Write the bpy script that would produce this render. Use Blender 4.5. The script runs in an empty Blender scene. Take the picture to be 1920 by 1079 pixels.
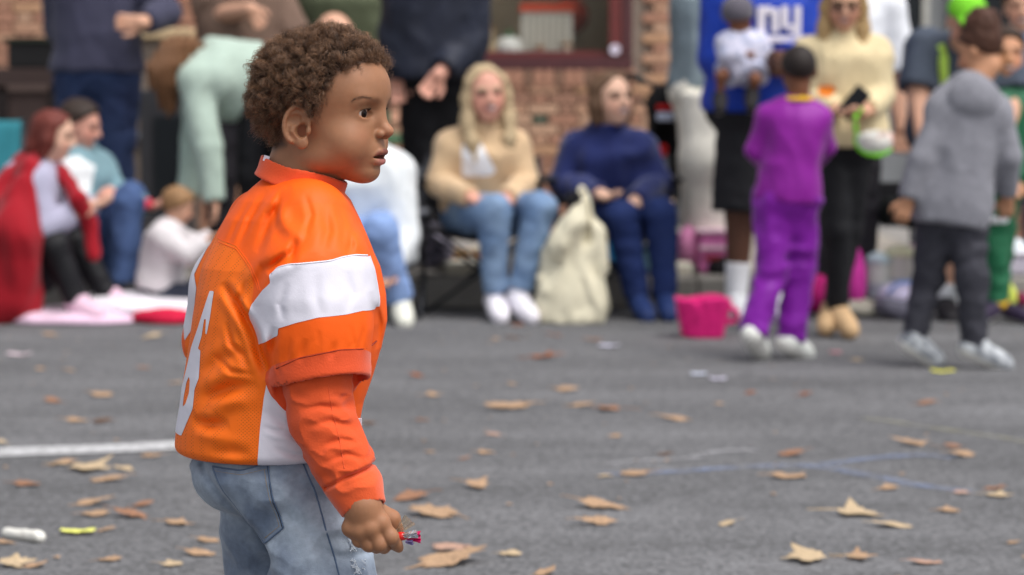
import bpy, math, random
import numpy as np
from mathutils import Vector, Matrix

# ---------------------------------------------------------------- camera, world, sun, exposure
scene = bpy.context.scene
COL = scene.collection
FPX, CAMH, PITCH = 4533.0, 0.98, math.atan(338.5 / 4533.0)
cam_data = bpy.data.cameras.new("camera")
cam_data.lens = 85.0
cam_data.sensor_width = 36.0
cam_data.sensor_fit = 'HORIZONTAL'
cam_data.clip_start = 0.05
cam_data.clip_end = 600.0
cam = bpy.data.objects.new("camera", cam_data)
COL.objects.link(cam)
cam.location = (0, 0, CAMH)
cam.rotation_euler = (math.pi / 2 - PITCH, 0, 0)
scene.camera = cam
cam_data.dof.use_dof = True
cam_data.dof.focus_distance = 3.27
cam_data.dof.aperture_fstop = 4.7

world = bpy.data.worlds.new("World")
scene.world = world
world.use_nodes = True
wn = world.node_tree
wn.nodes.clear()
sky = wn.nodes.new("ShaderNodeTexSky")
sky.sky_type = 'NISHITA'
sky.sun_disc = False
SUN_EL, SUN_AZ = math.radians(62), math.radians(132)      # azimuth measured from +Y towards +X
sky.sun_elevation = SUN_EL
sky.sun_rotation = SUN_AZ
sky.air_density = 1.0
sky.dust_density = 3.0
bw = wn.nodes.new("ShaderNodeRGBToBW")
mixs = wn.nodes.new("ShaderNodeMix"); mixs.data_type = 'RGBA'
mixs.inputs[0].default_value = 0.80                       # overcast: most of the blue is gone
bgn = wn.nodes.new("ShaderNodeBackground"); bgn.inputs[1].default_value = 0.15
wo = wn.nodes.new("ShaderNodeOutputWorld")
wn.links.new(sky.outputs[0], bw.inputs[0])
wn.links.new(sky.outputs[0], mixs.inputs[6])
wn.links.new(bw.outputs[0], mixs.inputs[7])
wn.links.new(mixs.outputs[2], bgn.inputs[0])
wn.links.new(bgn.outputs[0], wo.inputs[0])

sun_data = bpy.data.lights.new("sun", 'SUN')
sun_data.energy = 1.5
sun_data.angle = math.radians(40)
sun_data.color = (1.0, 0.955, 0.90)
sun = bpy.data.objects.new("sun", sun_data)
COL.objects.link(sun)
sdir = Vector((math.sin(SUN_AZ) * math.cos(SUN_EL), math.cos(SUN_AZ) * math.cos(SUN_EL), math.sin(SUN_EL)))
sun.rotation_euler = sdir.to_track_quat('Z', 'Y').to_euler()

scene.view_settings.view_transform = 'Standard'
scene.view_settings.look = 'None'
scene.view_settings.exposure = 0.62
scene.view_settings.gamma = 1.0
scene.view_settings.use_curve_mapping = False
scene.render.engine = 'CYCLES'
scene.cycles.use_denoising = True
scene.cycles.max_bounces = 6

# ---------------------------------------------------------------- placing things
def at(px, py, Y):
    """the point of the plane y = Y that stands at this place in the street"""
    u = (px - 960.0) / FPX; v = (539.5 - py) / FPX
    cp, sp = math.cos(PITCH), math.sin(PITCH)
    t = Y / (cp + v * sp)
    return np.array([u * t, Y, CAMH + (-sp + v * cp) * t])

def gnd(px, py, z=0.0):
    u = (px - 960.0) / FPX; v = (539.5 - py) / FPX
    cp, sp = math.cos(PITCH), math.sin(PITCH)
    t = (z - CAMH) / (-sp + v * cp)
    return np.array([u * t, (cp + v * sp) * t, z])

rng = np.random.default_rng(7)
random.seed(7)

# ---------------------------------------------------------------- smooth noise
_T = rng.random((32, 32, 32)).astype(np.float32) * 2 - 1
def vnoise(P, s=1.0, seed=0):
    Q = P * s + (seed * 7.31 + 100.0)
    I = np.floor(Q).astype(np.int64); Fr = (Q - I).astype(np.float32)
    Fr = Fr * Fr * (3 - 2 * Fr)
    I0 = I % 32; I1 = (I + 1) % 32
    x0, y0, z0 = I0.T; x1, y1, z1 = I1.T
    fx, fy, fz = Fr.T
    a = _T[x0, y0, z0] * (1 - fx) + _T[x1, y0, z0] * fx
    b = _T[x0, y1, z0] * (1 - fx) + _T[x1, y1, z0] * fx
    c = _T[x0, y0, z1] * (1 - fx) + _T[x1, y0, z1] * fx
    d = _T[x0, y1, z1] * (1 - fx) + _T[x1, y1, z1] * fx
    return (a * (1 - fy) + b * fy) * (1 - fz) + (c * (1 - fy) + d * fy) * fz

def folds(P, s=9.0, amp=0.006, seed=0, squash=(1, 1, 0.45)):
    """ridged cloth creases"""
    Q = P * np.array(squash)
    w = np.stack([vnoise(P, s * .6, seed + 3), vnoise(P, s * .6, seed + 4), vnoise(P, s * .6, seed + 5)], 1) * (0.5 / s)
    n = vnoise(Q + w, s, seed) * .65 + vnoise(Q + w, s * 2.1, seed + 1) * .35
    r = 1 - np.abs(n) * 2.2
    return amp * (r - 0.3)

# ---------------------------------------------------------------- distance functions
def sph(P, c, r):
    q = P - np.asarray(c)
    return np.sqrt(np.einsum('ij,ij->i', q, q)) - r

def ell(P, c, r, R=None):
    q = P - np.asarray(c, float)
    if R is not None:
        q = q @ np.asarray(R).T
    r = np.asarray(r, float)
    q2 = q * q
    k0 = np.sqrt(q2 @ (1 / r ** 2)); k1 = np.sqrt(q2 @ (1 / r ** 4)) + 1e-9
    return k0 * (k0 - 1) / k1

def cone(P, a, b, ra, rb):
    a = np.asarray(a, float); ba = np.asarray(b, float) - a
    pa = P - a; bb = ba @ ba + 1e-12; pb = pa @ ba
    h = np.minimum(np.maximum(pb / bb, 0), 1)
    s = np.einsum('ij,ij->i', pa, pa) - 2 * h * pb + h * h * bb
    return np.sqrt(np.maximum(s, 0)) - (ra + (rb - ra) * h)

def tube(P, pts, rs, k=0.0):
    d = None
    for i in range(len(pts) - 1):
        e = cone(P, pts[i], pts[i + 1], rs[i], rs[i + 1])
        d = e if d is None else (smin(d, e, k) if k else np.minimum(d, e))
    return d

def rbox(P, c, half, r, R=None):
    q = P - np.asarray(c, float)
    if R is not None:
        q = q @ np.asarray(R).T
    q = np.abs(q) - (np.asarray(half, float) - r)
    return np.linalg.norm(np.maximum(q, 0), axis=1) + np.minimum(q.max(axis=1), 0) - r

def smin(a, b, k):
    h = np.maximum(k - np.abs(a - b), 0) / k
    return np.minimum(a, b) - h * h * k * .25

def smax(a, b, k):
    return -smin(-a, -b, k)

def plane(P, c, n):
    n = np.asarray(n, float); n = n / np.linalg.norm(n)
    return (P - np.asarray(c)) @ n

def unit(v):
    v = np.asarray(v, float)
    return v / (np.linalg.norm(v) + 1e-12)

def sstep(a, b, x):
    t = np.clip((x - a) / (b - a), 0, 1)
    return t * t * (3 - 2 * t)

# ---------------------------------------------------------------- surface nets
def grad(f, V, e):
    g = np.empty_like(V)
    for i in range(3):
        d = np.zeros(3); d[i] = e
        g[:, i] = (f(V + d) - f(V - d)) / (2 * e)
    return g

def netmesh(f, lo, hi, h, axes=None, newton=2, fudge=1.5):
    if axes is None:
        axes = [np.arange(lo[i] - 1.5 * h, hi[i] + 2.5 * h, h) for i in range(3)]
    n = [len(a) for a in axes]
    D = np.full(n, 1e3, np.float32)
    B = 8
    st = [np.arange(0, k, B) for k in n]
    cen = [np.array([a[i:i + B].mean() for i in s]) for a, s in zip(axes, st)]
    hal = [np.array([max((a[min(i + B, len(a) - 1)] - a[i]) / 2, 1e-6) for i in s]) for a, s in zip(axes, st)]
    C = np.stack(np.meshgrid(*cen, indexing='ij'), -1).reshape(-1, 3)
    Hh = np.stack(np.meshgrid(*hal, indexing='ij'), -1).reshape(-1, 3)
    fc = f(C); rad = np.linalg.norm(Hh, axis=1) * fudge
    idx = np.stack(np.meshgrid(*st, indexing='ij'), -1).reshape(-1, 3)
    act = np.abs(fc) < rad
    for (i, j, k) in idx[(~act) & (fc < 0)]:
        D[i:i + B, j:j + B, k:k + B] = -1e3
    o = np.stack(np.meshgrid(np.arange(B), np.arange(B), np.arange(B), indexing='ij'), -1).reshape(-1, 3)
    A = idx[act]
    for s in range(0, len(A), 400):
        I = (A[s:s + 400, None, :] + o[None]).reshape(-1, 3)
        ok = (I[:, 0] < n[0]) & (I[:, 1] < n[1]) & (I[:, 2] < n[2])
        I = I[ok]
        P = np.stack([axes[0][I[:, 0]], axes[1][I[:, 1]], axes[2][I[:, 2]]], 1)
        D[I[:, 0], I[:, 1], I[:, 2]] = f(P)
    S = D < 0
    cnt = np.zeros([k - 1 for k in n], np.int8)
    for a in (0, 1):
        for b in (0, 1):
            for c in (0, 1):
                cnt += S[a:n[0] - 1 + a, b:n[1] - 1 + b, c:n[2] - 1 + c]
    cells = np.argwhere((cnt > 0) & (cnt < 8))
    vid = np.full(cnt.shape, -1, np.int64)
    vid[cells[:, 0], cells[:, 1], cells[:, 2]] = np.arange(len(cells))
    acc = np.zeros((len(cells), 3)); num = np.zeros(len(cells))
    X = [axes[i] for i in range(3)]
    for ax in range(3):
        o1, o2 = [i for i in range(3) if i != ax]
        for a in (0, 1):
            for b in (0, 1):
                c0 = cells.copy(); c0[:, o1] += a; c0[:, o2] += b
                c1 = c0.copy(); c1[:, ax] += 1
                d0 = D[c0[:, 0], c0[:, 1], c0[:, 2]]; d1 = D[c1[:, 0], c1[:, 1], c1[:, 2]]
                m = (d0 < 0) != (d1 < 0)
                t = np.where(m, d0 / np.where(m, d0 - d1, 1), 0)
                p = np.stack([X[i][c0[:, i]] for i in range(3)], 1)
                p[:, ax] += t * (X[ax][c1[:, ax]] - X[ax][c0[:, ax]])
                acc += p * m[:, None]; num += m
    V = acc / np.maximum(num, 1)[:, None]
    quads = []
    for ax in range(3):
        o1, o2 = (ax + 1) % 3, (ax + 2) % 3
        sl0 = [slice(None)] * 3; sl1 = [slice(None)] * 3
        sl0[ax] = slice(0, n[ax] - 1); sl1[ax] = slice(1, n[ax])
        e = S[tuple(sl0)] != S[tuple(sl1)]
        E = np.argwhere(e)
        E = E[(E[:, o1] > 0) & (E[:, o2] > 0) & (E[:, o1] < n[o1] - 1) & (E[:, o2] < n[o2] - 1)]
        q = []
        for (a, b) in ((-1, -1), (0, -1), (0, 0), (-1, 0)):
            c = E.copy(); c[:, o1] += a; c[:, o2] += b
            q.append(vid[c[:, 0], c[:, 1], c[:, 2]])
        q = np.stack(q, 1)
        flip = ~S[E[:, 0], E[:, 1], E[:, 2]]
        q[flip] = q[flip][:, ::-1]
        quads.append(q)
    Q = np.concatenate(quads)
    Q = Q[(Q >= 0).all(1)]
    hm = h if h else .002
    for _ in range(newton):
        g = grad(f, V, hm * .4); d = f(V)
        stp = d / (np.maximum((g * g).sum(1), .15))
        stp = np.clip(stp, -hm * .6, hm * .6)
        V = V - g * stp[:, None]
    N = grad(f, V, hm * .5)
    N /= np.linalg.norm(N, axis=1)[:, None] + 1e-9
    return V, N, Q

def tris(Q):
    return Q if Q.shape[1] == 3 else np.concatenate([Q[:, [0, 1, 2]], Q[:, [0, 2, 3]]])

def compact(V, N, T):
    u, inv = np.unique(T, return_inverse=True)
    return V[u], N[u], inv.reshape(T.shape)

def clip(V, N, T, fld):
    """cut a surface along fld = 0: (inside, outside)"""
    T = tris(T); s = fld[T] < 0; c = s.sum(1)
    ins = [T[c == 3]]; out = [T[c == 0]]
    Mx = T[(c == 1) | (c == 2)]; sm = s[(c == 1) | (c == 2)]; cm = c[(c == 1) | (c == 2)]
    lone = np.where((cm == 1)[:, None], sm, ~sm).argmax(1)
    r = np.arange(len(Mx))
    a = Mx[r, lone]; b = Mx[r, (lone + 1) % 3]; d = Mx[r, (lone + 2) % 3]
    ed = np.sort(np.concatenate([np.stack([a, b], 1), np.stack([a, d], 1)]), 1)
    ue, inv = np.unique(ed, axis=0, return_inverse=True); inv = inv.reshape(-1)
    f0, f1 = fld[ue[:, 0]], fld[ue[:, 1]]
    t = (f0 / (f0 - f1))[:, None]
    NV = V[ue[:, 0]] * (1 - t) + V[ue[:, 1]] * t
    NN = N[ue[:, 0]] * (1 - t) + N[ue[:, 1]] * t
    V2 = np.concatenate([V, NV]); N2 = np.concatenate([N, NN]); base = len(V)
    p = base + inv[:len(Mx)]; q = base + inv[len(Mx):]
    t1 = np.stack([a, p, q], 1); t2 = np.stack([p, b, d], 1); t3 = np.stack([p, d, q], 1)
    li = cm == 1
    ins += [t1[li], t2[~li], t3[~li]]; out += [t1[~li], t2[li], t3[li]]
    return compact(V2, N2, np.concatenate(ins)), compact(V2, N2, np.concatenate(out))

# ---------------------------------------------------------------- objects
WLOC = {}
def tag(o, label=None, cat=None, group=None, kind=None):
    if label: o['label'] = label
    if cat: o['category'] = cat
    if group: o['group'] = group
    if kind: o['kind'] = kind
    return o

def empty(name, loc, label, cat, group=None):
    o = bpy.data.objects.new(name, None); COL.objects.link(o)
    o.empty_display_size = .1
    o.location = tuple(float(x) for x in loc)
    WLOC[o.name] = np.array(loc, float)
    return tag(o, label, cat, group)

def raw_mesh(name, V, Fc, smooth=True, N=None, col=None):
    me = bpy.data.meshes.new(name)
    if isinstance(Fc, np.ndarray):
        V = np.asarray(V, np.float32); k = Fc.shape[1]
        me.vertices.add(len(V)); me.vertices.foreach_set("co", V.ravel())
        me.loops.add(Fc.size); me.loops.foreach_set("vertex_index", Fc.astype(np.int32).ravel())
        me.polygons.add(len(Fc)); me.polygons.foreach_set("loop_start", np.arange(0, Fc.size, k, dtype=np.int32))
        me.update(calc_edges=True); me.validate()
    else:
        me.from_pydata([tuple(map(float, v)) for v in V], [], [tuple(int(i) for i in f) for f in Fc])
    me.polygons.foreach_set("use_smooth", np.full(len(me.polygons), bool(smooth)))
    if col is not None:
        a = me.color_attributes.new("tint", 'FLOAT_COLOR', 'POINT')
        c4 = np.ones((len(V), 4), np.float32); c4[:, :3] = col
        a.data.foreach_set("color", c4.ravel())
    if N is not None:
        me.normals_split_custom_set_from_vertices(np.asarray(N, np.float32))
    me.update()
    return me

def obj(name, V, Fc, m, parent=None, smooth=True, N=None, col=None, loc=None):
    V = np.asarray(V, float)
    base = WLOC[parent.name] if parent is not None else (np.array(loc, float) if loc is not None else np.zeros(3))
    me = raw_mesh(name, V - base, Fc, smooth, N, col)
    me.materials.append(m)
    o = bpy.data.objects.new(name, me); COL.objects.link(o)
    if parent is not None:
        o.parent = parent; WLOC[o.name] = base
    else:
        o.location = tuple(base); WLOC[o.name] = base
    return o

def sobj(name, f, lo, hi, h, m, parent=None, label=None, col=None, loc=None, axes=None, newton=1):
    V, N, Q = netmesh(f, lo, hi, h, axes=axes, newton=newton)
    c = col(V) if col is not None else None
    o = obj(name, V, Q, m, parent, col=c, loc=loc)
    if label: o['label'] = label
    return o

# ---- small polygonal builders: each returns (verts, faces)
class MB:
    def __init__(s): s.v = []; s.f = []
    def add(s, v, f):
        n = len(s.v); s.v += [tuple(map(float, p)) for p in v]; s.f += [tuple(i + n for i in q) for q in f]; return s
    def box(s, c, h, R=None, bev=0.0):
        c = np.array(c, float); h = np.array(h, float)
        R = np.eye(3) if R is None else np.array(R)
        if bev <= 0:
            v = [c + (np.array([x, y, z]) * h) @ R for x in (-1, 1) for y in (-1, 1) for z in (-1, 1)]
            return s.add(v, [(0, 1, 3, 2), (4, 6, 7, 5), (0, 4, 5, 1), (2, 3, 7, 6), (0, 2, 6, 4), (1, 5, 7, 3)])
        v = []; b = bev
        for ax in range(3):
            for x in (-1, 1):
                for y in (-1, 1):
                    for z in (-1, 1):
                        q = np.array([x, y, z], float) * h
                        for k in range(3):
                            if k != ax: q[k] -= b * np.sign(q[k])
                        v.append(c + q @ R)
        ix = lambda ax, x, y, z: ax * 8 + x * 4 + y * 2 + z
        f = []
        f += [tuple(ix(0, x, *t) for t in ((0, 0), (0, 1), (1, 1), (1, 0))[::(1 if x == 0 else -1)]) for x in (0, 1)]
        f += [tuple(ix(1, t[0], y, t[1]) for t in ((0, 0), (1, 0), (1, 1), (0, 1))[::(1 if y == 0 else -1)]) for y in (0, 1)]
        f += [tuple(ix(2, t[0], t[1], z) for t in ((0, 0), (0, 1), (1, 1), (1, 0))[::(1 if z == 0 else -1)]) for z in (0, 1)]
        for x in (0, 1):
            for y in (0, 1): f.append((ix(0, x, y, 0), ix(0, x, y, 1), ix(1, x, y, 1), ix(1, x, y, 0)))
            for z in (0, 1): f.append((ix(0, x, 0, z), ix(0, x, 1, z), ix(2, x, 1, z), ix(2, x, 0, z)))
        for y in (0, 1):
            for z in (0, 1): f.append((ix(1, 0, y, z), ix(1, 1, y, z), ix(2, 1, y, z), ix(2, 0, y, z)))
        for x in (0, 1):
            for y in (0, 1):
                for z in (0, 1): f.append((ix(0, x, y, z), ix(1, x, y, z), ix(2, x, y, z)))
        return s.add(v, f)
    def tube(s, pts, r, n=8, closed=False):
        pts = [np.array(p, float) for p in pts]; rs = r if hasattr(r, '__len__') else [r] * len(pts)
        v = []; up = np.array([0.03, 0.02, 1.0])
        for i, p in enumerate(pts):
            t = unit((pts[min(i + 1, len(pts) - 1)] - pts[max(i - 1, 0)]))
            a = np.cross(t, up)
            if np.linalg.norm(a) < .15: a = np.cross(t, [1, 0.05, 0])
            a = unit(a); b = np.cross(t, a)
            for k in range(n):
                w = 2 * math.pi * k / n
                v.append(p + rs[i] * (math.cos(w) * a + math.sin(w) * b))
        f = []
        for i in range(len(pts) - 1):
            for k in range(n):
                f.append((i * n + k, i * n + (k + 1) % n, (i + 1) * n + (k + 1) % n, (i + 1) * n + k))
        f.append(tuple(range(n))[::-1]); f.append(tuple((len(pts) - 1) * n + k for k in range(n)))
        return s.add(v, f)
    def lathe(s, c, prof, n=24, ax=(0, 0, 1)):
        c = np.array(c, float); ax = unit(ax)
        a = unit(np.cross(ax, [1, 0.01, 0]) if abs(ax[0]) < .9 else np.cross(ax, [0, 1, 0])); b = np.cross(ax, a)
        v = []
        for r, z in prof:
            for k in range(n):
                w = 2 * math.pi * k / n
                v.append(c + ax * z + r * (math.cos(w) * a + math.sin(w) * b))
        f = []
        for i in range(len(prof) - 1):
            for k in range(n):
                f.append((i * n + k, i * n + (k + 1) % n, (i + 1) * n + (k + 1) % n, (i + 1) * n + k))
        f.append(tuple(range(n))[::-1]); f.append(tuple((len(prof) - 1) * n + k for k in range(n)))
        return s.add(v, f)
    def build(s, name, m, parent=None, smooth=False, loc=None):
        return obj(name, np.array(s.v), s.f, m, parent, smooth=smooth, loc=loc)

# ---------------------------------------------------------------- materials
MATS = {}
def lin(r, g, b):
    return tuple((c / 255 / 12.92) if c / 255 <= .04045 else ((c / 255 + .055) / 1.055) ** 2.4 for c in (r, g, b))

def mat(name, col=(.5, .5, .5), rough=.7, var=.12, vs=12.0, bump=0.0, bs=200.0, sheen=0.0, sss=0.0, attr=False,
        metal=0.0, spec=.5, col2=None, cs=5.0, cw=.5, coat=0.0, trans=0.0, alpha=1.0, bump2=0.0, bs2=20.0):
    if name in MATS: return MATS[name]
    m = bpy.data.materials.new(name); m.use_nodes = True
    nt = m.node_tree; N = nt.nodes; L = nt.links; N.clear()
    b = N.new("ShaderNodeBsdfPrincipled"); o = N.new("ShaderNodeOutputMaterial"); L.new(b.outputs[0], o.inputs[0])
    tc = N.new("ShaderNodeTexCoord")
    b.inputs['Roughness'].default_value = rough
    b.inputs['Metallic'].default_value = metal
    b.inputs['Specular IOR Level'].default_value = spec
    b.inputs['Sheen Weight'].default_value = sheen
    b.inputs['Coat Weight'].default_value = coat
    b.inputs['Transmission Weight'].default_value = trans
    b.inputs['Alpha'].default_value = alpha
    if sss:
        b.inputs['Subsurface Weight'].default_value = sss
        b.inputs['Subsurface Radius'].default_value = (1.0, .35, .18)
        b.inputs['Subsurface Scale'].default_value = .006
    rgb = N.new("ShaderNodeRGB"); rgb.outputs[0].default_value = (*col, 1); src = rgb.outputs[0]
    if attr:
        a = N.new("ShaderNodeAttribute"); a.attribute_name = "tint"
        src = a.outputs['Color']
    if col2 is not None:
        n2 = N.new("ShaderNodeTexNoise"); n2.inputs['Scale'].default_value = cs; n2.inputs['Detail'].default_value = 5
        L.new(tc.outputs['Object'], n2.inputs['Vector'])
        rp = N.new("ShaderNodeMapRange"); rp.inputs[1].default_value = cw - .13; rp.inputs[2].default_value = cw + .13
        L.new(n2.outputs[0], rp.inputs[0])
        mx = N.new("ShaderNodeMix"); mx.data_type = 'RGBA'; L.new(rp.outputs[0], mx.inputs[0]); L.new(src, mx.inputs[6])
        mx.inputs[7].default_value = (*col2, 1); src = mx.outputs[2]
    if var:
        n1 = N.new("ShaderNodeTexNoise"); n1.inputs['Scale'].default_value = vs; n1.inputs['Detail'].default_value = 6
        L.new(tc.outputs['Object'], n1.inputs['Vector'])
        mr = N.new("ShaderNodeMapRange"); mr.inputs[1].default_value = .25; mr.inputs[2].default_value = .75
        mr.inputs[3].default_value = 1 - var; mr.inputs[4].default_value = 1 + var
        L.new(n1.outputs[0], mr.inputs[0])
        ml = N.new("ShaderNodeVectorMath"); ml.operation = 'SCALE'; L.new(src, ml.inputs[0]); L.new(mr.outputs[0], ml.inputs[3])
        src = ml.outputs[0]
    L.new(src, b.inputs['Base Color'])
    nrm = None
    for bb, ss in ((bump, bs), (bump2, bs2)):
        if bb:
            n3 = N.new("ShaderNodeTexNoise"); n3.inputs['Scale'].default_value = ss; n3.inputs['Detail'].default_value = 3
            L.new(tc.outputs['Object'], n3.inputs['Vector'])
            bp = N.new("ShaderNodeBump"); bp.inputs['Strength'].default_value = 1.0; bp.inputs['Distance'].default_value = bb
            L.new(n3.outputs[0], bp.inputs['Height'])
            if nrm is not None: L.new(nrm, bp.inputs['Normal'])
            nrm = bp.outputs[0]
    if nrm is not None: L.new(nrm, b.inputs['Normal'])
    MATS[name] = m
    return m

def cloth(name, rgb, rough=.85, var=.1, bump=.0006, bs=160, **k):
    return mat(name, lin(*rgb), rough=rough, var=var, bump=bump, bs=bs, spec=.25, **k)
# ================================================================ ground
def sheet(name, pts, z, m, kind="structure"):
    o = MB().add([(x, y, z) for x, y in pts], [tuple(range(len(pts)))]).build(name, m); o["kind"] = kind; return o

def asphalt():
    m = mat("asphalt", (.130, .130, .136), rough=.92, var=.10, vs=1.1, spec=.3)
    nt = m.node_tree; N = nt.nodes; L = nt.links
    b = [n for n in N if n.type == 'BSDF_PRINCIPLED'][0]
    tc = N.new("ShaderNodeTexCoord")
    src = b.inputs['Base Color'].links[0].from_socket
    # stones: fine speckle
    vo = N.new("ShaderNodeTexVoronoi"); vo.inputs['Scale'].default_value = 95
    L.new(tc.outputs['Object'], vo.inputs['Vector'])
    sp = N.new("ShaderNodeSeparateColor"); L.new(vo.outputs['Color'], sp.inputs[0])
    mr = N.new("ShaderNodeMapRange"); mr.inputs[3].default_value = .62; mr.inputs[4].default_value = 1.42; L.new(sp.outputs[0], mr.inputs[0])
    m1 = N.new("ShaderNodeVectorMath"); m1.operation = 'SCALE'; L.new(src, m1.inputs[0]); L.new(mr.outputs[0], m1.inputs[3])
    # worn patches, smears and tyre streaks
    mp = N.new("ShaderNodeMapping"); mp.inputs['Scale'].default_value = (.35, 1.5, 1); mp.inputs['Rotation'].default_value = (0, 0, .12)
    L.new(tc.outputs['Object'], mp.inputs[0])
    n2 = N.new("ShaderNodeTexNoise"); n2.inputs['Scale'].default_value = 1.6; n2.inputs['Detail'].default_value = 8; n2.inputs['Roughness'].default_value = .62; L.new(mp.outputs[0], n2.inputs['Vector'])
    r2 = N.new("ShaderNodeMapRange"); r2.inputs[1].default_value = .3; r2.inputs[2].default_value = .7; r2.inputs[3].default_value = .74; r2.inputs[4].default_value = 1.20; L.new(n2.outputs[0], r2.inputs[0])
    m2 = N.new("ShaderNodeVectorMath"); m2.operation = 'SCALE'; L.new(m1.outputs[0], m2.inputs[0]); L.new(r2.outputs[0], m2.inputs[3])
    # cracks
    v2 = N.new("ShaderNodeTexVoronoi"); v2.feature = 'DISTANCE_TO_EDGE'; v2.inputs['Scale'].default_value = .55
    n3 = N.new("ShaderNodeTexNoise"); n3.inputs['Scale'].default_value = 2.5; n3.inputs['Detail'].default_value = 6; L.new(tc.outputs['Object'], n3.inputs['Vector'])
    ad = N.new("ShaderNodeVectorMath"); ad.operation = 'MULTIPLY_ADD'; ad.inputs[1].default_value = (.5, .5, 0); L.new(n3.outputs['Color'], ad.inputs[0]); L.new(tc.outputs['Object'], ad.inputs[2]); L.new(ad.outputs[0], v2.inputs['Vector'])
    r3 = N.new("ShaderNodeMapRange"); r3.inputs[1].default_value = .0; r3.inputs[2].default_value = .006; r3.inputs[3].default_value = .72; r3.inputs[4].default_value = 1; L.new(v2.outputs['Distance'], r3.inputs[0])
    m3 = N.new("ShaderNodeVectorMath"); m3.operation = 'SCALE'; L.new(m2.outputs[0], m3.inputs[0]); L.new(r3.outputs[0], m3.inputs[3])
    L.new(m3.outputs[0], b.inputs['Base Color'])
    bp = N.new("ShaderNodeBump"); bp.inputs['Distance'].default_value = .0022; L.new(vo.outputs['Distance'], bp.inputs['Height']); L.new(bp.outputs[0], b.inputs['Normal'])
    return m
KY = 11.75           # the kerb
sheet("road", [(-150, -60), (150, -60), (150, 250), (-150, 250)], 0, asphalt())
PAVE = mat("pavement_concrete", lin(150, 146, 140), rough=.9, var=.16, vs=3, bump=.001, bs=90, col2=lin(122, 118, 112), cs=1.2)
KERB = mat("kerb_stone", lin(142, 138, 132), rough=.85, var=.2, vs=9, bump=.0015, bs=60)
# pavement slabs with joints, on a bed
bed = MB().box((0, KY + 2.6, .065), (14, 2.4, .065)).build("pavement", PAVE); bed["kind"] = "structure"
sl_me = None
def share(name, me, m, parent, loc, rz=0.0, sc=(1, 1, 1)):
    o = bpy.data.objects.new(name, me); COL.objects.link(o)
    if parent is not None:
        o.parent = parent; base = WLOC[parent.name]
    else:
        base = np.zeros(3)
    o.location = tuple(np.array(loc) - base); o.rotation_euler = (0, 0, rz); o.scale = sc
    WLOC[o.name] = np.array(loc, float)
    return o
def mesh_of(mb, name, m, smooth=False):
    me = raw_mesh(name, np.array(mb.v), mb.f, smooth); me.materials.append(m); return me
slab_me = [mesh_of(MB().box((0, 0, 0), (.595, .57, .012), bev=.005), "slab_mesh", mm) for mm in
           (PAVE, mat("pavement_slab_warm", lin(158, 150, 140), rough=.9, var=.16, vs=4, bump=.001, bs=90), mat("pavement_slab_dark", lin(136, 132, 128), rough=.9, var=.16, vs=4, bump=.001, bs=90))]
for i in range(-5, 5):
    for j in range(4):
        share("paving_slab", slab_me[(i * 7 + j * 3) % 3], None, bed, (.6 + i * 1.2, KY + .82 + j * 1.15, .140 + .001 * ((i + j) % 2)))
kerb = MB().box((0, KY + .11, .06), (14, .10, .06)).build("kerb", KERB); kerb["kind"] = "structure"
k_me = mesh_of(MB().box((0, 0, 0), (.446, .115, .076), bev=.012), "kerb_mesh", KERB)
for i in range(-8, 8):
    share("kerb_stone", k_me, None, kerb, (.45 + i * .9, KY + .10, .078))

# painted line and chalk marks on the road
PAINT = mat("road_paint", lin(190, 190, 192), rough=.85, var=.16, vs=30, bump=.0006, bs=200, col2=(.14, .14, .145), cs=34, cw=.60)
def strip(name, pix, w, m, z=.004):
    P = [gnd(a, b) for a, b in pix]; v = []; 
    for i, p in enumerate(P):
        t = unit(P[min(i + 1, len(P) - 1)] - P[max(i - 1, 0)]); n_ = np.array([-t[1], t[0], 0])
        v += [p + n_ * w / 2, p - n_ * w / 2]
    v = np.array(v); v[:, 2] = z
    f = [(2 * i, 2 * i + 1, 2 * i + 3, 2 * i + 2) for i in range(len(P) - 1)]
    o = obj(name, v, f, m, smooth=False); o["kind"] = "structure"; return o
strip("painted_line", [(-420, 866), (-100, 854), (120, 846), (240, 842), (345, 836), (480, 835)], .17, PAINT)
def chalk(name, rgb, amount):
    """dusty chalk: mostly rubbed away, the road shows through"""
    m = mat(name, lin(*rgb), rough=.95, var=.1, vs=40)
    nt = m.node_tree; N = nt.nodes; L = nt.links; b = [n for n in N if n.type == 'BSDF_PRINCIPLED'][0]
    tc = N.new("ShaderNodeTexCoord"); n = N.new("ShaderNodeTexNoise"); n.inputs['Scale'].default_value = 9; n.inputs['Detail'].default_value = 8; n.inputs['Roughness'].default_value = .7
    L.new(tc.outputs['Object'], n.inputs['Vector'])
    r = N.new("ShaderNodeMapRange"); r.inputs[1].default_value = .38; r.inputs[2].default_value = .72; r.inputs[3].default_value = 0; r.inputs[4].default_value = amount
    L.new(n.outputs[0], r.inputs[0]); L.new(r.outputs[0], b.inputs['Alpha'])
    return m
def curve(pts, n=22):
    pts = np.array(pts, float); t = np.linspace(0, len(pts) - 1, n)
    i = np.clip(t.astype(int), 0, len(pts) - 2); u = (t - i)[:, None]
    g = lambda k: pts[np.clip(k, 0, len(pts) - 1)]
    p0, p1, p2, p3 = g(i - 1), g(i), g(i + 1), g(i + 2)
    return .5 * ((2 * p1) + (-p0 + p2) * u + (2 * p0 - 5 * p1 + 4 * p2 - p3) * u ** 2 + (-p0 + 3 * p1 - 3 * p2 + p3) * u ** 3)
CB = chalk("blue_chalk", (132, 150, 190), .60)
strip("chalk_line", curve([(1120, 892), (1250, 888), (1400, 878), (1520, 876), (1620, 892), (1720, 912), (1830, 926)]), .055, CB)
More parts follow.
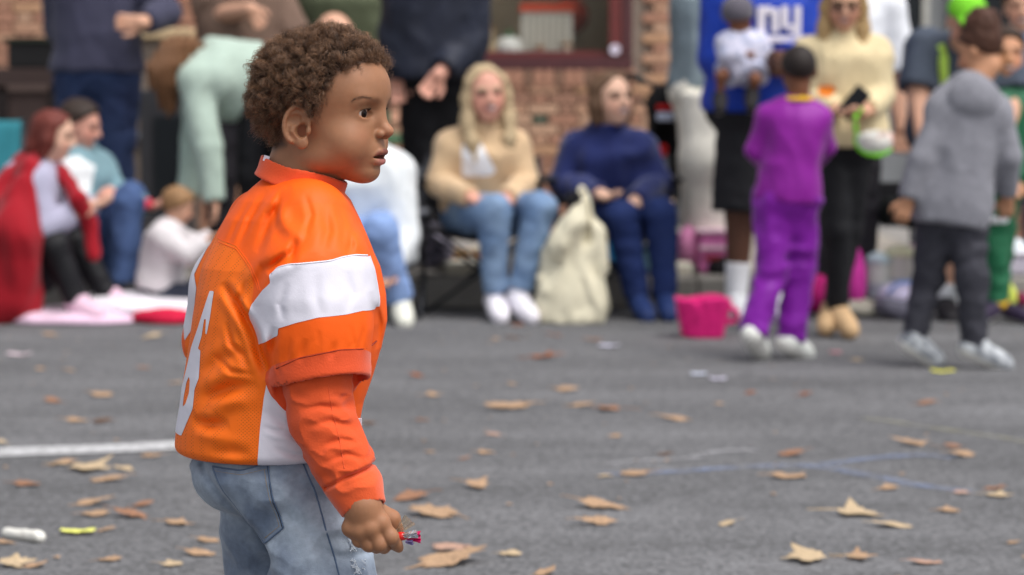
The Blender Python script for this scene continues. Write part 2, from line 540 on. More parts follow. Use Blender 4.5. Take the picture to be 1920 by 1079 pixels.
strip("chalk_line", curve([(1540, 874), (1620, 864), (1720, 856), (1790, 862)]), .05, CB, .0045)
strip("chalk_line", curve([(1620, 786), (1720, 800), (1820, 815), (1960, 836)]), .055, chalk("yellow_chalk", (176, 172, 140), .45))
strip("chalk_line", curve([(1140, 872), (1200, 866), (1290, 862), (1340, 850), (1420, 846)]), .045, chalk("white_chalk", (196, 195, 200), .5))

# ================================================================ the brick shop
WY = 16.0
shop = empty("brick_shop", (0, WY, .13), "brick shopfront with a dark red framed display window behind the crowd", "building")
wx0, wx1 = at(-800, 300, WY)[0], at(1266, 300, WY)[0]
MORT = mat("mortar", lin(196, 180, 164), rough=.95, var=.12, vs=30, bump=.001, bs=200)
wfx0, wfx1 = at(905, 100, WY)[0] - .55, at(1186, 100, WY)[0]        # window opening
wfz = at(1000, 106, WY)[2]
wl = MB()
def wbox(x0, x1, z0, z1, y0=WY + .012, y1=WY + .30):
    wl.box(((x0 + x1) / 2, (y0 + y1) / 2, (z0 + z1) / 2), ((x1 - x0) / 2, (y1 - y0) / 2, (z1 - z0) / 2))
wbox(wx0, wfx0, .13, 5.0); wbox(wfx1, wx1, .13, 5.0); wbox(wfx0, wfx1, .13, wfz - .10); wbox(wfx0, wfx1, wfz + 1.9, 5.0)
wall = wl.build("wall", MORT, shop)
BR = [mat("brick_%s" % n, lin(*c), rough=.9, var=.22, vs=22, bump=.0016, bs=90) for n, c in
      (("tan", (188, 146, 120)), ("rose", (174, 128, 106)), ("brown", (160, 120, 100)), ("pale", (194, 156, 130)), ("ochre", (190, 148, 116)))]
GREENB = mat("brick_glazed", lin(92, 98, 82), rough=.4, var=.2, vs=30)
DARKB = mat("brick_umber", lin(132, 100, 82), rough=.85, var=.2, vs=20, bump=.001, bs=90)
bm_l = [mesh_of(MB().box((0, 0, 0), (.096, .05, .0275), bev=.004), "brick_long", m_) for m_ in BR + [DARKB]]
bm_s = [mesh_of(MB().box((0, 0, 0), (.046, .05, .0275), bev=.004), "brick_short", m_) for m_ in BR + [DARKB, GREENB]]
def brick_ok(x, z):
    if wfx0 - .02 < x < wfx1 + .0 and wfz - .14 < z < wfz + 1.9: return False
    return True
rest = {}
cands = []
g_ = np.random.default_rng(21)
for r in range(60):
    z = .165 + r * .0665; x = wx0 + (0.0 if r % 2 else .07)
    k = 0
    while x < wx1 - .02:
        hd = k % 2 == (r // 1) % 2
        hw = .046 if hd else .096
        cx = x + hw
        if cx + hw > wx1 + .01: break
        if brick_ok(cx - hw * .9, z) and brick_ok(cx + hw * .9, z): cands.append((cx, z, hd, r))
        x += 2 * hw + .0115; k += 1
def visible(cx, z):
    px = 960 + cx * FPX / WY; 
    pz = at(960, 0, WY)[2]
    py = (pz - z) * FPX / WY
    if not (-15 < py < 460): return 0
    s = 0
    for a, b, c, d in ((-10, 112, -5, 85), (715, 1270, 100, 400), (1185, 1270, -10, 400), (255, 345, 60, 110), (255, 330, -10, 120)):
        if a < px < b and c < py < d: s = 1
    return s
vis = [c for c in cands if visible(c[0], c[1])]; far = [c for c in cands if not visible(c[0], c[1])]
vis.sort(key=lambda c: -(c[1] > .9) - .0001 * c[0]); far += vis[300:]; vis = vis[:300]
for cx, z, hd, r in vis:
    pil = cx > wfx1 or cx < at(120, 0, WY)[0]
    if hd: k = int(g_.choice([0, 1, 2, 5, 6, 3], p=[.2, .25, .2, .13, .10, .12])); me = bm_s[k]
    else: k = int(g_.choice([0, 1, 2, 3, 4], p=[.35, .15, .05, .2, .25] if pil else [.22, .36, .22, .12, .08])); me = bm_l[k]
    share("brick", me, None, wall, (cx, WY - .035 + g_.uniform(-.003, .003), z))
for k in range(3):
    mb = MB()
    for i, (cx, z, hd, r) in enumerate(far):
        if i % 3 == k: mb.box((cx, WY - .035, z), (.046 if hd else .096, .05, .0275))
    mb.build("brickwork", BR[k], wall)["kind"] = "stuff"
# rowlock course below the sill
rl = mesh_of(MB().box((0, 0, 0), (.028, .055, .052), bev=.004), "rowlock", BR[1]); rl2 = mesh_of(MB().box((0, 0, 0), (.028, .055, .052), bev=.004), "rowlock", DARKB)
x = wfx0 + .03
n_rl = 0
while x < wfx1:
    if at(700, 0, WY)[0] < x: share("sill_brick", rl if n_rl % 3 else rl2, None, wall, (x, WY - .045, wfz - .145))
    x += .068; n_rl += 1
# window: frame, sill, glass, room behind
FR = mat("frame_red", lin(104, 42, 40), rough=.45, var=.15, vs=12, bump=.0005, bs=60); FR2 = mat("frame_maroon", lin(78, 38, 42), rough=.5, var=.15, vs=12)
win = MB().box(((wfx0 + wfx1) / 2, WY + .02, wfz - .045), ((wfx1 - wfx0) / 2, .09, .040)).build("window_frame", FR2, shop)
for x0, x1, mm in ((wfx1 - .155, wfx1 - .075, FR), (wfx1 - .07, wfx1, FR2), (wfx0, wfx0 + .12, FR)):
    MB().box(((x0 + x1) / 2, WY + .01, wfz + .95), ((x1 - x0) / 2 - .002, .07, .948)).build("window_post", mm, win)
MB().box(((wfx0 + wfx1) / 2, WY + .045, wfz + .015), ((wfx1 - wfx0) / 2 - .16, .05, .02)).build("window_sill", FR, win)
GL = mat("shop_glass", (.05, .06, .06), rough=.03, alpha=.12, var=0)
MB().box(((wfx0 + wfx1) / 2, WY + .06, wfz + .95), ((wfx1 - wfx0) / 2 - .16, .003, .91)).build("glass_pane", GL, win)
RM = mat("display_back", lin(150, 136, 112), rough=.9, var=.2, vs=5)
room = MB()
room.box(((wfx0 + wfx1) / 2, WY + 1.0, wfz + .9), ((wfx1 - wfx0) / 2, .02, 1.1)); room.box(((wfx0 + wfx1) / 2, WY + .60, wfz - .06), ((wfx1 - wfx0) / 2, .38, .02))
room.box((wfx0 - .02, WY + .65, wfz + .9), (.02, .35, 1.1)); room.box((wfx1 + .02, WY + .65, wfz + .9), (.02, .35, 1.1))
room.build("display_box", RM, shop)
st = MB().lathe(at(1153, 93, WY - .065), [(.001, .0), (.034, 0.0), (.034, .004), (.001, .004)], 20, (0, -1, 0)).build("round_sticker", mat("sticker", lin(222, 214, 232), rough=.5), loc=at(1153, 93, WY - .065))
tag(st, "small round pale sticker on the dark red window post", "sticker")
# things in the window
SY = WY + .25
def shelf_pt(px): p = at(px, 100, SY); p[2] = wfz - .04; return p
# toy house: white, slatted front
p = shelf_pt(1025)
th = empty("toy_house", p, "white slatted toy house standing inside the shop window", "toy house")
MB().box(p + (0, 0, .17), (.17, .06, .17)).build("house_body", cloth("toy_white", (225, 222, 208)), th)
sm = mesh_of(MB().box((0, 0, 0), (.012, .006, .15), bev=.002), "slat_mesh", cloth("toy_slat", (196, 192, 178)))
for i in range(7): share("slat", sm, None, th, p + (-.13 + i * .043, -.066, .16))
rb = MB(); rb.add([p + v for v in [(-.19, -.08, .341), (.19, -.08, .341), (.19, .08, .341), (-.19, .08, .341), (-.17, 0, .40), (.17, 0, .40)]], [(0, 1, 5, 4), (2, 3, 4, 5), (0, 4, 3), (1, 2, 5), (0, 3, 2, 1)])
rb.build("house_roof", cloth("toy_roof", (170, 60, 30)), th)
p = shelf_pt(955)
pot = empty("teapot", p, "round white teapot with green trim inside the shop window", "teapot")
MB().lathe(p, [(.05, 0), (.085, .03), (.10, .09), (.085, .15), (.05, .175)], 24).build("pot_body", cloth("china", (232, 232, 224), rough=.3), pot, smooth=True)
MB().lathe(p, [(.055, .176), (.05, .19), (.015, .20), (.018, .22), (.004, .225)], 20).build("lid", cloth("china_green", (70, 110, 70), rough=.4), pot, smooth=True)
MB().tube([p + (.085, 0, .06), p + (.13, 0, .10), p + (.15, 0, .15)], [.022, .016, .012], 10).build("spout", cloth("china", (1, 1, 1)), pot, smooth=True)
MB().tube([p + (-.09, 0, .13), p + (-.14, 0, .12), p + (-.14, 0, .06), p + (-.09, 0, .05)], .01, 8).build("handle", cloth("china_green", (1, 1, 1)), pot, smooth=True)
for i, (px, hgt, r, c, lb) in enumerate(((915, .22, .05, (205, 180, 140), "tall cream jug at the left end of the shop window display"), (998, .13, .04, (190, 150, 90), "small straw coloured vase between teapot and toy house"),
                                     (1062, .11, .045, (214, 196, 176), "squat cream jar in front of the toy house"), (1012, .09, .04, (200, 170, 160), "little pink bowl beside the straw coloured vase"))):
    p = shelf_pt(px) + (0, -.09 if i > 1 else 0, 0)
    v_ = empty("jar", p, lb, "jar", "ornaments in the shop window")
    MB().lathe(p, [(r * .7, 0), (r, hgt * .25), (r * 1.05, hgt * .5), (r * .7, hgt * .8), (r * .8, hgt)], 20).build("jar_body", cloth("ornament_%d" % i, c, rough=.4), v_, smooth=True)
    MB().lathe(p, [(r * .85, hgt + .001), (r * .9, hgt + .012), (r * .3, hgt + .03)], 20).build("lid", cloth("ornament_lid", (150, 110, 70), rough=.5), v_, smooth=True)
p = at(1070, 30, WY + .5); 
hp = empty("hanging_lantern", p, "dark red paper lantern hanging inside the shop window", "lantern")
MB().lathe(p + (0, 0, -.12), [(.05, 0), (.11, .05), (.125, .12), (.11, .19), (.05, .24)], 24).build("lantern_shade", cloth("lantern_red", (150, 48, 20)), hp, smooth=True)
MB().tube([p + (0, 0, .12), p + (0, 0, .9)], .004, 5).build("cord", cloth("cord", (40, 30, 28)), hp)

# left of the man in the sweater: planter, ledge, railing, grey cabinet
def boxthing(name, px0, px1, py0, py1, Y, dep, m, label, cat, bev=.01, floor=None, parts=None):
    a = at(px0, py1, Y); b = at(px1, py0, Y)
    z0 = floor if floor is not None else a[2]
    c = np.array([(a[0] + b[0]) / 2, Y + dep / 2, (z0 + b[2]) / 2])
    t = empty(name, (c[0], c[1], z0), label, cat)
    MB().box(c, (abs(b[0] - a[0]) / 2, dep / 2, (b[2] - z0) / 2), bev=bev).build((parts or "body"), m, t)
    return t, c, np.array([abs(b[0] - a[0]) / 2, dep / 2, (b[2] - z0) / 2])
BLK = cloth("black_plastic", (26, 25, 26), rough=.5)
t, c, h = boxthing("planter_box", 14, 125, 78, 128, 14.6, .35, BLK, "black window box planter standing on the brown trunk at the far left", "planter", floor=at(60, 128, 14.6)[2])
MB().box(c + (0, 0, h[2] + .008), (h[0] + .02, h[1] + .02, .012)).build("rim", cloth("planter_rim", (38, 44, 34), rough=.5), t)
MB().box(c + (0, 0, h[2] - .004 + .022), (h[0] - .02, h[1] - .02, .006)).build("soil", cloth("soil", (40, 30, 24)), t)
t, c, h = boxthing("brown_trunk", -40, 150, 128, 400, 14.6, .5, cloth("trunk_brown", (62, 50, 48)), "dark brown storage trunk below the black planter", "trunk", floor=.15)
MB().box(c + (0, -h[1] - .012, h[2] - .12), (h[0] * .9, .010, .02)).build("lid_edge", cloth("trunk_edge", (84, 70, 66)), t)
for k in (-.5, .5): MB().box(c + (k * h[0], -h[1] - .012, 0), (.03, .010, h[2] * .8)).build("strap", cloth("trunk_strap", (34, 28, 28)), t)
# stone ledge with a railing and dark cabinet
t, c, h = boxthing("stone_ledge", 235, 352, 74, 150, 15.2, .5, cloth("ledge_stone", (120, 108, 98), var=.2), "grey stone ledge with cream cap between sweater man and bending woman", "ledge", floor=.15)
MB().box(c + (0, -.02, h[2] + .035), (h[0] + .03, h[1] + .03, .034), bev=.01).build("cap_stone", cloth("ledge_cream", (196, 172, 136)), t)
MB().box(c + (0, -h[1] - .03, h[2] - .60), (h[0], .02, .02)).build("steel_rail", mat("steel", lin(150, 152, 160), rough=.35, metal=.7), t)
t, c, h = boxthing("metal_cabinet", 262, 352, 168, 335, 14.2, .4, cloth("cabinet_grey", (52, 52, 56), rough=.5), "dark grey metal cabinet with a black grille behind the bending woman", "cabinet", floor=.15)
gp = MB().box(c + (.04, -h[1] - .008, .05), (h[0] * .68, .006, h[2] * .55)).build("grille", cloth("grille_black", (24, 28, 32), rough=.4), t)
for k in range(7): MB().box(c + (0, -h[1] - .010, -h[2] * .65 - k * .035), (h[0] * .9, .006, .007)).build("louvre", cloth("louvre", (84, 82, 86), rough=.5), t)
t, c, h = boxthing("notice_frame", 240, 333, -60, 72, WY - .12, .04, cloth("notice_red", (110, 54, 46)), "red framed notice board on the brick wall beside the sweater man", "notice board")
MB().box(c + (0, -.024, 0), (h[0] - .06, .004, h[2] - .06)).build("board", cloth("notice_board", (146, 118, 92), var=.3, vs=8), t)

# ---- grey building and pavement to the right of the shop
rb_ = empty("grey_building", (6.5, 20.5, .1), "grey rendered building with pale door set back right of the brick shop", "building")
GREY = cloth("render_grey", (128, 130, 132), var=.22, vs=2.5, bump=.002, bs=40)
x0 = wx1 + .02
gw = MB(); gw.box((x0 + .62, 17.2, 2.0), (.60, .12, 1.9)); gw.box((x0 + 6.0, 23.0, 2.0), (8.0, .2, 2.2))
gw.build("wall", GREY, rb_)
dp = MB().box((x0 + .48, 17.06, 1.25), (.36, .025, 1.05)).build("door", cloth("door_teal", (112, 126, 132), var=.2, vs=6, rough=.5), rb_)
for zz in (.75, 1.75): MB().box((x0 + .48, 17.03, zz), (.24, .008, .36)).build("door_panel", cloth("door_teal_dark", (86, 100, 106), rough=.5), dp)
MB().tube([(x0 + .2, 16.99, 1.1), (x0 + .2, 16.99, 1.28)], .012, 8).build("handle", mat("steel"), dp)
WN = cloth("dark_glass", (34, 38, 42), rough=.15, var=.3, vs=4)
for i, xx in enumerate((x0 + 2.2, x0 + 3.6, x0 + 5.2)):
    w_ = MB().box((xx, 22.78, 2.2), (.55, .02, .75)).build("window", WN, rb_)
    for a in (-.57, .57): MB().box((xx + a, 22.76, 2.2), (.03, .035, .78)).build("frame_post", cloth("pale_frame", (186, 184, 176)), w_)
    MB().box((xx, 22.75, 1.40), (.64, .05, .035)).build("sill", cloth("pale_frame", (1, 1, 1)), w_)
# brick planter at the right edge
bp0 = at(1838, 470, 12.6); 
pl = empty("brick_planter", (bp0[0] + .6, 12.8, .13), "low brick planter with stone coping at the far right", "planter")
px0_, px1_ = at(1868, 0, 12.5)[0], at(2010, 0, 12.5)[0]; ztop = at(0, 372, 12.5)[2]
plw = MB().box(((px0_ + px1_) / 2, 12.75, (.15 + ztop) / 2), ((px1_ - px0_) / 2, .2, (ztop - .15) / 2)).build("planter_wall", MORT, pl)
r = 0
z = .19
while z < ztop - .02:
    x = px0_ + (.1 if r % 2 else .0) + .02; 
    while x < px1_ - .08:
        share("brick", bm_l[(r * 3 + int(x * 10)) % 3], None, plw, (x + .08, 12.53, z)); x += .2075
    z += .0665; r += 1
MB().box(((px0_ + px1_) / 2, 12.74, ztop + .03), ((px1_ - px0_) / 2 + .03, .24, .03), bev=.01).build("coping", KERB, pl)
# ================================================================ the boy in the orange jersey
BY = 3.345
def A(px, py, dy=0.0): return at(px, py, BY + dy)
def zrow(py): return at(960, py, BY)[2]

def poly2d(x, z, pts):
    """signed distance to a closed outline given as (x, z) points, inside negative"""
    pts = np.asarray(pts, float); d = np.full(len(x), 1e9); s = np.ones(len(x))
    n = len(pts)
    for i in range(n):
        a = pts[i]; b = pts[i - 1]
        e = b - a; wx = x - a[0]; wz = z - a[1]
        h = np.clip((wx * e[0] + wz * e[1]) / (e @ e + 1e-12), 0, 1)
        d = np.minimum(d, (wx - e[0] * h) ** 2 + (wz - e[1] * h) ** 2)
        c1 = z >= a[1]; c2 = z < b[1]; c3 = e[0] * wz > e[1] * wx
        fl = (c1 & c2 & c3) | (~c1 & ~c2 & ~c3)
        s = np.where(fl, -s, s)
    return s * np.sqrt(d)

def outline(pts, dy=0.0):
    return [(A(a, b, dy)[0], A(a, b, dy)[2]) for a, b in pts]

def _seg(P, pts):
    d = np.full(len(P), 1e9); tt = np.zeros(len(P)); x = P[:, 0]; z = P[:, 2]; n = len(pts) - 1
    for i in range(n):
        ax, az = pts[i]; ex, ez = pts[i + 1][0] - ax, pts[i + 1][1] - az
        wx = x - ax; wz = z - az; ee = ex * ex + ez * ez
        dp = wx * ex + wz * ez; h = np.minimum(np.maximum(dp / ee, 0), 1)
        q = wx * wx + wz * wz - 2 * h * dp + h * h * ee
        m = q < d; d = np.where(m, q, d); tt = np.where(m, (i + h) / n, tt)
    return np.sqrt(np.maximum(d, 0)), tt

def seg2t(P, pts):
    """distance in the x-z plane to an open line, with a fade towards both of its ends"""
    d, tt = _seg(P, pts); s = np.sin(math.pi * tt)
    return d, np.sqrt(np.maximum(s, 0)) * (.35 + .65 * s)

def seg2d(P, pts):
    return _seg(P, pts)[0]

FEET = np.array([A(620, 300)[0] - .07, BY, 0.0])
boy = empty("person", FEET, "curly haired boy in bright orange football jersey and pale jeans, nearest of all people", "person")

# ---- skin: head, neck, arms and hands in one surface
HTH = math.radians(-21)
HO = A(605, 243, 0.0)
HF = np.array([math.cos(HTH), math.sin(HTH), 0]); HL = np.array([-math.sin(HTH), math.cos(HTH), 0]); HU = np.array([0, 0, 1.0])
HR = np.stack([HF, HL, HU])
def to_head(P): return (P - HO) @ HR.T * 100
def from_head(q): return HO + np.asarray(q) * .01 @ HR

def bend(P, a, b, c): return None

def head_cm(q):
    x, y, z = q.T; s = np.stack([x, np.abs(y), z], 1)
    d = ell(q, (0.55, 0, 4.6), (8.65, 7.05, 7.6))
    d = smin(d, ell(q, (3.6, 0, 5.7), (5.95, 6.1, 5.0)), 1.5)
    d = smin(d, ell(q, (3.1, 0, -1.2), (5.3, 5.7, 5.6)), 2.2)                 # face block
    d = smin(d, ell(s, (5.2, 3.45, -1.9), (2.8, 2.75, 2.9)), 1.8)            # cheeks
    d = smin(d, ell(s, (1.5, 4.6, -3.9), (2.6, 1.4, 1.6)), 2.0)               # jaw corner
    d = smin(d, ell(q, (6.35, 0, -5.75), (2.0, 2.3, 1.6)), 2.0)               # chin
    d = smin(d, ell(q, (6.6, 0, -3.0), (2.5, 2.5, 2.0)), 1.4)                # muzzle
    d = smin(d, ell(s, (7.35, 2.2, 4.15), (1.1, 2.0, .8)), 1.5)              # brow
    d = smax(d, -ell(s, (9.2, 2.75, 2.45), (1.6, 1.75, 1.15)), 1.1)            # eye hollow
    d = smin(d, cone(q, (8.05, 0, 3.3), (9.3, 0, .4), .7, .72), 1.2)          # bridge
    d = smin(d, ell(q, (9.75, 0, -.25), (.92, .85, .78)), .7)                 # tip
    d = smin(d, ell(s, (9.0, .98, -.62), (.66, .45, .48)), .45)             # wings
    d = smin(d, ell(q, (9.4, 0, -1.0), (.6, .28, .35)), .35)                  # columella
    d = smax(d, -ell(s, (9.45, .55, -1.12), (.48, .27, .34)), .22)            # nostrils
    # eyes: lids round the ball, then the slit
    ec = (6.75, 2.8, 2.25)
    lid = sph(s, ec, 1.40)
    d = smin(d, lid, .55)
    slit = np.maximum(ell(s, (8.05, 2.85, 2.2), (1.2, 1.5, .66)), -sph(s, ec, 1.14))
    d = smax(d, -slit, .10)
    cr = np.abs(z - 3.02 + .16 * (s[:, 1] - 2.8) ** 2)                          # lid crease
    d = d + .10 * np.exp(-(cr / .10) ** 2) * np.exp(-((s[:, 1] - 2.9) / 1.4) ** 2) * (x > 6.5)
    # lips
    up = tube(s, [(9.25, 0, -3.08), (9.05, .8, -3.04), (8.15, 1.75, -3.5), (7.05, 2.45, -3.62)], [.37, .37, .28, .12], .3)
    lo = tube(s, [(8.80, 0, -4.42), (8.6, .9, -4.32), (7.9, 1.65, -4.08), (7.05, 2.45, -3.68)], [.42, .40, .3, .12], .3)
    d = smin(d, up, .35); d = smin(d, lo, .4)
    d = smax(d, -ell(s, (8.80, 0, -3.74), (1.55, 1.85, .22)), .18)
    d = d + .16 * np.exp(-((z + 5.2) / .3) ** 2) * np.exp(-(y / 1.4) ** 2) * (x > 5)   # fold under the lip
    return d

EA = math.radians(22)
EARO = np.array([.95, -6.55, .35])
# ear frame: e1 along the ear plate backwards and outwards, e2 up and a bit back, e3 outwards
_e1 = unit([-math.cos(EA), -math.sin(EA), 0]); _e2 = unit([-.12, 0, 1]); _e3 = unit(np.cross(_e1, _e2))
if _e3[1] > 0: _e3 = -_e3
def ear_cm(q):
    y = -np.abs(q[:, 1])
    s = np.stack([q[:, 0], y, q[:, 2]], 1)
    p = (s - EARO) @ np.stack([_e1, _e2, _e3]).T
    a, b, c = p.T                                  # a backwards, b up, c outwards
    plate = ell(p, (1.55, .35, .35), (1.95, 2.55, .42))
    th = np.linspace(-1.05, math.pi * 1.42, 22)
    pts = [(1.45 + 1.75 * math.cos(t + 0) * (1 if math.cos(t) > 0 else .82), .45 + 2.45 * math.sin(t), .62 + .12 * math.cos(t)) for t in th]
    helix = tube(p, pts, list(np.interp(np.linspace(0, 1, 22), [0, .2, .75, 1], [.26, .30, .30, .22])), .12)
    anti = tube(p, [(1.35, -1.1, .6), (2.1, -.35, .62), (2.05, .6, .6), (1.4, 1.5, .5)], [.3, .3, .26, .2], .2)
    lobe = ell(p, (.75, -2.15, .45), (.8, .75, .42))
    trag = ell(p, (-.05, -.55, .55), (.35, .5, .42))
    conch = smin(ell(p, (.85, -.35, .8), (.85, 1.05, .95)), ell(p, (1.75, 1.15, .62), (.95, .75, .42)), .3)
    d = smin(plate, helix, .25); d = smin(d, anti, .25); d = smin(d, lobe, .5)
    d = smax(d, -conch, .3); d = smin(d, trag, .3)
    return d

HB = -.185      # depth offset of the near hand
def Hn(zx, zy, dz=0.0): return A(600 + zx / 4.927, 860 + zy / 4.927, HB + dz)
WRIST = Hn(395, 430)
NECKTOP, NECKBOT = A(572, 262, .0), A(560, 352, .0)

def hand_near(P):
    mcp = {'i': Hn(560, 590, -.004), 'm': Hn(465, 640, -.010), 'r': Hn(375, 665, -.008), 'p': Hn(285, 640, -.002)}
    d = None
    for k, r in (('i', .0125), ('m', .0125), ('r', .012), ('p', .011)):
        e = cone(P, WRIST + (mcp[k] - WRIST) * .12, mcp[k], .0150, r * .93)
        d = e if d is None else smin(d, e, .012)
    d = smin(d, cone(P, A(660, 905, -.175), WRIST, .024, .0225), .014)
    F = {'i': [mcp['i'], Hn(650, 725, -.006), Hn(705, 790, .008), Hn(722, 818, .018)],
         'm': [mcp['m'], Hn(548, 785, -.008), Hn(590, 820, .010), Hn(640, 790, .022)],
         'r': [mcp['r'], Hn(455, 790, -.006), Hn(520, 820, .012), Hn(560, 780, .024)],
         'p': [mcp['p'], Hn(365, 755, .000), Hn(430, 800, .014), Hn(480, 760, .024)]}
    rr = {'i': [.0112, .0098, .0078, .0066], 'm': [.0115, .0100, .0084, .0070], 'r': [.011, .0095, .008, .0066], 'p': [.0098, .0084, .0072, .006]}
    fs = None
    for k in 'imrp':
        e = smin(tube(P, F[k], rr[k], .003), sph(P, F[k][1], rr[k][1] * 1.10), .004)
        fs = e if fs is None else smin(fs, e, .0009)
    d = smin(d, fs, .0035)
    for k in 'imrp': d = smin(d, sph(P, mcp[k] + np.array([0, -.002, 0]), .0112), .006)
    th = tube(P, [WRIST + np.array([.006, .012, -.006]), Hn(655, 560, .022), Hn(700, 660, .024), Hn(712, 705, .020)], [.016, .0125, .0098, .0075], .004)
    tip = tube(P, [Hn(690, 800, .012), Hn(728, 828, .012)], [.0072, .0062])
    return smin(smin(d, th, .006), tip, .003)

HAND2 = A(470, 900, .30)
def far_arm(P):
    d = tube(P, [A(500, 400, .12), A(430, 640, .20), A(455, 800, .25), HAND2], [.032, .028, .022, .018], .01)
    for i, o in enumerate((-.018, -.006, .006, .018)):
        a = HAND2 + np.array([.006, o, -.03]); b = a + np.array([.008, 0, -.022]); c = b + np.array([.012, 0, -.012])
        d = smin(d, tube(P, [HAND2, a, b, c], [.012, .0085, .0075, .0065]), .004)
    return smin(d, tube(P, [HAND2, HAND2 + np.array([.02, -.02, -.02]), HAND2 + np.array([.032, -.022, -.035])], [.011, .009, .007]), .004)

def boy_body(P):
    q = to_head(P)
    d = head_cm(q) * .01
    m = np.abs(d) < .06
    if m.any():
        e = np.full(len(P), 1.0); e[m] = ear_cm(q[m]) * .01
        d = np.where(m, smin(d, e, .004), d)
    neck = cone(P, NECKTOP, NECKBOT, .041, .048)
    d = smin(d, neck, .022)
    tor = smin(cone(P, NECKBOT, A(548, 480, 0), .04, .07), cone(P, A(548, 480, 0), A(515, 880, 0), .07, .072), .05)
    d = smin(d, tor, .03)
    arm = tube(P, [A(598, 410, -.08), A(592, 560, -.13), A(595, 730, -.145), A(640, 850, -.165), A(660, 905, -.175)], [.034, .033, .030, .027, .024], .01)
    d = smin(d, arm, .02)
    m = np.linalg.norm(P - Hn(500, 650), axis=1) < .12
    e = np.full(len(P), 1.0)
    if m.any(): e[m] = hand_near(P[m])
    d = np.where(m, smin(d, np.minimum(e, 1.0), .006), d)
    d = smin(d, far_arm(P), .01)
    legs = smin(tube(P, [A(555, 930, -.055), A(605, 1079, -.075), A(625, 1190, -.08), A(600, 1440, -.06)], [.05, .046, .042, .03], .01),
                tube(P, [A(515, 930, .05), A(508, 1079, .085), A(512, 1190, .09), A(455, 1440, .10)], [.045, .044, .043, .03], .01), .02)
    return smin(d, legs, .02)

def boy_skin(V):
    q = to_head(V); x, y, z = q.T; ay = np.abs(y)
    base = np.array(lin(152, 106, 76)); c = np.tile(base, (len(V), 1))
    def blend(m, rgb): 
        nonlocal c
        c = c * (1 - m[:, None]) + np.array(lin(*rgb)) * m[:, None]
    hd = (z > -9) & (np.abs(x) < 14) & (ay < 10)
    n = vnoise(V, 60, 3) * .5 + .5
    blend(.3 * n, (164, 114, 80))
    blend(hd * .35 * np.exp(-((x - 6.8) / 2.2) ** 2 - ((ay - 3.9) / 1.6) ** 2 - ((z + 1.2) / 1.6) ** 2), (164, 96, 66))     # cheeks
    blend(hd * .35 * np.exp(-((x - 9.9) / 1.0) ** 2 - (y / 1.2) ** 2 - ((z + .3) / .8) ** 2), (170, 108, 80))
    # lips
    lipz = (-4.3 + .0 * x)
    up = tube(np.stack([x, ay, z], 1), [(9.25, 0, -3.12), (9.05, .8, -3.08), (8.15, 1.75, -3.52), (7.05, 2.45, -3.62)], [.38, .38, .28, .10])
    lo = tube(np.stack([x, ay, z], 1), [(8.80, 0, -4.38), (8.6, .9, -4.28), (7.9, 1.65, -4.06), (7.05, 2.45, -3.68)], [.42, .40, .28, .10])
    blend(hd * (1 - sstep(.02, .16, up)) * (x > 6.5), (124, 68, 56))
    blend(hd * (1 - sstep(.02, .16, lo)) * (x > 6.5), (166, 102, 94))
    ins = ell(np.stack([x, ay, z], 1), (8.75, 0, -3.76), (1.1, 1.6, .26))
    blend(hd * (1 - sstep(-.1, .05, ins)), (52, 18, 16))
    # brow and scalp
    brow = np.abs(z - (4.45 - .10 * (ay - 3.0) ** 2)) + .0
    # short hair on the scalp, thinning out to the temples
    hb = scalp_in(q)
    blend(hd * sstep(-.5, .9, hb) * .9, (58, 36, 25))
    # lid rims and inner eye
    return c

def scalp_in(q):
    """how far inside the hairline (cm), negative = bare skin"""
    x, y, z = q.T; ay = np.abs(y)
    xf = np.interp(z, [-1, .8, 1.7, 3.7, 5.9, 7.8, 8.9, 9.4, 11], [1.0, 1.5, 1.9, 2.9, 4.0, 5.4, 7.2, 9.5, 12])
    front = np.where(ay < 5.6, (z - (8.55 + .04 * ay ** 2 * 0)) * 1.0, -99)
    f = xf - x
    f = np.maximum(f, np.where((x > 4) & (ay < 5.2), z - 8.9, -99))
    zb = np.interp(x, [-12, -5, -2.9, -2.1, -1.2, 1.2, 2.0, 12], [-3.0, -3.0, -2.4, -.5, 2.4, 3.2, .6, .6])
    ear = (np.sqrt(((x + .9) / 2.6) ** 2 + ((z - .3) / 3.2) ** 2) - 1) * 2.6
    return np.minimum(np.minimum(f, z - zb), np.where(ay > 4.5, ear, 9))

def nonuni(a, b, segs):
    """grid line positions: fine inside the given spans, coarse elsewhere"""
    out = [a]
    while out[-1] < b:
        h = segs[-1]
        for lo, hi, hh in segs[:-1]:
            if lo <= out[-1] <= hi: h = hh; break
        out.append(out[-1] + h)
    return np.array(out)

zx0, zx1 = A(300, 500)[0], A(800, 500)[0]
axx = nonuni(zx0, A(760, 500)[0] + .02, [(A(560, 0)[0], A(760, 0)[0] + .02, .0017), .0026])
axy = nonuni(BY - .26, BY + .40, [(BY - .225, BY + .02, .0018), (BY + .02, BY + .12, .003), .006])
axz = nonuni(0.02, 1.06, [(zrow(1060), zrow(925), .0017), (zrow(360), zrow(70), .0017), .007])
body = sobj("body", boy_body, None, None, .0018, mat("boy_skin", attr=True, rough=.56, var=.09, vs=55, bump=.00014, bs=1100, sss=.14, spec=.42, bump2=.00014, bs2=260),
            boy, col=boy_skin, axes=[axx, axy, axz], newton=2)

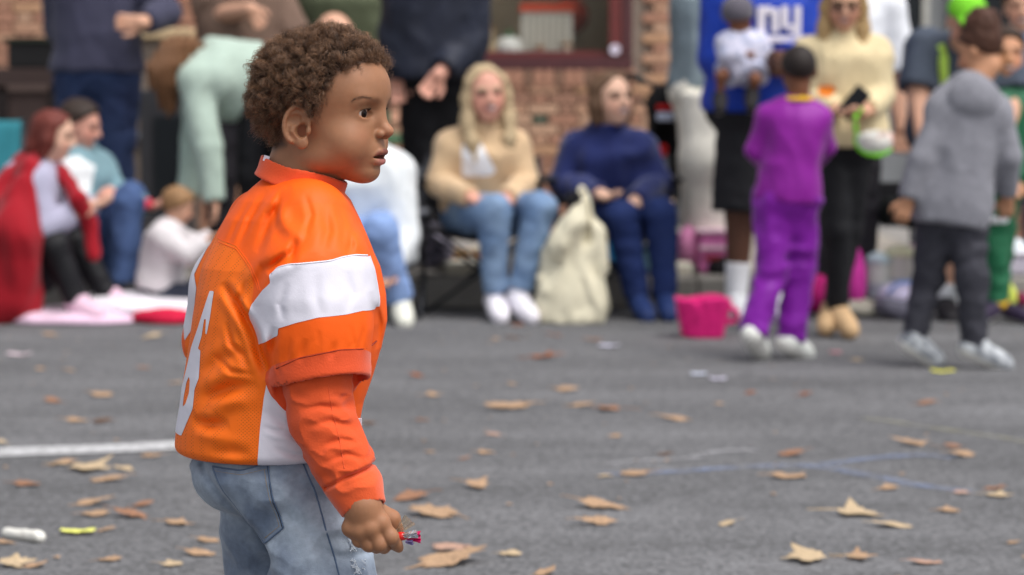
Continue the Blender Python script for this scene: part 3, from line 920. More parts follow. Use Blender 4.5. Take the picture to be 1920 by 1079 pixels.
# eyes
def eyeball(sgn):
    n, m_ = 48, 32; v = []; c = []
    look = unit([.94, -.30, -.08])
    a = unit(np.cross(look, [0, 0, 1])); b = np.cross(a, look)
    for i in range(m_ + 1):
        t = math.pi * i / m_
        for k in range(n):
            w = 2 * math.pi * k / n
            rr = 1.15 + .09 * max(0, math.cos(t) - .86) / .14
            v.append(np.array([6.75, sgn * 2.8, 2.25]) + rr * (math.cos(t) * look + math.sin(t) * (math.cos(w) * a + math.sin(w) * b)))
            g = math.degrees(t)
            c.append(lin(8, 6, 6) if g < 14 else lin(40, 22, 13) if g < 29 else lin(20, 13, 10) if g < 33 else lin(206, 190, 180))
    f = [(i * n + k, i * n + (k + 1) % n, (i + 1) * n + (k + 1) % n, (i + 1) * n + k) for i in range(m_) for k in range(n)]
    return obj("eye", from_head(np.array(v)), np.array(f), mat("boy_eye", attr=True, rough=.22, var=0, coat=0, spec=.16), boy, col=np.array(c))
eyeball(1); eyeball(-1)

# ---- curls
def hair_tubes(roots, nrm, L, R, turns, thick, nst, r0, seg, seedv, flat=1.0, droop=.25, jit=.12):
    """bundles of curled strands, in head cm"""
    g = np.random.default_rng(seedv)
    n = len(roots)
    V = []; Fs = []; cols = []
    t = np.linspace(0, 1, seg)
    tang = g.normal(size=(n, 3)); tang -= (tang * nrm).sum(1)[:, None] * nrm; tang /= np.linalg.norm(tang, axis=1)[:, None]
    down = np.array([0, 0, -1.0]); 
    base = 0
    for s in range(nst):
        jr = g.normal(size=(n, 3)) * jit; ph = g.uniform(0, 2 * math.pi, n) * .35 + np.linspace(0, 6.28 * 3, n)
        bit = np.cross(nrm, tang)
        Rr = R * (1 + g.normal(size=n) * .18); tt = turns * (1 + g.normal(size=n) * .1)
        Lh = L * (1 + g.normal(size=n) * .12)
        P = np.empty((n, seg, 3))
        for k, u in enumerate(t):
            ang = ph + tt * 2 * math.pi * u
            grow = min(1, u * 3)
            off = np.cos(ang)[:, None] * bit + np.sin(ang)[:, None] * (nrm * flat)
            adv = nrm * (thick * (1 - (1 - u) ** 2))[:, None] + tang * (Lh * u * .55)[:, None] + down * (droop * Lh * u * u)[:, None]
            P[:, k] = roots + jr * (.3 + u) + adv + off * (Rr * grow)[:, None]
        d = np.gradient(P, axis=1); d /= np.linalg.norm(d, axis=2)[..., None] + 1e-9
        a = np.cross(d, np.array([.3, .5, .81])); a /= np.linalg.norm(a, axis=2)[..., None] + 1e-9
        b = np.cross(d, a)
        rad = (r0 * np.interp(t, [0, .7, 1], [1, .9, .25]))[None, :, None]
        ring = np.stack([P + rad * (math.cos(w) * a + math.sin(w) * b) for w in (0, 2.094, 4.189)], 2)   # n,seg,3,3
        V.append(ring.reshape(-1, 3))
        i0 = base + (np.arange(n)[:, None] * seg + np.arange(seg - 1)[None]) * 3
        for k in range(3):
            k2 = (k + 1) % 3
            Fs.append(np.stack([i0 + k, i0 + k2, i0 + 3 + k2, i0 + 3 + k], -1).reshape(-1, 4))
        base += n * seg * 3
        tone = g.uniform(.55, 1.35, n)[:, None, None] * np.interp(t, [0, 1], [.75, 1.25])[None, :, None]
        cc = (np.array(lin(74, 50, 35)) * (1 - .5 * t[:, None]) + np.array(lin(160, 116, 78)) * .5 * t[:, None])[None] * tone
        cols.append(np.repeat(cc, 3, axis=1).reshape(-1, 3))
    return np.concatenate(V), np.concatenate(Fs), np.concatenate(cols)

def skull_pts(n, seedv, margin=0.0):
    g = np.random.default_rng(seedv); out = []; nn = []
    c = np.array([.55, 0, 4.6]); r = np.array([8.65, 7.05, 7.6])
    while len(out) < n:
        d = g.normal(size=(n * 3, 3)); d /= np.linalg.norm(d, axis=1)[:, None]
        p = c + d * r
        nr = (p - c) / r ** 2; nr /= np.linalg.norm(nr, axis=1)[:, None]
        w = 1.0
        ok = (scalp_in(p) > margin) & (p[:, 2] > -3.2)
        out += list(p[ok]); nn += list(nr[ok])
    return np.array(out[:n]), np.array(nn[:n])

hairm = mat("boy_hair", attr=True, rough=.42, var=.15, vs=90, spec=.45, sheen=.1)
R_, N_ = skull_pts(820, 11, .15)
edge = np.clip((scalp_in(R_)) / 3.0, .15, 1)
thick = (.60 + 1.70 * edge) * (1 + .18 * np.sin(R_[:, 0] * 1.3) * np.cos(R_[:, 2] * 1.1))
top = np.clip((R_[:, 2] - 1) / 8, 0, 1)
backw = np.clip((-R_[:, 0] - 3) / 5, 0, 1)
thick = thick * (.72 + .28 * top + .18 * backw) * (.8 + .35 * rng.random(len(R_)))
nape = np.clip((R_[:, 2] + 3.2) / 5.5, .22, 1); thick = thick * np.where(R_[:, 0] < 0, nape, 1)
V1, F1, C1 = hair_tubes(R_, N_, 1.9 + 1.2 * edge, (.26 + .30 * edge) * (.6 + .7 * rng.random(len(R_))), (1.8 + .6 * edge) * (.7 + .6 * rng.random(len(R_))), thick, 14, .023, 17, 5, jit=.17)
R2, N2 = skull_pts(900, 12, .3)
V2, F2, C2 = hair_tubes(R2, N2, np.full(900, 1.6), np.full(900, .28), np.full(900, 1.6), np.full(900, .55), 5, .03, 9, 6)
R3, N3 = skull_pts(9000, 13, -.75)      # short fuzz blending the hairline
k3 = scalp_in(R3) < 1.0; R3, N3 = R3[k3], N3[k3]
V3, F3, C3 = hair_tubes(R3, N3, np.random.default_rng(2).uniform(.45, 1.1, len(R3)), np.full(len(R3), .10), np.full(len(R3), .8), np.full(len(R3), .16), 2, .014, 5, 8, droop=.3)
# fly-away hairs on the outline at the back
R4, N4 = skull_pts(1300, 14, .5)
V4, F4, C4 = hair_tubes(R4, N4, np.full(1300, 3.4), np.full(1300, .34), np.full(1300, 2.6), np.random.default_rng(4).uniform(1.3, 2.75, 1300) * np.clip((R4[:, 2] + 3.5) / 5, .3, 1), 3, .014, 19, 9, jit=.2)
off = 0; VV = []; FF = []
for v, f in ((V1, F1), (V2, F2), (V3, F3), (V4, F4)):
    VV.append(v); FF.append(f + off); off += len(v)
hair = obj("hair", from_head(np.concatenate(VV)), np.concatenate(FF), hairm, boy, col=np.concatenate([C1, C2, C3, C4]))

def cap(P):
    q = to_head(P)
    d = ell(q, (0.45, 0, 4.75), (9.0, 7.5, 8.05)) + .18 * vnoise(q, 1.1, 2)
    return smax(d, -(scalp_in(q) - .9), .6) * .01
sobj("under_hair", cap, from_head([-12, 9, -4]).clip(-9, 9) - .05, from_head([12, -9, 14]) + .05, .004, mat("boy_under_hair", lin(44, 29, 21), rough=.9, var=.3, vs=150, bump=.002, bs=260), hair,
     axes=[np.arange(HO[0] - .13, HO[0] + .13, .004), np.arange(HO[1] - .13, HO[1] + .13, .004), np.arange(HO[2] - .05, HO[2] + .15, .004)])

# brows and lashes: fine hairs rooted on the skin
def snap(p, f, n=6):
    p = np.array(p, float).reshape(-1, 3)
    for _ in range(n):
        g_ = grad(f, p, .0006); d_ = f(p); p = p - g_ * (d_ / np.maximum((g_ * g_).sum(1), .2))[:, None]
    return p
def hairs(name, rootc, dirs, L, r, m):
    n = len(rootc); t = np.linspace(0, 1, 4)
    P = rootc[:, None] + dirs[:, 0][:, None] * (L[:, None, None] * t[None, :, None]) + dirs[:, 1][:, None] * (L[:, None, None] * (t ** 2)[None, :, None])
    d = np.gradient(P, axis=1); a = np.cross(d, np.array([.2, .9, .3])); a /= np.linalg.norm(a, axis=2)[..., None] + 1e-9
    b = np.cross(d, a); b /= np.linalg.norm(b, axis=2)[..., None] + 1e-9
    rad = (r * np.array([1, .9, .6, .15]))[None, :, None]
    ring = np.stack([P + rad * (math.cos(w) * a + math.sin(w) * b) for w in (0, 2.094, 4.189)], 2)
    i0 = (np.arange(n)[:, None] * 4 + np.arange(3)[None]) * 3
    F_ = np.concatenate([np.stack([i0 + k, i0 + (k + 1) % 3, i0 + 3 + (k + 1) % 3, i0 + 3 + k], -1).reshape(-1, 4) for k in range(3)])
    return obj(name, ring.reshape(-1, 3), F_, m, boy)
g_ = np.random.default_rng(3)
for sg in (-1, 1):
    n = 260
    u = g_.random(n); ay = 1.35 + u * 3.5
    zz = 4.05 + .80 * np.sin(np.clip(u * .95 + .05, 0, 1) * math.pi) ** .8 - .15 * u + g_.normal(size=n) * (.13 * (1 - .55 * u))
    rt = np.stack([np.full(n, 8.4) - u * 1.7, sg * ay, zz], 1)
    W = snap(from_head(rt), lambda P: head_cm(to_head(P)) * .01)
    d1 = np.stack([-.35 * u, sg * (.35 + u * .6), .75 * (1 - u) + .0 * u], 1) + g_.normal(size=(n, 3)) * .15
    d2 = np.stack([u * 0 - .2, sg * .4 * np.ones(n), -.35 * np.ones(n)], 1)
    hairs("eyebrow", W, np.stack([d1 @ HR, d2 @ HR], 1), np.full(n, .0045) * (1 - .35 * u), .00009, mat("boy_brow", lin(96, 68, 50), rough=.6, var=0))
    n = 60; u = np.linspace(0, 1, n)
    ay = 1.65 + u * 2.35
    zz = 2.25 + .50 * np.sqrt(np.clip(1 - ((ay - 2.85) / 1.42) ** 2, 0.02, 1))
    rt = np.stack([np.sqrt(np.maximum(1.38 ** 2 - (ay - 2.8) ** 2 - (zz - 2.25) ** 2, .05)) + 6.75, sg * ay, zz], 1)
    d1 = np.stack([np.full(n, 1.0) - .3 * u, sg * (u - .35) * .9, np.full(n, -.25)], 1); d2 = np.stack([np.zeros(n), sg * (u - .3) * .3, np.full(n, .75)], 1)
    hairs("eyelashes", from_head(rt), np.stack([d1 @ HR, d2 @ HR], 1), np.full(n, .0046), .00016, mat("boy_lash", lin(14, 10, 9), rough=.5, var=0))

# ---------------- jersey
_rows = [(300, 556, 40), (330, 557, 62), (350, 556, 86), (375, 553, 112), (410, 549, 134), (450, 547, 150), (500, 546, 172), (550, 545, 183), (600, 542, 188),
         (650, 535, 188), (700, 523, 184), (750, 511, 178), (800, 502, 177), (850, 495, 174), (880, 492, 168)]
_z = np.array([zrow(r[0]) for r in _rows])[::-1]
_c = np.array([A(r[1], r[0])[0] for r in _rows])[::-1]
_e = np.array([r[2] / 1355.0 for r in _rows])[::-1]
TA = math.radians(28)
TF = np.array([math.cos(TA), math.sin(TA)]); TR = np.array([math.sin(TA), -math.cos(TA)])
HEM = zrow(849)
def torso_j(P, grow=0.0):
    z = P[:, 2]
    cx = np.interp(z, _z, _c); E = np.interp(z, _z, _e) + grow
    dx = P[:, 0] - cx; dy = P[:, 1] - BY
    f = dx * TF[0] + dy * TF[1]; r = dx * TR[0] + dy * TR[1]
    up = sstep(zrow(520), zrow(380), z)
    a = E * (.95 - .02 * up); b = E * (1.06 - .12 * up)
    k = np.sqrt((f / a) ** 2 + (r / b) ** 2)
    return (k - 1) * a * .93

SLV = [A(580, 415, -.075), A(592, 520, -.115), A(595, 600, -.125), A(599, 690, -.13)]
SLR = [.052, .0695, .0715, .0685]
P1, P2, P3 = A(519, 741, -.125), A(634, 702, -.195), A(695, 710, -.12)
ON = unit(np.cross(P2 - P1, P3 - P1)); ON = ON if ON[2] < 0 else -ON
SLV2 = [A(490, 420, .09), A(440, 540, .15), A(416, 640, .18)]
SLR2 = [.050, .060, .058]

CREASE = [  # (line in photo pixels, width m, depth m) on the near side
    ([(548, 350), (512, 405), (486, 470)], .008, .0045), ([(500, 360), (468, 410), (446, 462)], .006, .0035), ([(592, 432), (560, 468), (505, 500), (468, 560)], .009, .005),
    ([(419, 529), (440, 556), (466, 592), (492, 640)], .008, .007), ([(492, 712), (440, 722), (395, 745), (368, 770)], .012, .008),
    ([(436, 786), (400, 793), (362, 792)], .010, .006), ([(470, 575), (492, 650), (512, 700)], .010, .009), ([(530, 600), (520, 640), (516, 690)], .007, .005),
    ([(612, 380), (622, 430), (616, 470)], .008, .0028), ([(660, 420), (664, 450), (660, 480)], .006, .0022), ([(565, 430), (560, 470), (556, 492)], .006, .0026),
    ([(700, 540), (708, 610), (700, 680)], .006, .003), ([(640, 625), (630, 660)], .006, .0014), ([(588, 620), (574, 664)], .006, .0018),
    ([(455, 610), (470, 670), (484, 705)], .008, .003), ([(380, 700), (420, 668), (480, 650)], .010, .003), ([(345, 770), (400, 748), (470, 738)], .012, -.004),
    ([(400, 845), (440, 838), (480, 842)], .010, .003), ([(555, 520), (540, 560), (545, 590)], .006, .0018), ([(660, 500), (668, 540), (660, 575)], .007, .0016),
    ([(610, 505), (606, 545), (612, 580)], .008, .0014), ([(520, 370), (545, 420), (590, 450)], .010, -.003), ([(640, 400), (678, 450), (700, 480)], .010, -.0025),
    ([(540, 800), (575, 812), (600, 812)], .007, .0035), ([(505, 760), (540, 786), (585, 790)], .010, .003)]
CREASE += [([(575, 360), (590, 400), (578, 452)], .004, .0018), ([(632, 375), (650, 420), (652, 470)], .004, .0016), ([(530, 352), (520, 395), (522, 430)], .004, .0020),
    ([(470, 372), (440, 425), (420, 470)], .004, .0018), ([(548, 470), (530, 486), (512, 505)], .004, .0030), ([(668, 600), (672, 630), (668, 640)], .003, .0007), ([(612, 604), (608, 630)], .003, .0006),
    ([(560, 618), (550, 668)], .003, .0009), ([(532, 640), (530, 670), (540, 692)], .003, .0012), ([(690, 600), (680, 650)], .003, .0008), ([(470, 520), (452, 560), (470, 600)], .004, .0030),
    ([(430, 600), (440, 640), (470, 668)], .005, .0030), ([(400, 660), (440, 690), (485, 695)], .005, .0024), ([(520, 830), (560, 846), (600, 846)], .004, .0022), ([(500, 790), (530, 800), (565, 802)], .004, .0020)]
CREASE = [([(A(a, b, -.08)[0], A(a, b, -.08)[2]) for a, b in pts], w * (.78 if w > .0045 else 1), d * .78) for pts, w, d in CREASE]

def jersey_parts(P):
    to = torso_j(P)
    sl = tube(P, SLV, SLR, .02)
    s2 = tube(P, SLV2, SLR2, .02)
    return to, sl, s2

def jersey_base(P):
    to, sl, s2 = jersey_parts(P)
    d = smin(to, sl, .022); d = smin(d, s2, .03)
    return d, to, sl, s2

def jersey(P, thick=.0030):
    to, sl, s2 = jersey_parts(P)
    upper = smin(to, smax(sl, -(P[:, 2] - zrow(560)), .02), .045)
    d = smin(upper, s2, .03); dc = np.minimum(d, sl)
    near = sstep(BY + .03, BY - .03, P[:, 1])
    dd = np.zeros(len(P)); ok = np.abs(dc) < .018
    if ok.any():
        Pk = P[ok]; acc = np.zeros(len(Pk))
        for pts, w, dp in CREASE:
            s, fd = seg2t(Pk, pts); acc += fd * dp * 1.5 * (np.exp(-(s / w) ** 2) - .35 * np.exp(-((s - 2.0 * w) / (1.1 * w)) ** 2))
        acc = acc * near[ok]
        acc += .0012 * vnoise(Pk, 16, 9) + .0002 * vnoise(Pk * np.array([1, 1, .5]), 55, 10) - folds(Pk, 12, .0012, 21) * (.25 + .75 * sstep(zrow(500), zrow(800), Pk[:, 2]))
        dd[ok] = acc
    d = d + dd; slv_ = sl + dd - .0006
    op = (P - P1) @ ON
    # blouse the hem inwards
    d = d + .008 * sstep(HEM + .016, HEM - .004, P[:, 2]) ** 2
    inner = -(np.maximum(np.minimum(to + .007, 9), -9) + 0)
    bottom = HEM - P[:, 2]
    # only the torso is cut at the hem; each sleeve is cut at its own opening
    sl_reg = sl - to
    cutn = np.where(sl_reg < .0, op, -1.0)
    d = smax(d, bottom, .006)
    hol = tube(P, [SLV[1], SLV[2], SLV[3], SLV[3] + (SLV[3] - SLV[2]) * 1.2], [SLR[1], SLR[2], SLR[3], SLR[3]]) + dd + .0045
    d = smin(d, smax(smax(slv_, op, .003), -np.maximum(hol, -.06 - op), .002), .012)
    op2 = plane(P, SLV2[2] + np.array([-.0, 0, -.028]), (-.1, 0.1, -1))
    d = np.where(s2 - to < .015, smax(d, op2 - np.clip(s2 - to, 0, 1) * 3.0, .004), d)
    # inside of the body: hollow from below
    d = smax(d, -np.maximum(to + dd + .008 * sstep(HEM + .016, HEM - .004, P[:, 2]) ** 2 + .007, P[:, 2] - (HEM + .05)), .002)
    nk = cone(P, NECKTOP, NECKBOT + np.array([0, 0, -.004]), .047, .047)
    d = smax(d, -nk, .006)
    return d

lo = np.array([A(320, 0)[0] - .02, BY - .23, HEM - .02]); hi = np.array([A(735, 0)[0] + .02, BY + .28, zrow(325)])
Vj, Nj, Qj = netmesh(jersey, lo, hi, .0029, newton=1)
to_, sl_, s2_ = jersey_parts(Vj)
xj, yj, zj = Vj.T
nearf = np.maximum(yj - (BY + .02), -1)
def region(pts, dy, msk):
    return np.maximum(poly2d(xj, zj, outline(pts, dy)), msk)
stripe_pts = [(505, 516), (520, 503), (540, 497), (575, 494), (620, 490), (640, 484), (665, 481), (690, 485), (706, 492), (760, 500), (760, 592), (707, 587), (680, 583), (650, 588), (600, 592),
              (560, 602), (524, 614), (523, 628), (500, 640), (470, 658), (464, 620), (462, 592), (468, 575), (492, 545), (500, 538), (508, 530)]
six_out = [(403, 540), (412, 540), (405, 591), (399, 619), (396, 618), (397, 591), (393, 591), (388, 623), (380, 648), (386, 650), (384, 700), (375, 722), (372, 757), (358, 786), (346, 812), (318, 811),
           (325, 773), (338, 734), (349, 700), (362, 650), (378, 611), (393, 568)]
six_hole = [(360, 702), (363, 708), (362, 730), (354, 753), (347, 759), (349, 738), (354, 714)]
stripe2_pts = [(384, 463), (349, 513), (330, 537), (330, 552), (345, 640), (358, 622), (364, 603), (374, 537), (368, 513), (396, 455)]
panel_pts = [(503, 716), (497, 745), (490, 800), (482, 900), (650, 905), (655, 770), (600, 720)]
f_stripe = region(stripe_pts, -.17, (sl_ - to_) - .015)
f_stripe2 = region(stripe2_pts, .14, (s2_ - to_) - .012)
f_six = np.maximum(region(six_out, -.02, (to_ - sl_) - .0), np.maximum(-poly2d(xj, zj, outline(six_hole, -.02)), yj - (BY + .05)))
f_panel = region(panel_pts, -.12, np.maximum(yj - BY, to_ - sl_ - .03))
op_ = (Vj - P1) @ ON
f_cuff = np.maximum(-(op_ + .030), (sl_ - to_) - .004)
mesh_m = None
def jersey_mat(name, rgb, mesh=False):
    m = mat(name, lin(*rgb), rough=.58, var=.05, vs=30, bump=.0002, bs=700, sheen=.0, spec=.3, bump2=.0004, bs2=90)
    if mesh and 'holes' not in m.keys():
        m['holes'] = 1
        nt = m.node_tree; N = nt.nodes; L = nt.links
        b = [n for n in N if n.type == 'BSDF_PRINCIPLED'][0]
        tc = N.new("ShaderNodeTexCoord"); mp = N.new("ShaderNodeMapping"); mp.inputs['Scale'].default_value = (270, 60, 300); mp.inputs['Rotation'].default_value = (0, math.radians(45), 0)
        vo = N.new("ShaderNodeTexVoronoi"); vo.inputs['Randomness'].default_value = 0.12; vo.inputs['Scale'].default_value = 1.0
        L.new(tc.outputs['Object'], mp.inputs[0]); L.new(mp.outputs[0], vo.inputs['Vector'])
        mr = N.new("ShaderNodeMapRange"); mr.inputs[1].default_value = .12; mr.inputs[2].default_value = .36; mr.inputs[3].default_value = .62; mr.inputs[4].default_value = 1
        L.new(vo.outputs['Distance'], mr.inputs[0])
        src = b.inputs['Base Color'].links[0].from_socket
        ml = N.new("ShaderNodeVectorMath"); ml.operation = 'SCALE'; L.new(src, ml.inputs[0]); L.new(mr.outputs[0], ml.inputs[3]); L.new(ml.outputs[0], b.inputs['Base Color'])
    return m
OR = jersey_mat("jersey_orange", (250, 96, 10)); ORM = jersey_mat("jersey_orange_mesh", (252, 114, 18), True)
WH = jersey_mat("jersey_white", (224, 221, 232))
RIB = mat("jersey_rib", lin(228, 78, 20), rough=.75, var=.06, bump=.0005, bs=420, sheen=.2)
state = (Vj, Nj, Qj)
fields = dict(stripe=f_stripe, stripe2=f_stripe2, six=f_six, panel=f_panel, cuff=f_cuff)
jobjs = {}
jer = None
cur = dict(V=Vj, N=Nj, T=tris(Qj)); fl = dict(fields)
zsplit = poly2d(xj, zj, outline([(300, 455), (395, 452), (440, 462), (478, 500), (497, 540), (520, 560), (520, 900), (300, 900)], -.1))
fl['mesh'] = np.maximum(zsplit, (to_ - sl_) - .0)
def cut(cur, fl, key):
    """take the region key out of the surface, carrying the other fields along"""
    n0 = len(cur['V']); names = list(fl.keys())
    ext = np.concatenate([cur['V']] + [fl[k][:, None] for k in names], 1)
    (Vi, Ni, Ti), (Vo, No, To) = clip(ext, cur['N'], cur['T'], fl[key])
    def pack(V, N, T): return dict(V=V[:, :3], N=N, T=T), {k: V[:, 3 + i] for i, k in enumerate(names)}
    return pack(Vi, Ni, Ti), pack(Vo, No, To)
pieces = {}
for key in ('cuff', 'stripe', 'stripe2', 'six', 'panel', 'mesh'):
    (pi, _), (cur, fl) = cut(cur, fl, key)
    pieces[key] = pi
def nobj(name, p, m, parent, lift=0.0):
    return obj(name, p['V'] + p['N'] * lift, p['T'], m, parent, N=p['N'])
jer = nobj("jersey", cur, OR, boy)
jer['label'] = "orange football jersey"
def sub(name, p, m, lift, label):
    o = nobj(name, p, m, jer, lift); o['label'] = label; return o
sub("sleeve_stripe", pieces['stripe'], WH, .0005, "broad white stripe round the near sleeve")
sub("sleeve_stripe", pieces['stripe2'], WH, .0005, "white stripe round the far sleeve")
sub("number_six", pieces['six'], WH, .0004, "white number 6 on the back")
sub("side_panel", pieces['panel'], WH, .0002, "white panel below the arm")
sub("sleeve_band", pieces['cuff'], RIB, .0004, "ribbed band at the sleeve opening")
sub("back_panel", pieces['mesh'], ORM, .0, "mesh back panel with tiny holes")

def seam(name, pts, f, r, m, parent, dy=-.15, lift=.0, n=40):
    """thin raised line lying on the cloth"""
    pts = np.array([A(a, b, dy) for a, b in pts]); t = np.linspace(0, len(pts) - 1, n)
    P = np.stack([np.interp(t, np.arange(len(pts)), pts[:, i]) for i in range(3)], 1)
    P[:, 1] = BY - .26
    for _ in range(40):
        P[:, 1] += np.clip(f(P), -.01, .02) * .7
    P[1:-1] = (P[:-2] + 2 * P[1:-1] + P[2:]) / 4
    return MB().tube(list(P), r, 5).build(name, m, parent, smooth=True)
seam("piping", [(507, 516), (520, 503), (540, 497), (575, 494), (620, 490), (640, 484), (665, 481), (684, 484)], jersey, .0013, WH, jer, -.19)
seam("yoke_seam", [(395, 452), (440, 462), (478, 500), (497, 540)], jersey, .0006, OR, jer, -.10)
seam("yoke_seam", [(398, 458), (440, 468), (474, 503), (492, 540)], jersey, .0006, OR, jer, -.10)
seam("band_seam", [(516, 694), (560, 672), (600, 663), (640, 656), (695, 659)], jersey, .0010, mat("seam_crease_shade", lin(150, 40, 10), rough=.9), jer, -.19)  # seam coloured darker than the jersey to paint in shade of the crease here
MB().box(A(666, 804, -.07), (.009, .003, .014)).build("front_number", WH, jer)

# collar: a folded band standing round the neck
CC = A(566, 335, 0); ca = math.radians(17)
CX = np.array([math.cos(ca), 0, -math.sin(ca)]); CZ = np.array([math.sin(ca), 0, math.cos(ca)])
def collar(P):
    q = P - CC; x = q @ CX; z = q @ CZ; y = q[:, 1]
    fl_ = 1 + .10 * sstep(.0, -.03, z)
    k = np.sqrt((x / (.0605 * fl_)) ** 2 + (y / (.058 * fl_)) ** 2)
    d = np.abs(k - 1) * .055 - .0019 - .0008 * vnoise(P, 30, 4)
    zc = np.abs(z - .0 - .002 * np.sin(x * 60)) - .0145
    return smax(d, zc, .003)
colr = sobj("collar", collar, CC - np.array([.085, .085, .06]), CC + np.array([.085, .085, .06]), .0022, RIB, jer)
MB().box(CC + CX * -.052 + CZ * .0135 + np.array([0, -.03, 0]), (.004, .0012, .004), np.stack([CX, [0, 1, 0], CZ])).build("neck_tag", WH, jer)

# ---------------- undershirt sleeve
UP = [A(596, 640, -.135), A(592, 720, -.14), A(600, 776, -.148), A(622, 826, -.155), A(647, 872, -.165), A(661, 908, -.172), A(682, 955, -.18)]
UR = [.041, .0405, .0395, .0368, .0345, .0315, .0290]
CN = unit(WRIST - A(655, 893, -.168)); CUT = A(684, 955, -.18)
def slv(P):
    d = tube(P, UP, UR, .018)
    ax = (P - A(600, 776, -.148))
    d += .0035 * vnoise(P, 26, 31) - folds(P, 20, .0042, 33, (1.0, 1.0, 1.6)) * sstep(zrow(905), zrow(860), P[:, 2])
    for (c, w, dp) in (([(560, 770), (600, 762), (650, 772)], .005, .004), ([(570, 800), (620, 790), (660, 800)], .005, .0045), ([(600, 838), (640, 822), (680, 832)], .0045, .004), ([(606, 868), (650, 850), (690, 862)], .004, .004),
                       ([(620, 740), (640, 748), (655, 745)], .004, .003), ([(611, 915), (650, 893), (699, 876)], .0028, .0048)):
        sd_, fd = seg2t(P, [(A(a, b, -.19)[0], A(a, b, -.19)[2]) for a, b in c]); d += dp * (fd if w > .003 else 1) * np.exp(-(sd_ / w) ** 2)
    d = smax(d, plane(P, CUT + CN * 0, CN + np.array([0, 0, -.25])), .003)
    d = smax(d, -cone(P, A(661, 908, -.172), A(700, 990, -.19), .0250, .0275), .002)
    return d
Vs, Ns, Qs = netmesh(slv, np.array([A(520, 0)[0], BY - .24, zrow(990)]), np.array([A(735, 0)[0], BY - .06, zrow(640)]), .0026, newton=1)
fcuf = -poly2d(Vs[:, 0], Vs[:, 2], outline([(560, 1040), (611, 916), (650, 894), (699, 877), (800, 860), (800, 1040)], -.19))
(c1), (c2) = clip(Vs, Ns, tris(Qs), fcuf)
FL = mat("undershirt", lin(212, 78, 28), rough=.92, var=.06, bump=.0005, bs=380, sheen=.12)
un = obj("undershirt_sleeve", c1[0], c1[2], FL, boy, N=c1[1])
obj("wrist_cuff", c2[0], c2[2], mat("undershirt_cuff", lin(224, 84, 28), rough=.85, var=.05, bump=.0005, bs=420, sheen=.3), un, N=c2[1])
seam("sleeve_seam", [(612, 728), (620, 776), (636, 830), (645, 880)], slv, .0007, FL, un, -.21)

# ---------------- jeans
def jeans(P):
    hip = ell(P, A(508, 870, 0), (.108, .115, .078))
    near = tube(P, [A(568, 935, -.05), A(604, 1079, -.075), A(626, 1180, -.08), A(600, 1420, -.06)], [.078, .0655, .060, .050], .02)
    far = tube(P, [A(500, 925, .055), A(510, 1079, .085), A(512, 1180, .09), A(455, 1420, .10)], [.074, .058, .056, .048], .02)
    d = smin(smin(hip, near, .03), far, .03)
    d = np.where(P[:, 0] < A(540, 0)[0], smin(smin(hip, near, .03), far, .012), d)
    d += .0030 * vnoise(P, 18, 51) - folds(P, 11, .0075, 53, (1, 1, 1.2))
    for (c, w, dp) in (([(372, 880), (410, 930), (455, 985), (498, 1050)], .007, .008), ([(420, 900), (450, 960), (500, 1020)], .012, -.004), ([(560, 900), (600, 930), (640, 935)], .010, .005),
                       ([(540, 960), (590, 1000), (650, 1010)], .010, .004), ([(600, 1020), (640, 1040), (680, 1040)], .008, .006), ([(470, 1000), (500, 1060), (520, 1100)], .010, .006)):
        d += dp * np.exp(-(seg2d(P, [(A(a, b, -.1)[0], A(a, b, -.1)[2]) for a, b in c]) / w) ** 2)
    d = smax(d, P[:, 2] - (HEM + .03), .01)
    d = smax(d, .055 - P[:, 2], .005)
    return d
Vd, Nd, Qd = netmesh(jeans, np.array([A(330, 0)[0], BY - .20, .04]), np.array([A(720, 0)[0], BY + .20, HEM + .05]), .0036, newton=1)
DEN = mat("boy_denim", lin(104, 117, 137), rough=.88, var=.14, vs=120, bump=.0006, bs=520, col2=lin(166, 178, 192), cs=8, cw=.52, sheen=.2, bump2=.0006, bs2=70)
DEN2 = mat("boy_denim_pocket", lin(96, 110, 131), rough=.88, var=.14, vs=120, bump=.0006, bs=520, col2=lin(148, 161, 177), cs=12, cw=.56, sheen=.2)
pk = poly2d(Vd[:, 0], Vd[:, 2], outline([(392, 882), (450, 886), (500, 873), (510, 930), (530, 992), (492, 1025), (455, 985), (415, 930)], -.12))
pk = np.maximum(pk, Vd[:, 1] - BY)
(pi), (po) = clip(Vd, Nd, tris(Qd), pk)
jn = obj("jeans", po[0], po[2], DEN, boy, N=po[1])
pkt = obj("back_pocket", pi[0] + pi[1] * .0016, pi[2], DEN2, jn, N=pi[1])
ST = mat("denim_stitch", lin(150, 128, 96), rough=.8, var=0); SD = mat("denim_seam", lin(84, 102, 128), rough=.9, var=.2)
_jf = lambda P: jeans(P) - .0016
for pts in ([(392, 882), (450, 886), (500, 873)], [(500, 873), (510, 930), (530, 992)], [(530, 992), (492, 1025)], [(492, 1025), (455, 985), (415, 930), (392, 882)]):
    seam("pocket_edge", pts, _jf, .0011, SD, jn, -.13)
for pts in ([(396, 890), (450, 894), (498, 882)], [(494, 882), (504, 932), (522, 990)], [(522, 990), (493, 1015)]):
    seam("pocket_stitch", pts, _jf, .0004, ST, jn, -.13)
seam("side_seam", [(560, 885), (582, 930), (600, 990), (622, 1060), (640, 1120)], jeans, .0013, SD, jn, -.18)
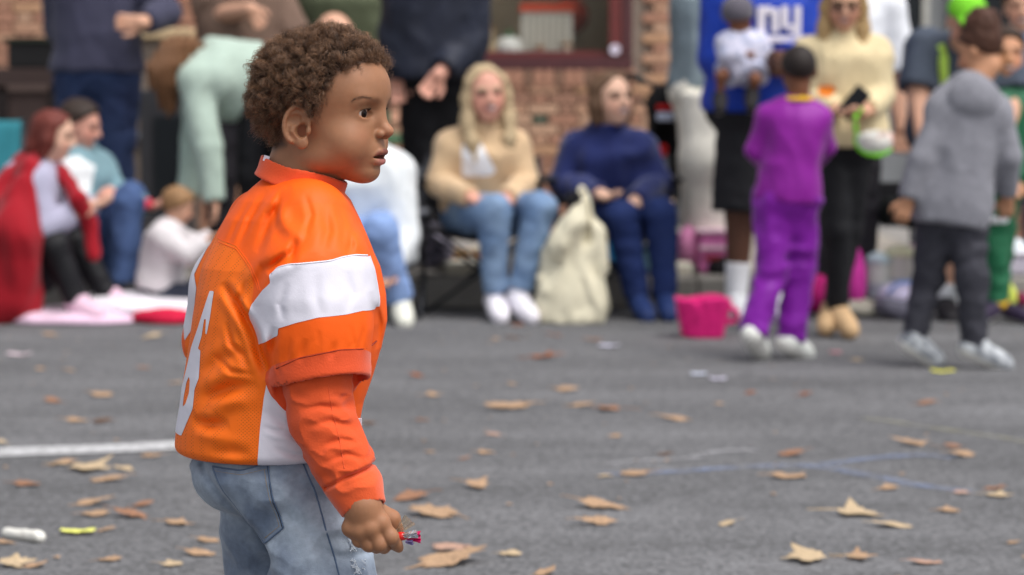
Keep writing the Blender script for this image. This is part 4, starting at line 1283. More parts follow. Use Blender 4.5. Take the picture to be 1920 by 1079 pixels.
# torn knee threads
thr = MB(); g_ = np.random.default_rng(8)
for i in range(46):
    a = snap(A(676 + g_.uniform(-12, 8), 1030 + g_.uniform(-28, 45), -.13), jeans, 5)[0]
    d = unit(g_.normal(size=3)) * g_.uniform(.003, .008)
    thr.tube([a - d, a + np.array([.002, -.002, .001]), a + d], .0006, 4)
thr.build("frayed_threads", mat("fray", lin(205, 212, 220), rough=.9), jn)["kind"] = "stuff"

# shoes, below the frame
for (p, yy) in ((A(600, 1440, -.06), 0), (A(455, 1440, .10), 0)):
    cx, cy = p[0], p[1]
    def shoe(P, cx=cx, cy=cy):
        d = smin(ell(P, (cx + .05, cy, .035), (.095, .038, .036)), ell(P, (cx, cy, .06), (.045, .036, .045)), .03)
        return np.maximum(d, .014 - P[:, 2])
    s_ = sobj("shoe", shoe, (cx - .08, cy - .06, -.01), (cx + .17, cy + .06, .13), .006, cloth("boy_shoe", (225, 225, 225)), boy)
    MB().box((cx + .048, cy, .009), (.098, .038, .009), bev=.006).build("sole", cloth("boy_sole", (235, 235, 235)), s_)
# what the feet stand under: socks
# ---------------- the sweet in his fingers
cw_ = empty("wrapped_sweet", Hn(760, 720, 0), "red sweet in a pink and silver twisted wrapper held in the boy's fingers", "sweet")
def swt(P): return ell(P, Hn(752, 718, .010), (.0085, .007, .0062)) + .0006 * vnoise(P, 200, 3)
sobj("red_sweet", swt, Hn(752, 718, .010) - .012, Hn(752, 718, .010) + .012, .0011, mat("sweet_red", lin(205, 28, 22), rough=.15, coat=.6, var=.2, vs=200), cw_)
def foil(p0, p1, w0, w1, m, name, seed, wave=.0022):
    g = np.random.default_rng(seed); p0 = np.array(p0); p1 = np.array(p1); ax = p1 - p0; side = unit(np.cross(ax, [0, 1, .3])); up = unit(np.cross(side, ax))
    V = []; F_ = []; nu, nv = 10, 9
    for i in range(nu):
        for j in range(nv):
            u = i / (nu - 1); v = j / (nv - 1) - .5
            V.append(p0 + ax * u + side * v * (w0 + (w1 - w0) * u) * 2 + up * (wave * (u + .2) * math.sin(j * 2.4 + seed) + g.normal() * .0005))
    F_ = [(i * nv + j, i * nv + j + 1, (i + 1) * nv + j + 1, (i + 1) * nv + j) for i in range(nu - 1) for j in range(nv - 1)]
    o = obj(name, np.array(V), F_, m, cw_, smooth=False)
    md = o.modifiers.new("solid", 'SOLIDIFY'); md.thickness = .00025
    return o
foil(Hn(775, 722, .008), Hn(930, 735, .0), .004, .009, mat("foil_pink", lin(225, 40, 110), rough=.18, metal=.35, var=.3, vs=300), "pink_wrapper_end", 1)
foil(Hn(770, 715, .004), Hn(900, 700, -.004), .0035, .006, mat("foil_silver", lin(222, 225, 232), rough=.12, metal=.8, var=.2, vs=300), "silver_wrapper_end", 2)
foil(Hn(790, 770, .004), Hn(860, 775, .0), .002, .004, mat("foil_lilac", lin(150, 140, 190), rough=.2, metal=.5, var=.3, vs=300), "silver_wrapper_end", 3)
foil(Hn(700, 690, .012), Hn(830, 560, .01), .003, .010, mat("foil_clear", lin(240, 232, 215), rough=.08, trans=.92, var=0), "clear_wrapper_end", 5, .003)
# ================================================================ people behind
SKIN = {'fair': (206, 158, 132), 'pale': (218, 176, 152), 'tan': (200, 146, 112), 'brown': (120, 76, 54), 'dark': (92, 60, 46), 'rosy': (214, 158, 138)}
def rot_frame(yaw, pitch=0.0, roll=0.0):
    y = math.radians(yaw); p = math.radians(pitch)
    f = np.array([math.cos(y) * math.cos(p), math.sin(y) * math.cos(p), math.sin(p)])
    l = np.array([-math.sin(y), math.cos(y), 0.0]); u = np.cross(f, l)
    if roll:
        r = math.radians(roll); l, u = l * math.cos(r) + u * math.sin(r), u * math.cos(r) - l * math.sin(r)
    return np.stack([f, l, u])

def bg_head(q):
    x, y, z = q.T; s = np.stack([x, np.abs(y), z], 1)
    d = ell(q, (-.03, 0, .12), (.40, .325, .365))
    d = smin(d, ell(q, (.12, 0, -.14), (.27, .255, .32)), .1)
    d = smin(d, ell(s, (.20, .13, -.12), (.14, .13, .16)), .08)
    d = smin(d, ell(q, (.22, 0, -.37), (.12, .13, .10)), .10)
    d = smin(d, ell(s, (.33, .11, .10), (.05, .12, .04)), .07)
    d = smax(d, -ell(s, (.44, .135, .035), (.09, .09, .055)), .06)
    d = smin(d, cone(q, (.37, 0, .06), (.46, 0, -.10), .03, .045), .05)
    d = smin(d, ell(s, (.42, .045, -.12), (.045, .03, .03)), .03)
    d = smin(d, ell(q, (.335, 0, -.235), (.07, .10, .035)), .05)
    d = smin(d, ell(s, (.0, .335, -.02), (.075, .035, .13)), .03)
    return d

def hair_sdf(q, style, hl=0.0):
    x, y, z = q.T
    cut_ = plane(q, (.26, 0, .30 + hl), (.72, 0, -.68))
    if style == 'buzz':
        return smax(ell(q, (-.03, 0, .125), (.42, .345, .385)), plane(q, (.20, 0, .26), (.66, 0, -.75)), .03)
    vol = .0
    if style == 'short': vol = .045
    if style == 'curly': vol = .11
    n = (.016 if style != 'curly' else .05) * vnoise(q, 9, 4) + (.03 * vnoise(q, 22, 5) if style == 'curly' else 0)
    d = smax(ell(q, (-.045, 0, .145), (.44 + vol, .36 + vol, .385 + vol)) + n, cut_, .05)
    if style == 'long':
        strands = .012 * np.sin(np.arctan2(y, x + .1) * 26 + z * 3)
        s = np.stack([x, np.abs(y), z], 1)
        side = tube(s, [(.10, .29, .22), (.06, .345, -.05), (.10, .36, -.45), (.22, .33, -.80), (.26, .30, -1.15)], [.10, .10, .125, .12, .06], .1)
        back = tube(q, [(-.2, 0, .15), (-.30, 0, -.3), (-.28, 0, -.8)], [.28, .24, .20], .1)
        d = smin(d, smin(side, back, .12) + strands, .08)
        d = smax(d, -ell(q, (.48, 0, .02), (.46, .31, .46)), .04)
    if style == 'bob':
        s = np.stack([x, np.abs(y), z], 1)
        side = tube(s, [(.0, .30, .22), (-.02, .34, -.10), (-.02, .33, -.36)], [.13, .13, .11], .1)
        back = tube(q, [(-.2, 0, .15), (-.28, 0, -.30)], [.28, .26], .1)
        d = smin(d, smin(side, back, .12) + .014 * np.sin(np.arctan2(y, x) * 22), .08)
        d = smax(d, -ell(q, (.48, 0, .02), (.46, .295, .43)), .04)
    if style == 'bun':
        d = smin(d, sph(q, (-.22, 0, .42), .34) + .05 * vnoise(q, 10, 9), .08)
    return d

JN = ['head', 'neck', 'pelvis', 'shL', 'shR', 'elL', 'elR', 'wrL', 'wrR', 'hipL', 'hipR', 'knL', 'knR', 'anL', 'anR', 'toL', 'toR']
def std_joints(base, H, yaw):
    R = rot_frame(yaw); f, l, u = R
    T = dict(head=(.015, 0, .932), neck=(-.005, 0, .845), pelvis=(0, 0, .53), shL=(0, .112, .805), shR=(0, -.112, .805), elL=(-.01, .145, .63), elR=(-.01, -.145, .63),
             wrL=(.03, .15, .485), wrR=(.03, -.15, .485), hipL=(0, .052, .51), hipR=(0, -.052, .51), knL=(.01, .058, .28), knR=(.01, -.058, .28),
             anL=(-.01, .062, .05), anR=(-.01, -.062, .05))
    J = {k: np.array(base) + H * (v[0] * f + v[1] * l + v[2] * u) for k, v in T.items()}
    J['toL'] = J['anL'] + H * (.105 * f + .015 * l - .028 * u); J['toR'] = J['anR'] + H * (.105 * f - .015 * l - .028 * u)
    return J

def person(label, base, H, yaw, J={}, head=(0, 0, 0), headsize=None, skin='fair', hair='short', haircol=(60, 44, 34), top=None, bottom=None, shoes=(230, 230, 230),
           sole=None, group=None, hh=.0105, socks=None, hand_dir=None, girth=1.0, eyes=True, topkw={}, res=1.0, hands=True):
    base = np.array(base, float)
    t = empty("person", (base[0], base[1], base[2]), label, "person", group)
    j = std_joints(base, H, yaw)
    for k, v in J.items(): j[k] = np.array(v, float)
    if 'head' in J and 'neck' not in J: j['neck'] = j['head'] + np.array([0, 0, -.088 * H])
    hs = headsize or (.132 * H if H > 1.45 else .165 * H ** .6 * .235 / .165 * .86)
    HRm = rot_frame(*head) if head != (0, 0, 0) else rot_frame(yaw)
    hc = j['head']
    toh = lambda P: (P - hc) @ HRm.T / hs
    upv = unit(j['neck'] - j['pelvis']); rt = unit(j['shR'] - j['shL']); rt = unit(rt - upv * (rt @ upv)); fw = np.cross(upv, rt)
    TRm = np.stack([rt, fw, upv]); Lt = np.linalg.norm(j['neck'] - j['pelvis'])
    mixp = lambda a: j['neck'] * (1 - a) + j['pelvis'] * a
    G = girth
    def torso(P, g=0.0):
        d = ell(P, mixp(.30), (.100 * H * G + g, .064 * H * G + g, .30 * Lt + g), TRm)
        d = smin(d, ell(P, mixp(.62), (.085 * H * G + g, .060 * H * G + g, .26 * Lt + g), TRm), .06)
        d = smin(d, ell(P, mixp(.98), (.095 * H * G + g, .068 * H * G + g, .07 * H + g), TRm), .06)
        return smin(d, tube(P, [j['shL'], mixp(.06), j['shR']], [.034 * H + g, .038 * H + g, .034 * H + g]), .05)
    def arm(P, s, g=0.0, fore=1.0, ext=0.0):
        w = j['el' + s] + (j['wr' + s] - j['el' + s]) * fore
        return tube(P, [j['sh' + s], j['el' + s], w], [.033 * H * G + g, .0265 * H * G + g, (.0265 + (.0175 - .0265) * fore) * H * G + g], .012)
    def leg(P, s, g=0.0, k=1.0, an=None):
        return tube(P, [j['hip' + s], j['kn' + s], j['an' + s] if an is None else an], [.052 * H * G + g, .036 * H * G + g, .024 * H * G + g], .02)
    def hand(P, s):
        w = j['wr' + s]; d0 = unit(w - j['el' + s])
        if hand_dir and s in hand_dir: d0 = unit(hand_dir[s])
        side = unit(np.cross(d0, fw if abs(d0 @ fw) < .8 else upv)); nrm = np.cross(side, d0)
        k = H / 1.7
        d = None
        palm = rbox(P, w + d0 * .045 * k, (.040 * k, .037 * k, .013 * k), .012 * k, np.stack([d0, side, nrm]))
        d = palm
        for i, (o, L_) in enumerate(((-.030, .062), (-.010, .074), (.010, .070), (.030, .055))):
            a = w + d0 * .080 * k + side * o * k; b = a + (d0 * .55 + nrm * .25) * L_ * k * .6; c = b + (d0 * .35 + nrm * .75) * L_ * k * .5
            d = smin(d, tube(P, [a, b, c], [.0095 * k, .0088 * k, .0075 * k]), .004)
        a = w + d0 * .02 * k - side * .032 * k
        return smin(d, tube(P, [a, a + (d0 * .6 - side * .6) * .04 * k, a + (d0 * 1.0 - side * .5 + nrm * .3) * .06 * k], [.013 * k, .011 * k, .009 * k]), .006)
    def bodyf(P):
        d = bg_head(toh(P)) * hs
        d = smin(d, cone(P, hc + HRm[2] * (-.30 * hs) - HRm[0] * .06 * hs, j['neck'] - upv * .02, .034 * H, .037 * H), .02)
        d = smin(d, torso(P, -.012), .03)
        for s in 'LR':
            d = smin(d, arm(P, s, -.001), .02)
            if hands: d = smin(d, hand(P, s), .012)
            d = smin(d, leg(P, s, -.006), .03)
            d = smin(d, tube(P, [j['an' + s], j['to' + s]], [.022 * H, .014 * H]), .01)
        return d
    allj = np.array(list(j.values())); pad = .17 * H / 1.7
    lo_, hi_ = allj.min(0) - pad, allj.max(0) + pad
    hi_[2] = max(hi_[2], hc[2] + hs * .6)
    lo_[2] = max(lo_[2], -.03)
    sk = np.array(lin(*SKIN[skin]))
    def skc(V):
        q = toh(V); c = np.tile(sk, (len(V), 1)); s = np.stack([q[:, 0], np.abs(q[:, 1]), q[:, 2]], 1)
        def bl(m, rgb):
            nonlocal c; c = c * (1 - m[:, None]) + np.array(rgb) * m[:, None]
        bl(.5 * np.exp(-(np.linalg.norm(s - np.array([.30, .17, -.12]), axis=1) / .12) ** 2), sk * (1.05, .72, .70))
        bl(1 - sstep(.0, .04, ell(q, (.36, 0, -.235), (.06, .105, .035))), sk * (.72, .34, .36)); bl(1 - sstep(.0, .02, ell(q, (.40, 0, -.232), (.05, .075, .014))), np.array([.75, .72, .68]))
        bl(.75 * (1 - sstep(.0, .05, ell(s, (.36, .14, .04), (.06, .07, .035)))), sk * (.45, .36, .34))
        bl(1 - sstep(.0, .03, ell(s, (.355, .14, .115), (.08, .075, .012))), np.array(lin(*haircol)) * .9 + sk * .1)
        return c
    res_ = hh * res
    b = sobj("body", bodyf, lo_, hi_, res_, mat("skin_bg", attr=True, rough=.55, var=.05, vs=30, spec=.35), t, col=skc)
    b['label'] = "skin of head, arms and hands"
    if eyes:
        for sg in (-1, 1):
            c = hc + (np.array([.345, sg * .135, .035]) * hs) @ HRm
            ev = MB().lathe(c - HRm[0] * .012, [(.001, -.0), (.010, .003), (.0125, .010), (.010, .017), (.0055, .0205), (.0005, .0215)], 12, HRm[0])
            ev.build("eye", cloth("eye_bg", (40, 30, 26), rough=.2), t, smooth=True)
    if hair != 'none':
        def hf(P): return hair_sdf(toh(P), hair) * hs
        e = 1.05 if hair in ('long',) else .80
        obj_ = sobj("hair", hf, hc - hs * np.array([e, e, 1.45 if hair == 'long' else 1.1 if hair == 'bob' else .6]), hc + hs * np.array([e, e, .95]), hs * .045,
             mat("hair_%d_%d_%d" % haircol, lin(*haircol), rough=.6, var=.35, vs=70, bump=.002, bs=150, spec=.3), t)
    seed = int(abs(base[0] * 31 + H * 77)) % 50
    if bottom:
        bc, kind, loose = bottom.get('m'), bottom.get('kind', 'long'), bottom.get('loose', .006)
        ends = {}
        for s in 'LR':
            if kind == 'long': ends[s] = j['an' + s] + (j['kn' + s] - j['an' + s]) * bottom.get('crop', .06)
            else: ends[s] = j['kn' + s] + (j['hip' + s] - j['kn' + s]) * bottom.get('crop', .05)
        def bf(P):
            d = smax(ell(P, mixp(1.0), (.098 * H * G + loose, .072 * H * G + loose, .075 * H), TRm), plane(P, mixp(.84), upv), .01)
            for s in 'LR':
                if kind == 'long':
                    e = tube(P, [j['hip' + s], j['kn' + s], ends[s]], [.054 * H * G + loose, .038 * H * G + loose, bottom.get('ankle', .027) * H * G + loose], .02)
                    e = smax(e, plane(P, ends[s], ends[s] - j['kn' + s]), .006)
                else:
                    e = tube(P, [j['hip' + s], ends[s]], [.056 * H * G + loose, .047 * H * G + loose + .015])
                    e = smax(e, plane(P, ends[s], ends[s] - j['hip' + s]), .006)
                d = smin(d, e, .03)
            return d - folds(P, 10, .75 * bottom.get('fold', .008), seed + 3, (1, 1, 1.3)) - folds(P, 26, .002, seed + 7) + .002 * vnoise(P, 14, seed)
        tr = sobj("trousers" if kind == 'long' else "shorts", bf, lo_, hi_, .0125 * res, bc, t)
        if bottom.get('stripe'):
            Rl = rot_frame(yaw)
            for s in 'LR':
                sd_ = unit(j['kn' + s] - j['kn' + ('R' if s == 'L' else 'L')]) * (.045 * H)
                MB().tube([j['hip' + s] + sd_ * 1.2, j['kn' + s] + sd_, j['an' + s] + sd_ * .8], .008, 6).build("side_stripe", cloth("stripe_pale", (190, 205, 196)), tr)
    if top:
        tm, slen, loose = top['m'], top.get('sleeve', 1.0), top.get('loose', .012)
        hem = top.get('hem', 1.04)
        def tf(P):
            d = torso(P, loose)
            d = smin(d, ell(P, mixp(.93), (.100 * H * G + loose, .072 * H * G + loose, .30 * Lt), TRm), .05)
            q = (P - j['pelvis']) @ TRm.T; w_ = np.clip(q[:, 2] / Lt, 0, 1)
            fl = top.get('flare', .0)
            ax_ = (top.get('bw', .094) + .004 * w_) * H * G + loose + fl * (1 - w_); by_ = (.072 + .004 * np.sin(w_ * 3.1)) * H * G + loose + fl * (1 - w_)
            kk = ((np.abs(q[:, 0]) / ax_) ** 2.5 + (np.abs(q[:, 1]) / by_) ** 2.5) ** .4
            bx = smax((kk - 1) * by_, plane(P, mixp(.12), upv), .06)
            d = smin(d, smax(bx, plane(P, mixp(hem), -upv), .012), .03)
            if top.get('drape'): d = smin(d, top['drape'](P), .05)
            d = smax(d, plane(P, mixp(hem), -upv), .012)
            for s in 'LR':
                if slen >= 1: 
                    e = arm(P, s, loose * .9, .93); e = smax(e, plane(P, j['el' + s] + (j['wr' + s] - j['el' + s]) * .93, j['wr' + s] - j['el' + s]), .005)
                elif slen > .5:
                    fr = (slen - .5) * 2
                    e = arm(P, s, loose * .9, fr); e = smax(e, plane(P, j['el' + s] + (j['wr' + s] - j['el' + s]) * fr, j['wr' + s] - j['el' + s]), .005)
                elif slen > 0:
                    w = j['sh' + s] + (j['el' + s] - j['sh' + s]) * slen * 2
                    e = cone(P, j['sh' + s], w, .035 * H * G + loose, .031 * H * G + loose * 1.4); e = smax(e, plane(P, w, w - j['sh' + s]), .005)
                else: e = np.full(len(P), 1.0)
                d = smin(d, e, .028)
            if top.get('hood'):
                hp_ = j['neck'] - fw * .05 * H - upv * .015 * H
                d = smin(d, ell(P, hp_ - upv * .03 * H - fw * .022 * H, (.072 * H, .036 * H, .062 * H), TRm), .008)
                d = smin(d, ell(P, hp_ + upv * .02 * H + fw * .03 * H, (.055 * H, .045 * H, .028 * H), TRm), .02)
            if top.get('collar'):
                q = (P - j['neck'] - upv * .012 * H) @ TRm.T
                k = np.sqrt((q[:, 0] / (.047 * H)) ** 2 + (q[:, 1] / (.047 * H)) ** 2)
                d = smin(d, smax(np.abs(k - 1) * .045 * H - .008, np.abs(q[:, 2]) - .024 * H, .008), .015)
            return d - folds(P, 8, .65 * top.get('fold', .009), seed + 9, (1, 1, .45)) - folds(P, 24, .002, seed + 11, (1, 1, .5)) + .002 * vnoise(P, 12, seed)
        lo2 = lo_.copy()
        if top.get('patch'):
            V, N_2, Q = netmesh(tf, lo2, hi_, .0125 * res, newton=1); T_ = tris(Q); pcs = []
            for nm, pix, Yp, pm, lb in top['patch']:
                pts = [(at(a, b, Yp)[0], at(a, b, Yp)[2]) for a, b in pix]
                fld = np.maximum(poly2d(V[:, 0], V[:, 2], pts), V[:, 1] - (j['neck'][1] + j['pelvis'][1]) / 2)
                (vi, ni, ti), (V, N_2, T_) = clip(V, N_2, T_, fld); pcs.append((nm, vi, ni, ti, pm, lb))
            tp = obj(top.get('name', 'top'), V, T_, tm, t, N=N_2)
            for nm, vi, ni, ti, pm, lb in pcs:
                if len(ti): obj(nm, vi + ni * .002, ti, pm, tp, N=ni)['label'] = lb
        else:
            tp = sobj(top.get('name', 'top'), tf, lo2, hi_, .0125 * res, tm, t)
    if socks:
        for s in 'LR':
            a = j['an' + s]; b_ = a + (j['kn' + s] - a) * socks[1]
            sobj("sock", lambda P: smax(cone(P, a - (0, 0, .01), b_, .026 * H, .031 * H), plane(P, b_, b_ - a), .003), np.minimum(a, b_) - .08, np.maximum(a, b_) + .08, .010, cloth("sock_%d_%d_%d" % socks[0], socks[0]), t)
    if shoes:
        for s in 'LR':
            a, b_ = j['an' + s], j['to' + s]; dr = unit(b_ - a); sd = unit(np.cross(dr, [0, 0, 1])); upx = np.cross(sd, dr); k = max(H / 1.7, .84 if 1.1 < H < 1.5 else 0)
            b2 = b_ + dr * .022 * k; hl_ = a - dr * .020 * k
            Rm = np.stack([dr, sd, upx]); 
            c0 = (hl_ + b2) / 2
            a_low = a - upx * 0
            def sf(P, hl_=hl_, b2=b2, a=a, Rm=Rm):
                q = (P - c0) @ Rm.T
                d = smin(cone(P, hl_ - (0, 0, .012 * k), b2, .040 * k, .032 * k), cone(P, hl_, a + (0, 0, .035 * k), .036 * k, .040 * k), .05)
                d = smin(d, ell(P, hl_ * .42 + b2 * .58 + np.array([0, 0, .006 * k]), (.095 * k, .044 * k, .038 * k), Rm), .045)
                return d + .0015 * vnoise(P, 40, 2)
            V, N_2, Q = netmesh(sf, np.minimum(hl_, b2) - .09, np.maximum(a, b2) + .10, .0085, newton=1)
            if len(Q) == 0: continue
            low = (V - hl_) @ upx
            fcut = low + .022 * k
            (si), (so) = clip(V, N_2, tris(Q), fcut)
            sh = obj("shoe", so[0], so[2], shoes if not isinstance(shoes, tuple) else cloth("shoe_%d_%d_%d" % shoes, shoes, rough=.55), t, N=so[1])
            if len(si[2]): obj("sole", si[0], si[2], sole if sole is not None else cloth("sole_white", (226, 224, 218), rough=.6), sh, N=si[1])
    return t, j, dict(torso=torso, toh=toh, HR=HRm, hs=hs, TR=TRm, fw=fw, up=upv, rt=rt, mix=mixp)
# ================================================================ who stands and sits where
def G_(px, py, Y): return at(px, py, Y)
def base_(px, Y, z=0.0): p = at(px, 300, Y); p[2] = z; return p
TOPS = {}
# --- boy in purple, back to us
Y = 9.37
person("small boy in purple top and purple trousers seen from behind, one heel lifted", base_(1475, Y), 1.20, 97, dict(
    head=G_(1497, 134, Y), neck=G_(1497, 186, Y), pelvis=G_(1476, 372, Y), shL=G_(1440, 222, Y), shR=G_(1534, 222, Y - .02), elL=G_(1415, 282, Y + .02), elR=G_(1549, 276, Y + .05),
    wrL=G_(1440, 318, Y + .16), wrR=G_(1530, 310, Y + .18), hipL=G_(1448, 385, Y), hipR=G_(1502, 385, Y), knL=G_(1448, 505, Y - .03), knR=G_(1500, 510, Y + .03),
    anL=G_(1412, 628, Y - .10), toL=G_(1428, 664, Y + .02), anR=G_(1480, 642, Y), toR=G_(1500, 663, Y + .02) + np.array([.02, .05, 0])), head=(92, -4, 0), headsize=.202, skin='brown', hair='buzz', haircol=(40, 32, 30),
    top=dict(m=cloth("purple_top", (136, 26, 146), rough=.5, sheen=.1), sleeve=.86, bw=.084, loose=.004, hem=1.04, fold=.009), bottom=dict(m=cloth("purple_pants", (122, 20, 150), rough=.5, sheen=.1), loose=.012, fold=.012, crop=.02, ankle=.036),
    shoes=(228, 230, 224), eyes=False)
ring = MB(); c = G_(1497, 188, Y - .015)
ring.tube([c + np.array([.052 * math.cos(a), .05 * math.sin(a), .004]) for a in np.linspace(0, 2 * math.pi, 20)], .010, 6)
yc = bpy.data.objects[[o.name for o in bpy.data.objects if o.get('label', '').startswith("small boy in purple")][0]]
ring.build("yellow_collar", cloth("yellow_trim", (238, 190, 40)), yc, smooth=True)

# --- child in the grey hoodie, back to us
Y = 9.08
t, j, k = person("child in grey hoodie and charcoal jeans seen from behind, brown hair tied up", base_(1790, Y), 1.32, 60, dict(
    head=G_(1838, 96, Y + .04), neck=G_(1822, 158, Y + .02), pelvis=G_(1784, 388, Y), shL=G_(1766, 212, Y - .02), shR=G_(1864, 212, Y - .02), elL=G_(1728, 300, Y - .06), elR=G_(1890, 296, Y - .02),
    wrL=G_(1702, 376, Y - .06), wrR=G_(1888, 372, Y + .04), hipL=G_(1758, 400, Y), hipR=G_(1812, 400, Y), knL=G_(1742, 520, Y + .05), knR=G_(1822, 522, Y - .05),
    anL=G_(1712, 644, Y + .02), toL=G_(1745, 668, Y + .02), anR=G_(1826, 654, Y - .04), toR=G_(1876, 680, Y - .04)), head=(148, -22, 0), headsize=.205, skin='tan', hair='bun', haircol=(74, 46, 34),
    top=dict(m=cloth("grey_fleece", (132, 132, 140), var=.14, vs=40, sheen=.1), sleeve=1.0, loose=.016, hem=1.16, hood=True, fold=.013, flare=.012, bw=.080, name="hoodie"), bottom=dict(m=cloth("charcoal_denim", (58, 58, 66), var=.25, vs=30), loose=.008, fold=.014),
    shoes=cloth("trainer_grey", (196, 200, 204), col2=lin(104, 108, 116), cs=20, cw=.53, rough=.5), eyes=False)
# --- woman in the cream sweater with a phone
Y = 10.3
t, j, k = person("blonde woman in cream sweater and black leggings looking down at her phone", base_(1580, Y), 1.62, -95, dict(
    head=G_(1582, 8, Y - .06), neck=G_(1585, 66, Y), pelvis=G_(1582, 262, Y), shR=G_(1520, 102, Y), shL=G_(1638, 98, Y), elR=G_(1512, 190, Y - .02), elL=G_(1652, 178, Y - .02),
    wrR=G_(1570, 208, Y - .22), wrL=G_(1622, 206, Y - .22), hipR=G_(1558, 275, Y), hipL=G_(1600, 275, Y), knR=G_(1568, 430, Y - .04), knL=G_(1590, 430, Y + .05), anR=G_(1572, 590, Y), anL=G_(1560, 588, Y + .06),
    toR=G_(1592, 618, Y - .14), toL=G_(1550, 612, Y - .06)), head=(-93, -14, 0), headsize=.225, skin='fair', hair='long', haircol=(176, 146, 102),
    top=dict(m=cloth("cream_knit", (216, 198, 158), sheen=.1), sleeve=1.0, loose=.018, hem=1.06, fold=.014, collar=True, name="sweater", patch=[("chest_print", [(1534, 162), (1560, 160), (1566, 172), (1550, 184), (1532, 180)], 10.2, cloth("orange_print", (222, 128, 46)), "orange print on the chest")]), bottom=dict(m=cloth("black_leggings", (22, 22, 26), rough=.6), loose=.0, fold=.004, crop=.02),
    shoes=cloth("tan_suede", (192, 160, 122)), sole=cloth("tan_sole", (170, 140, 104)))
gl = MB()
for s in (-1, 1):
    c = j['head'] + (np.array([.40, s * .14, .04]) * k['hs']) @ k['HR']
    gl.tube([c + .028 * (math.cos(a) * k['HR'][1] + .7 * math.sin(a) * k['HR'][2]) for a in np.linspace(0, 2 * math.pi, 14)], .003, 5)
gl.build("spectacles", cloth("specs_black", (24, 22, 24), rough=.3), t, smooth=True)
ph = (j['wrR'] + j['wrL']) / 2 + np.array([0, -.06, .03])
p_ = empty("phone", ph, "black phone held in the cream sweater woman's hands", "phone")
MB().box(ph, (.036, .006, .072), rot_frame(0, -40), bev=.004).build("phone_case", cloth("phone_black", (24, 26, 30), rough=.3), p_)
MB().box(ph + np.array([0, .008, .004]), (.032, .001, .066), rot_frame(0, -40)).build("screen", mat("screen_glass", (.03, .04, .05), rough=.1, var=0), p_)

# --- man in the blue football jersey, child on his arm
Y = 11.1
t, j, k = person("man in royal blue jersey and black shorts carrying a toddler", base_(1410, Y), 1.85, -88, dict(
    neck=G_(1420, -38, Y), head=G_(1420, -90, Y), pelvis=G_(1412, 205, Y), shR=G_(1352, -2, Y), shL=G_(1508, 0, Y), elR=G_(1340, 112, Y - .05), elL=G_(1530, 100, Y - .05),
    wrR=G_(1430, 124, Y - .28), wrL=G_(1470, 110, Y - .26), hipR=G_(1400, 215, Y), hipL=G_(1450, 215, Y), knR=G_(1388, 400, Y - .02), knL=G_(1455, 400, Y + .05), anR=G_(1380, 568, Y), anL=G_(1460, 566, Y + .1),
    toR=G_(1388, 592, Y - .16), toL=G_(1462, 588, Y - .08)), headsize=.235, skin='dark', hair='buzz', haircol=(24, 20, 18), girth=1.12,
    top=dict(m=cloth("royal_blue", (24, 60, 168), rough=.5), sleeve=.96, loose=.026, hem=1.02, fold=.010, name="jersey"), bottom=dict(m=cloth("black_shorts", (34, 34, 38)), kind='short', crop=.02, loose=.018, fold=.01),
    socks=((232, 232, 236), .46), shoes=(214, 216, 220), sole=cloth("sole_dark", (40, 40, 42)))
LW = cloth("letter_white", (236, 230, 238), rough=.5)
def block_letter(name, px, py, boxes, dy=-.195):
    mb = MB()
    for (a, b, c, d) in boxes:
        p0 = G_(px + a, py + d, Y + dy); p1 = G_(px + c, py + b, Y + dy)
        mb.box((p0 + p1) / 2, (abs(p1[0] - p0[0]) / 2, .008, abs(p1[2] - p0[2]) / 2), bev=.003)
    mb.build(name, LW, t)
block_letter("letter_n", 1420, 12, [(0, 0, 15, 50), (15.5, 0, 26, 15), (26.5, 4, 40, 50)])
block_letter("letter_y", 1464, 12, [(0, 0, 14, 42), (14.5, 34, 24, 50), (24.5, 0, 38, 62)])
block_letter("letter_bar", 1414, 68, [(0, 0, 74, 12)])
# the toddler on his arm
Y2 = 10.80
t2, j2, k2 = person("toddler in grey beanie and pale patterned clothes held by the blue jersey man", G_(1385, 160, Y2), .82, 150, dict(
    head=G_(1384, 34, Y2), neck=G_(1388, 66, Y2 + .03), pelvis=G_(1396, 128, Y2 + .02), shL=G_(1362, 80, Y2 - .02), shR=G_(1420, 80, Y2 + .06), elL=G_(1362, 104, Y2 - .05), elR=G_(1428, 100, Y2 + .05), wrL=G_(1392, 104, Y2 - .06), wrR=G_(1440, 92, Y2 + .1),
    hipL=G_(1374, 132, Y2), hipR=G_(1412, 134, Y2), knL=G_(1352, 142, Y2 - .06), knR=G_(1416, 150, Y2 - .06), anL=G_(1350, 186, Y2 - .04), anR=G_(1410, 178, Y2 - .04), toL=G_(1350, 204, Y2 - .10), toR=G_(1408, 200, Y2 - .10)),
    head=(60, -10, 0), headsize=.175, skin='brown', hair='none', top=dict(m=cloth("pale_pattern", (206, 204, 222), col2=lin(150, 160, 190), cs=34, cw=.55), sleeve=1, loose=.016, hem=1.2), bottom=dict(m=cloth("pale_pattern", (1, 1, 1)), kind='short', loose=.014, crop=.4),
    shoes=cloth("tiny_shoes", (40, 38, 40)), eyes=False)
def beanie(P):
    q = k2['toh'](P)
    return (smax(ell(q, (-.05, 0, .14), (.47, .41, .45)) + .008 * np.sin(np.arctan2(q[:, 1], q[:, 0]) * 30), plane(q, (.1, 0, .02), (.35, 0, -.94)), .04)) * k2['hs']
sobj("beanie", beanie, j2['head'] - .14, j2['head'] + .16, .009, cloth("beanie_grey", (92, 88, 98), sheen=.2), t2)

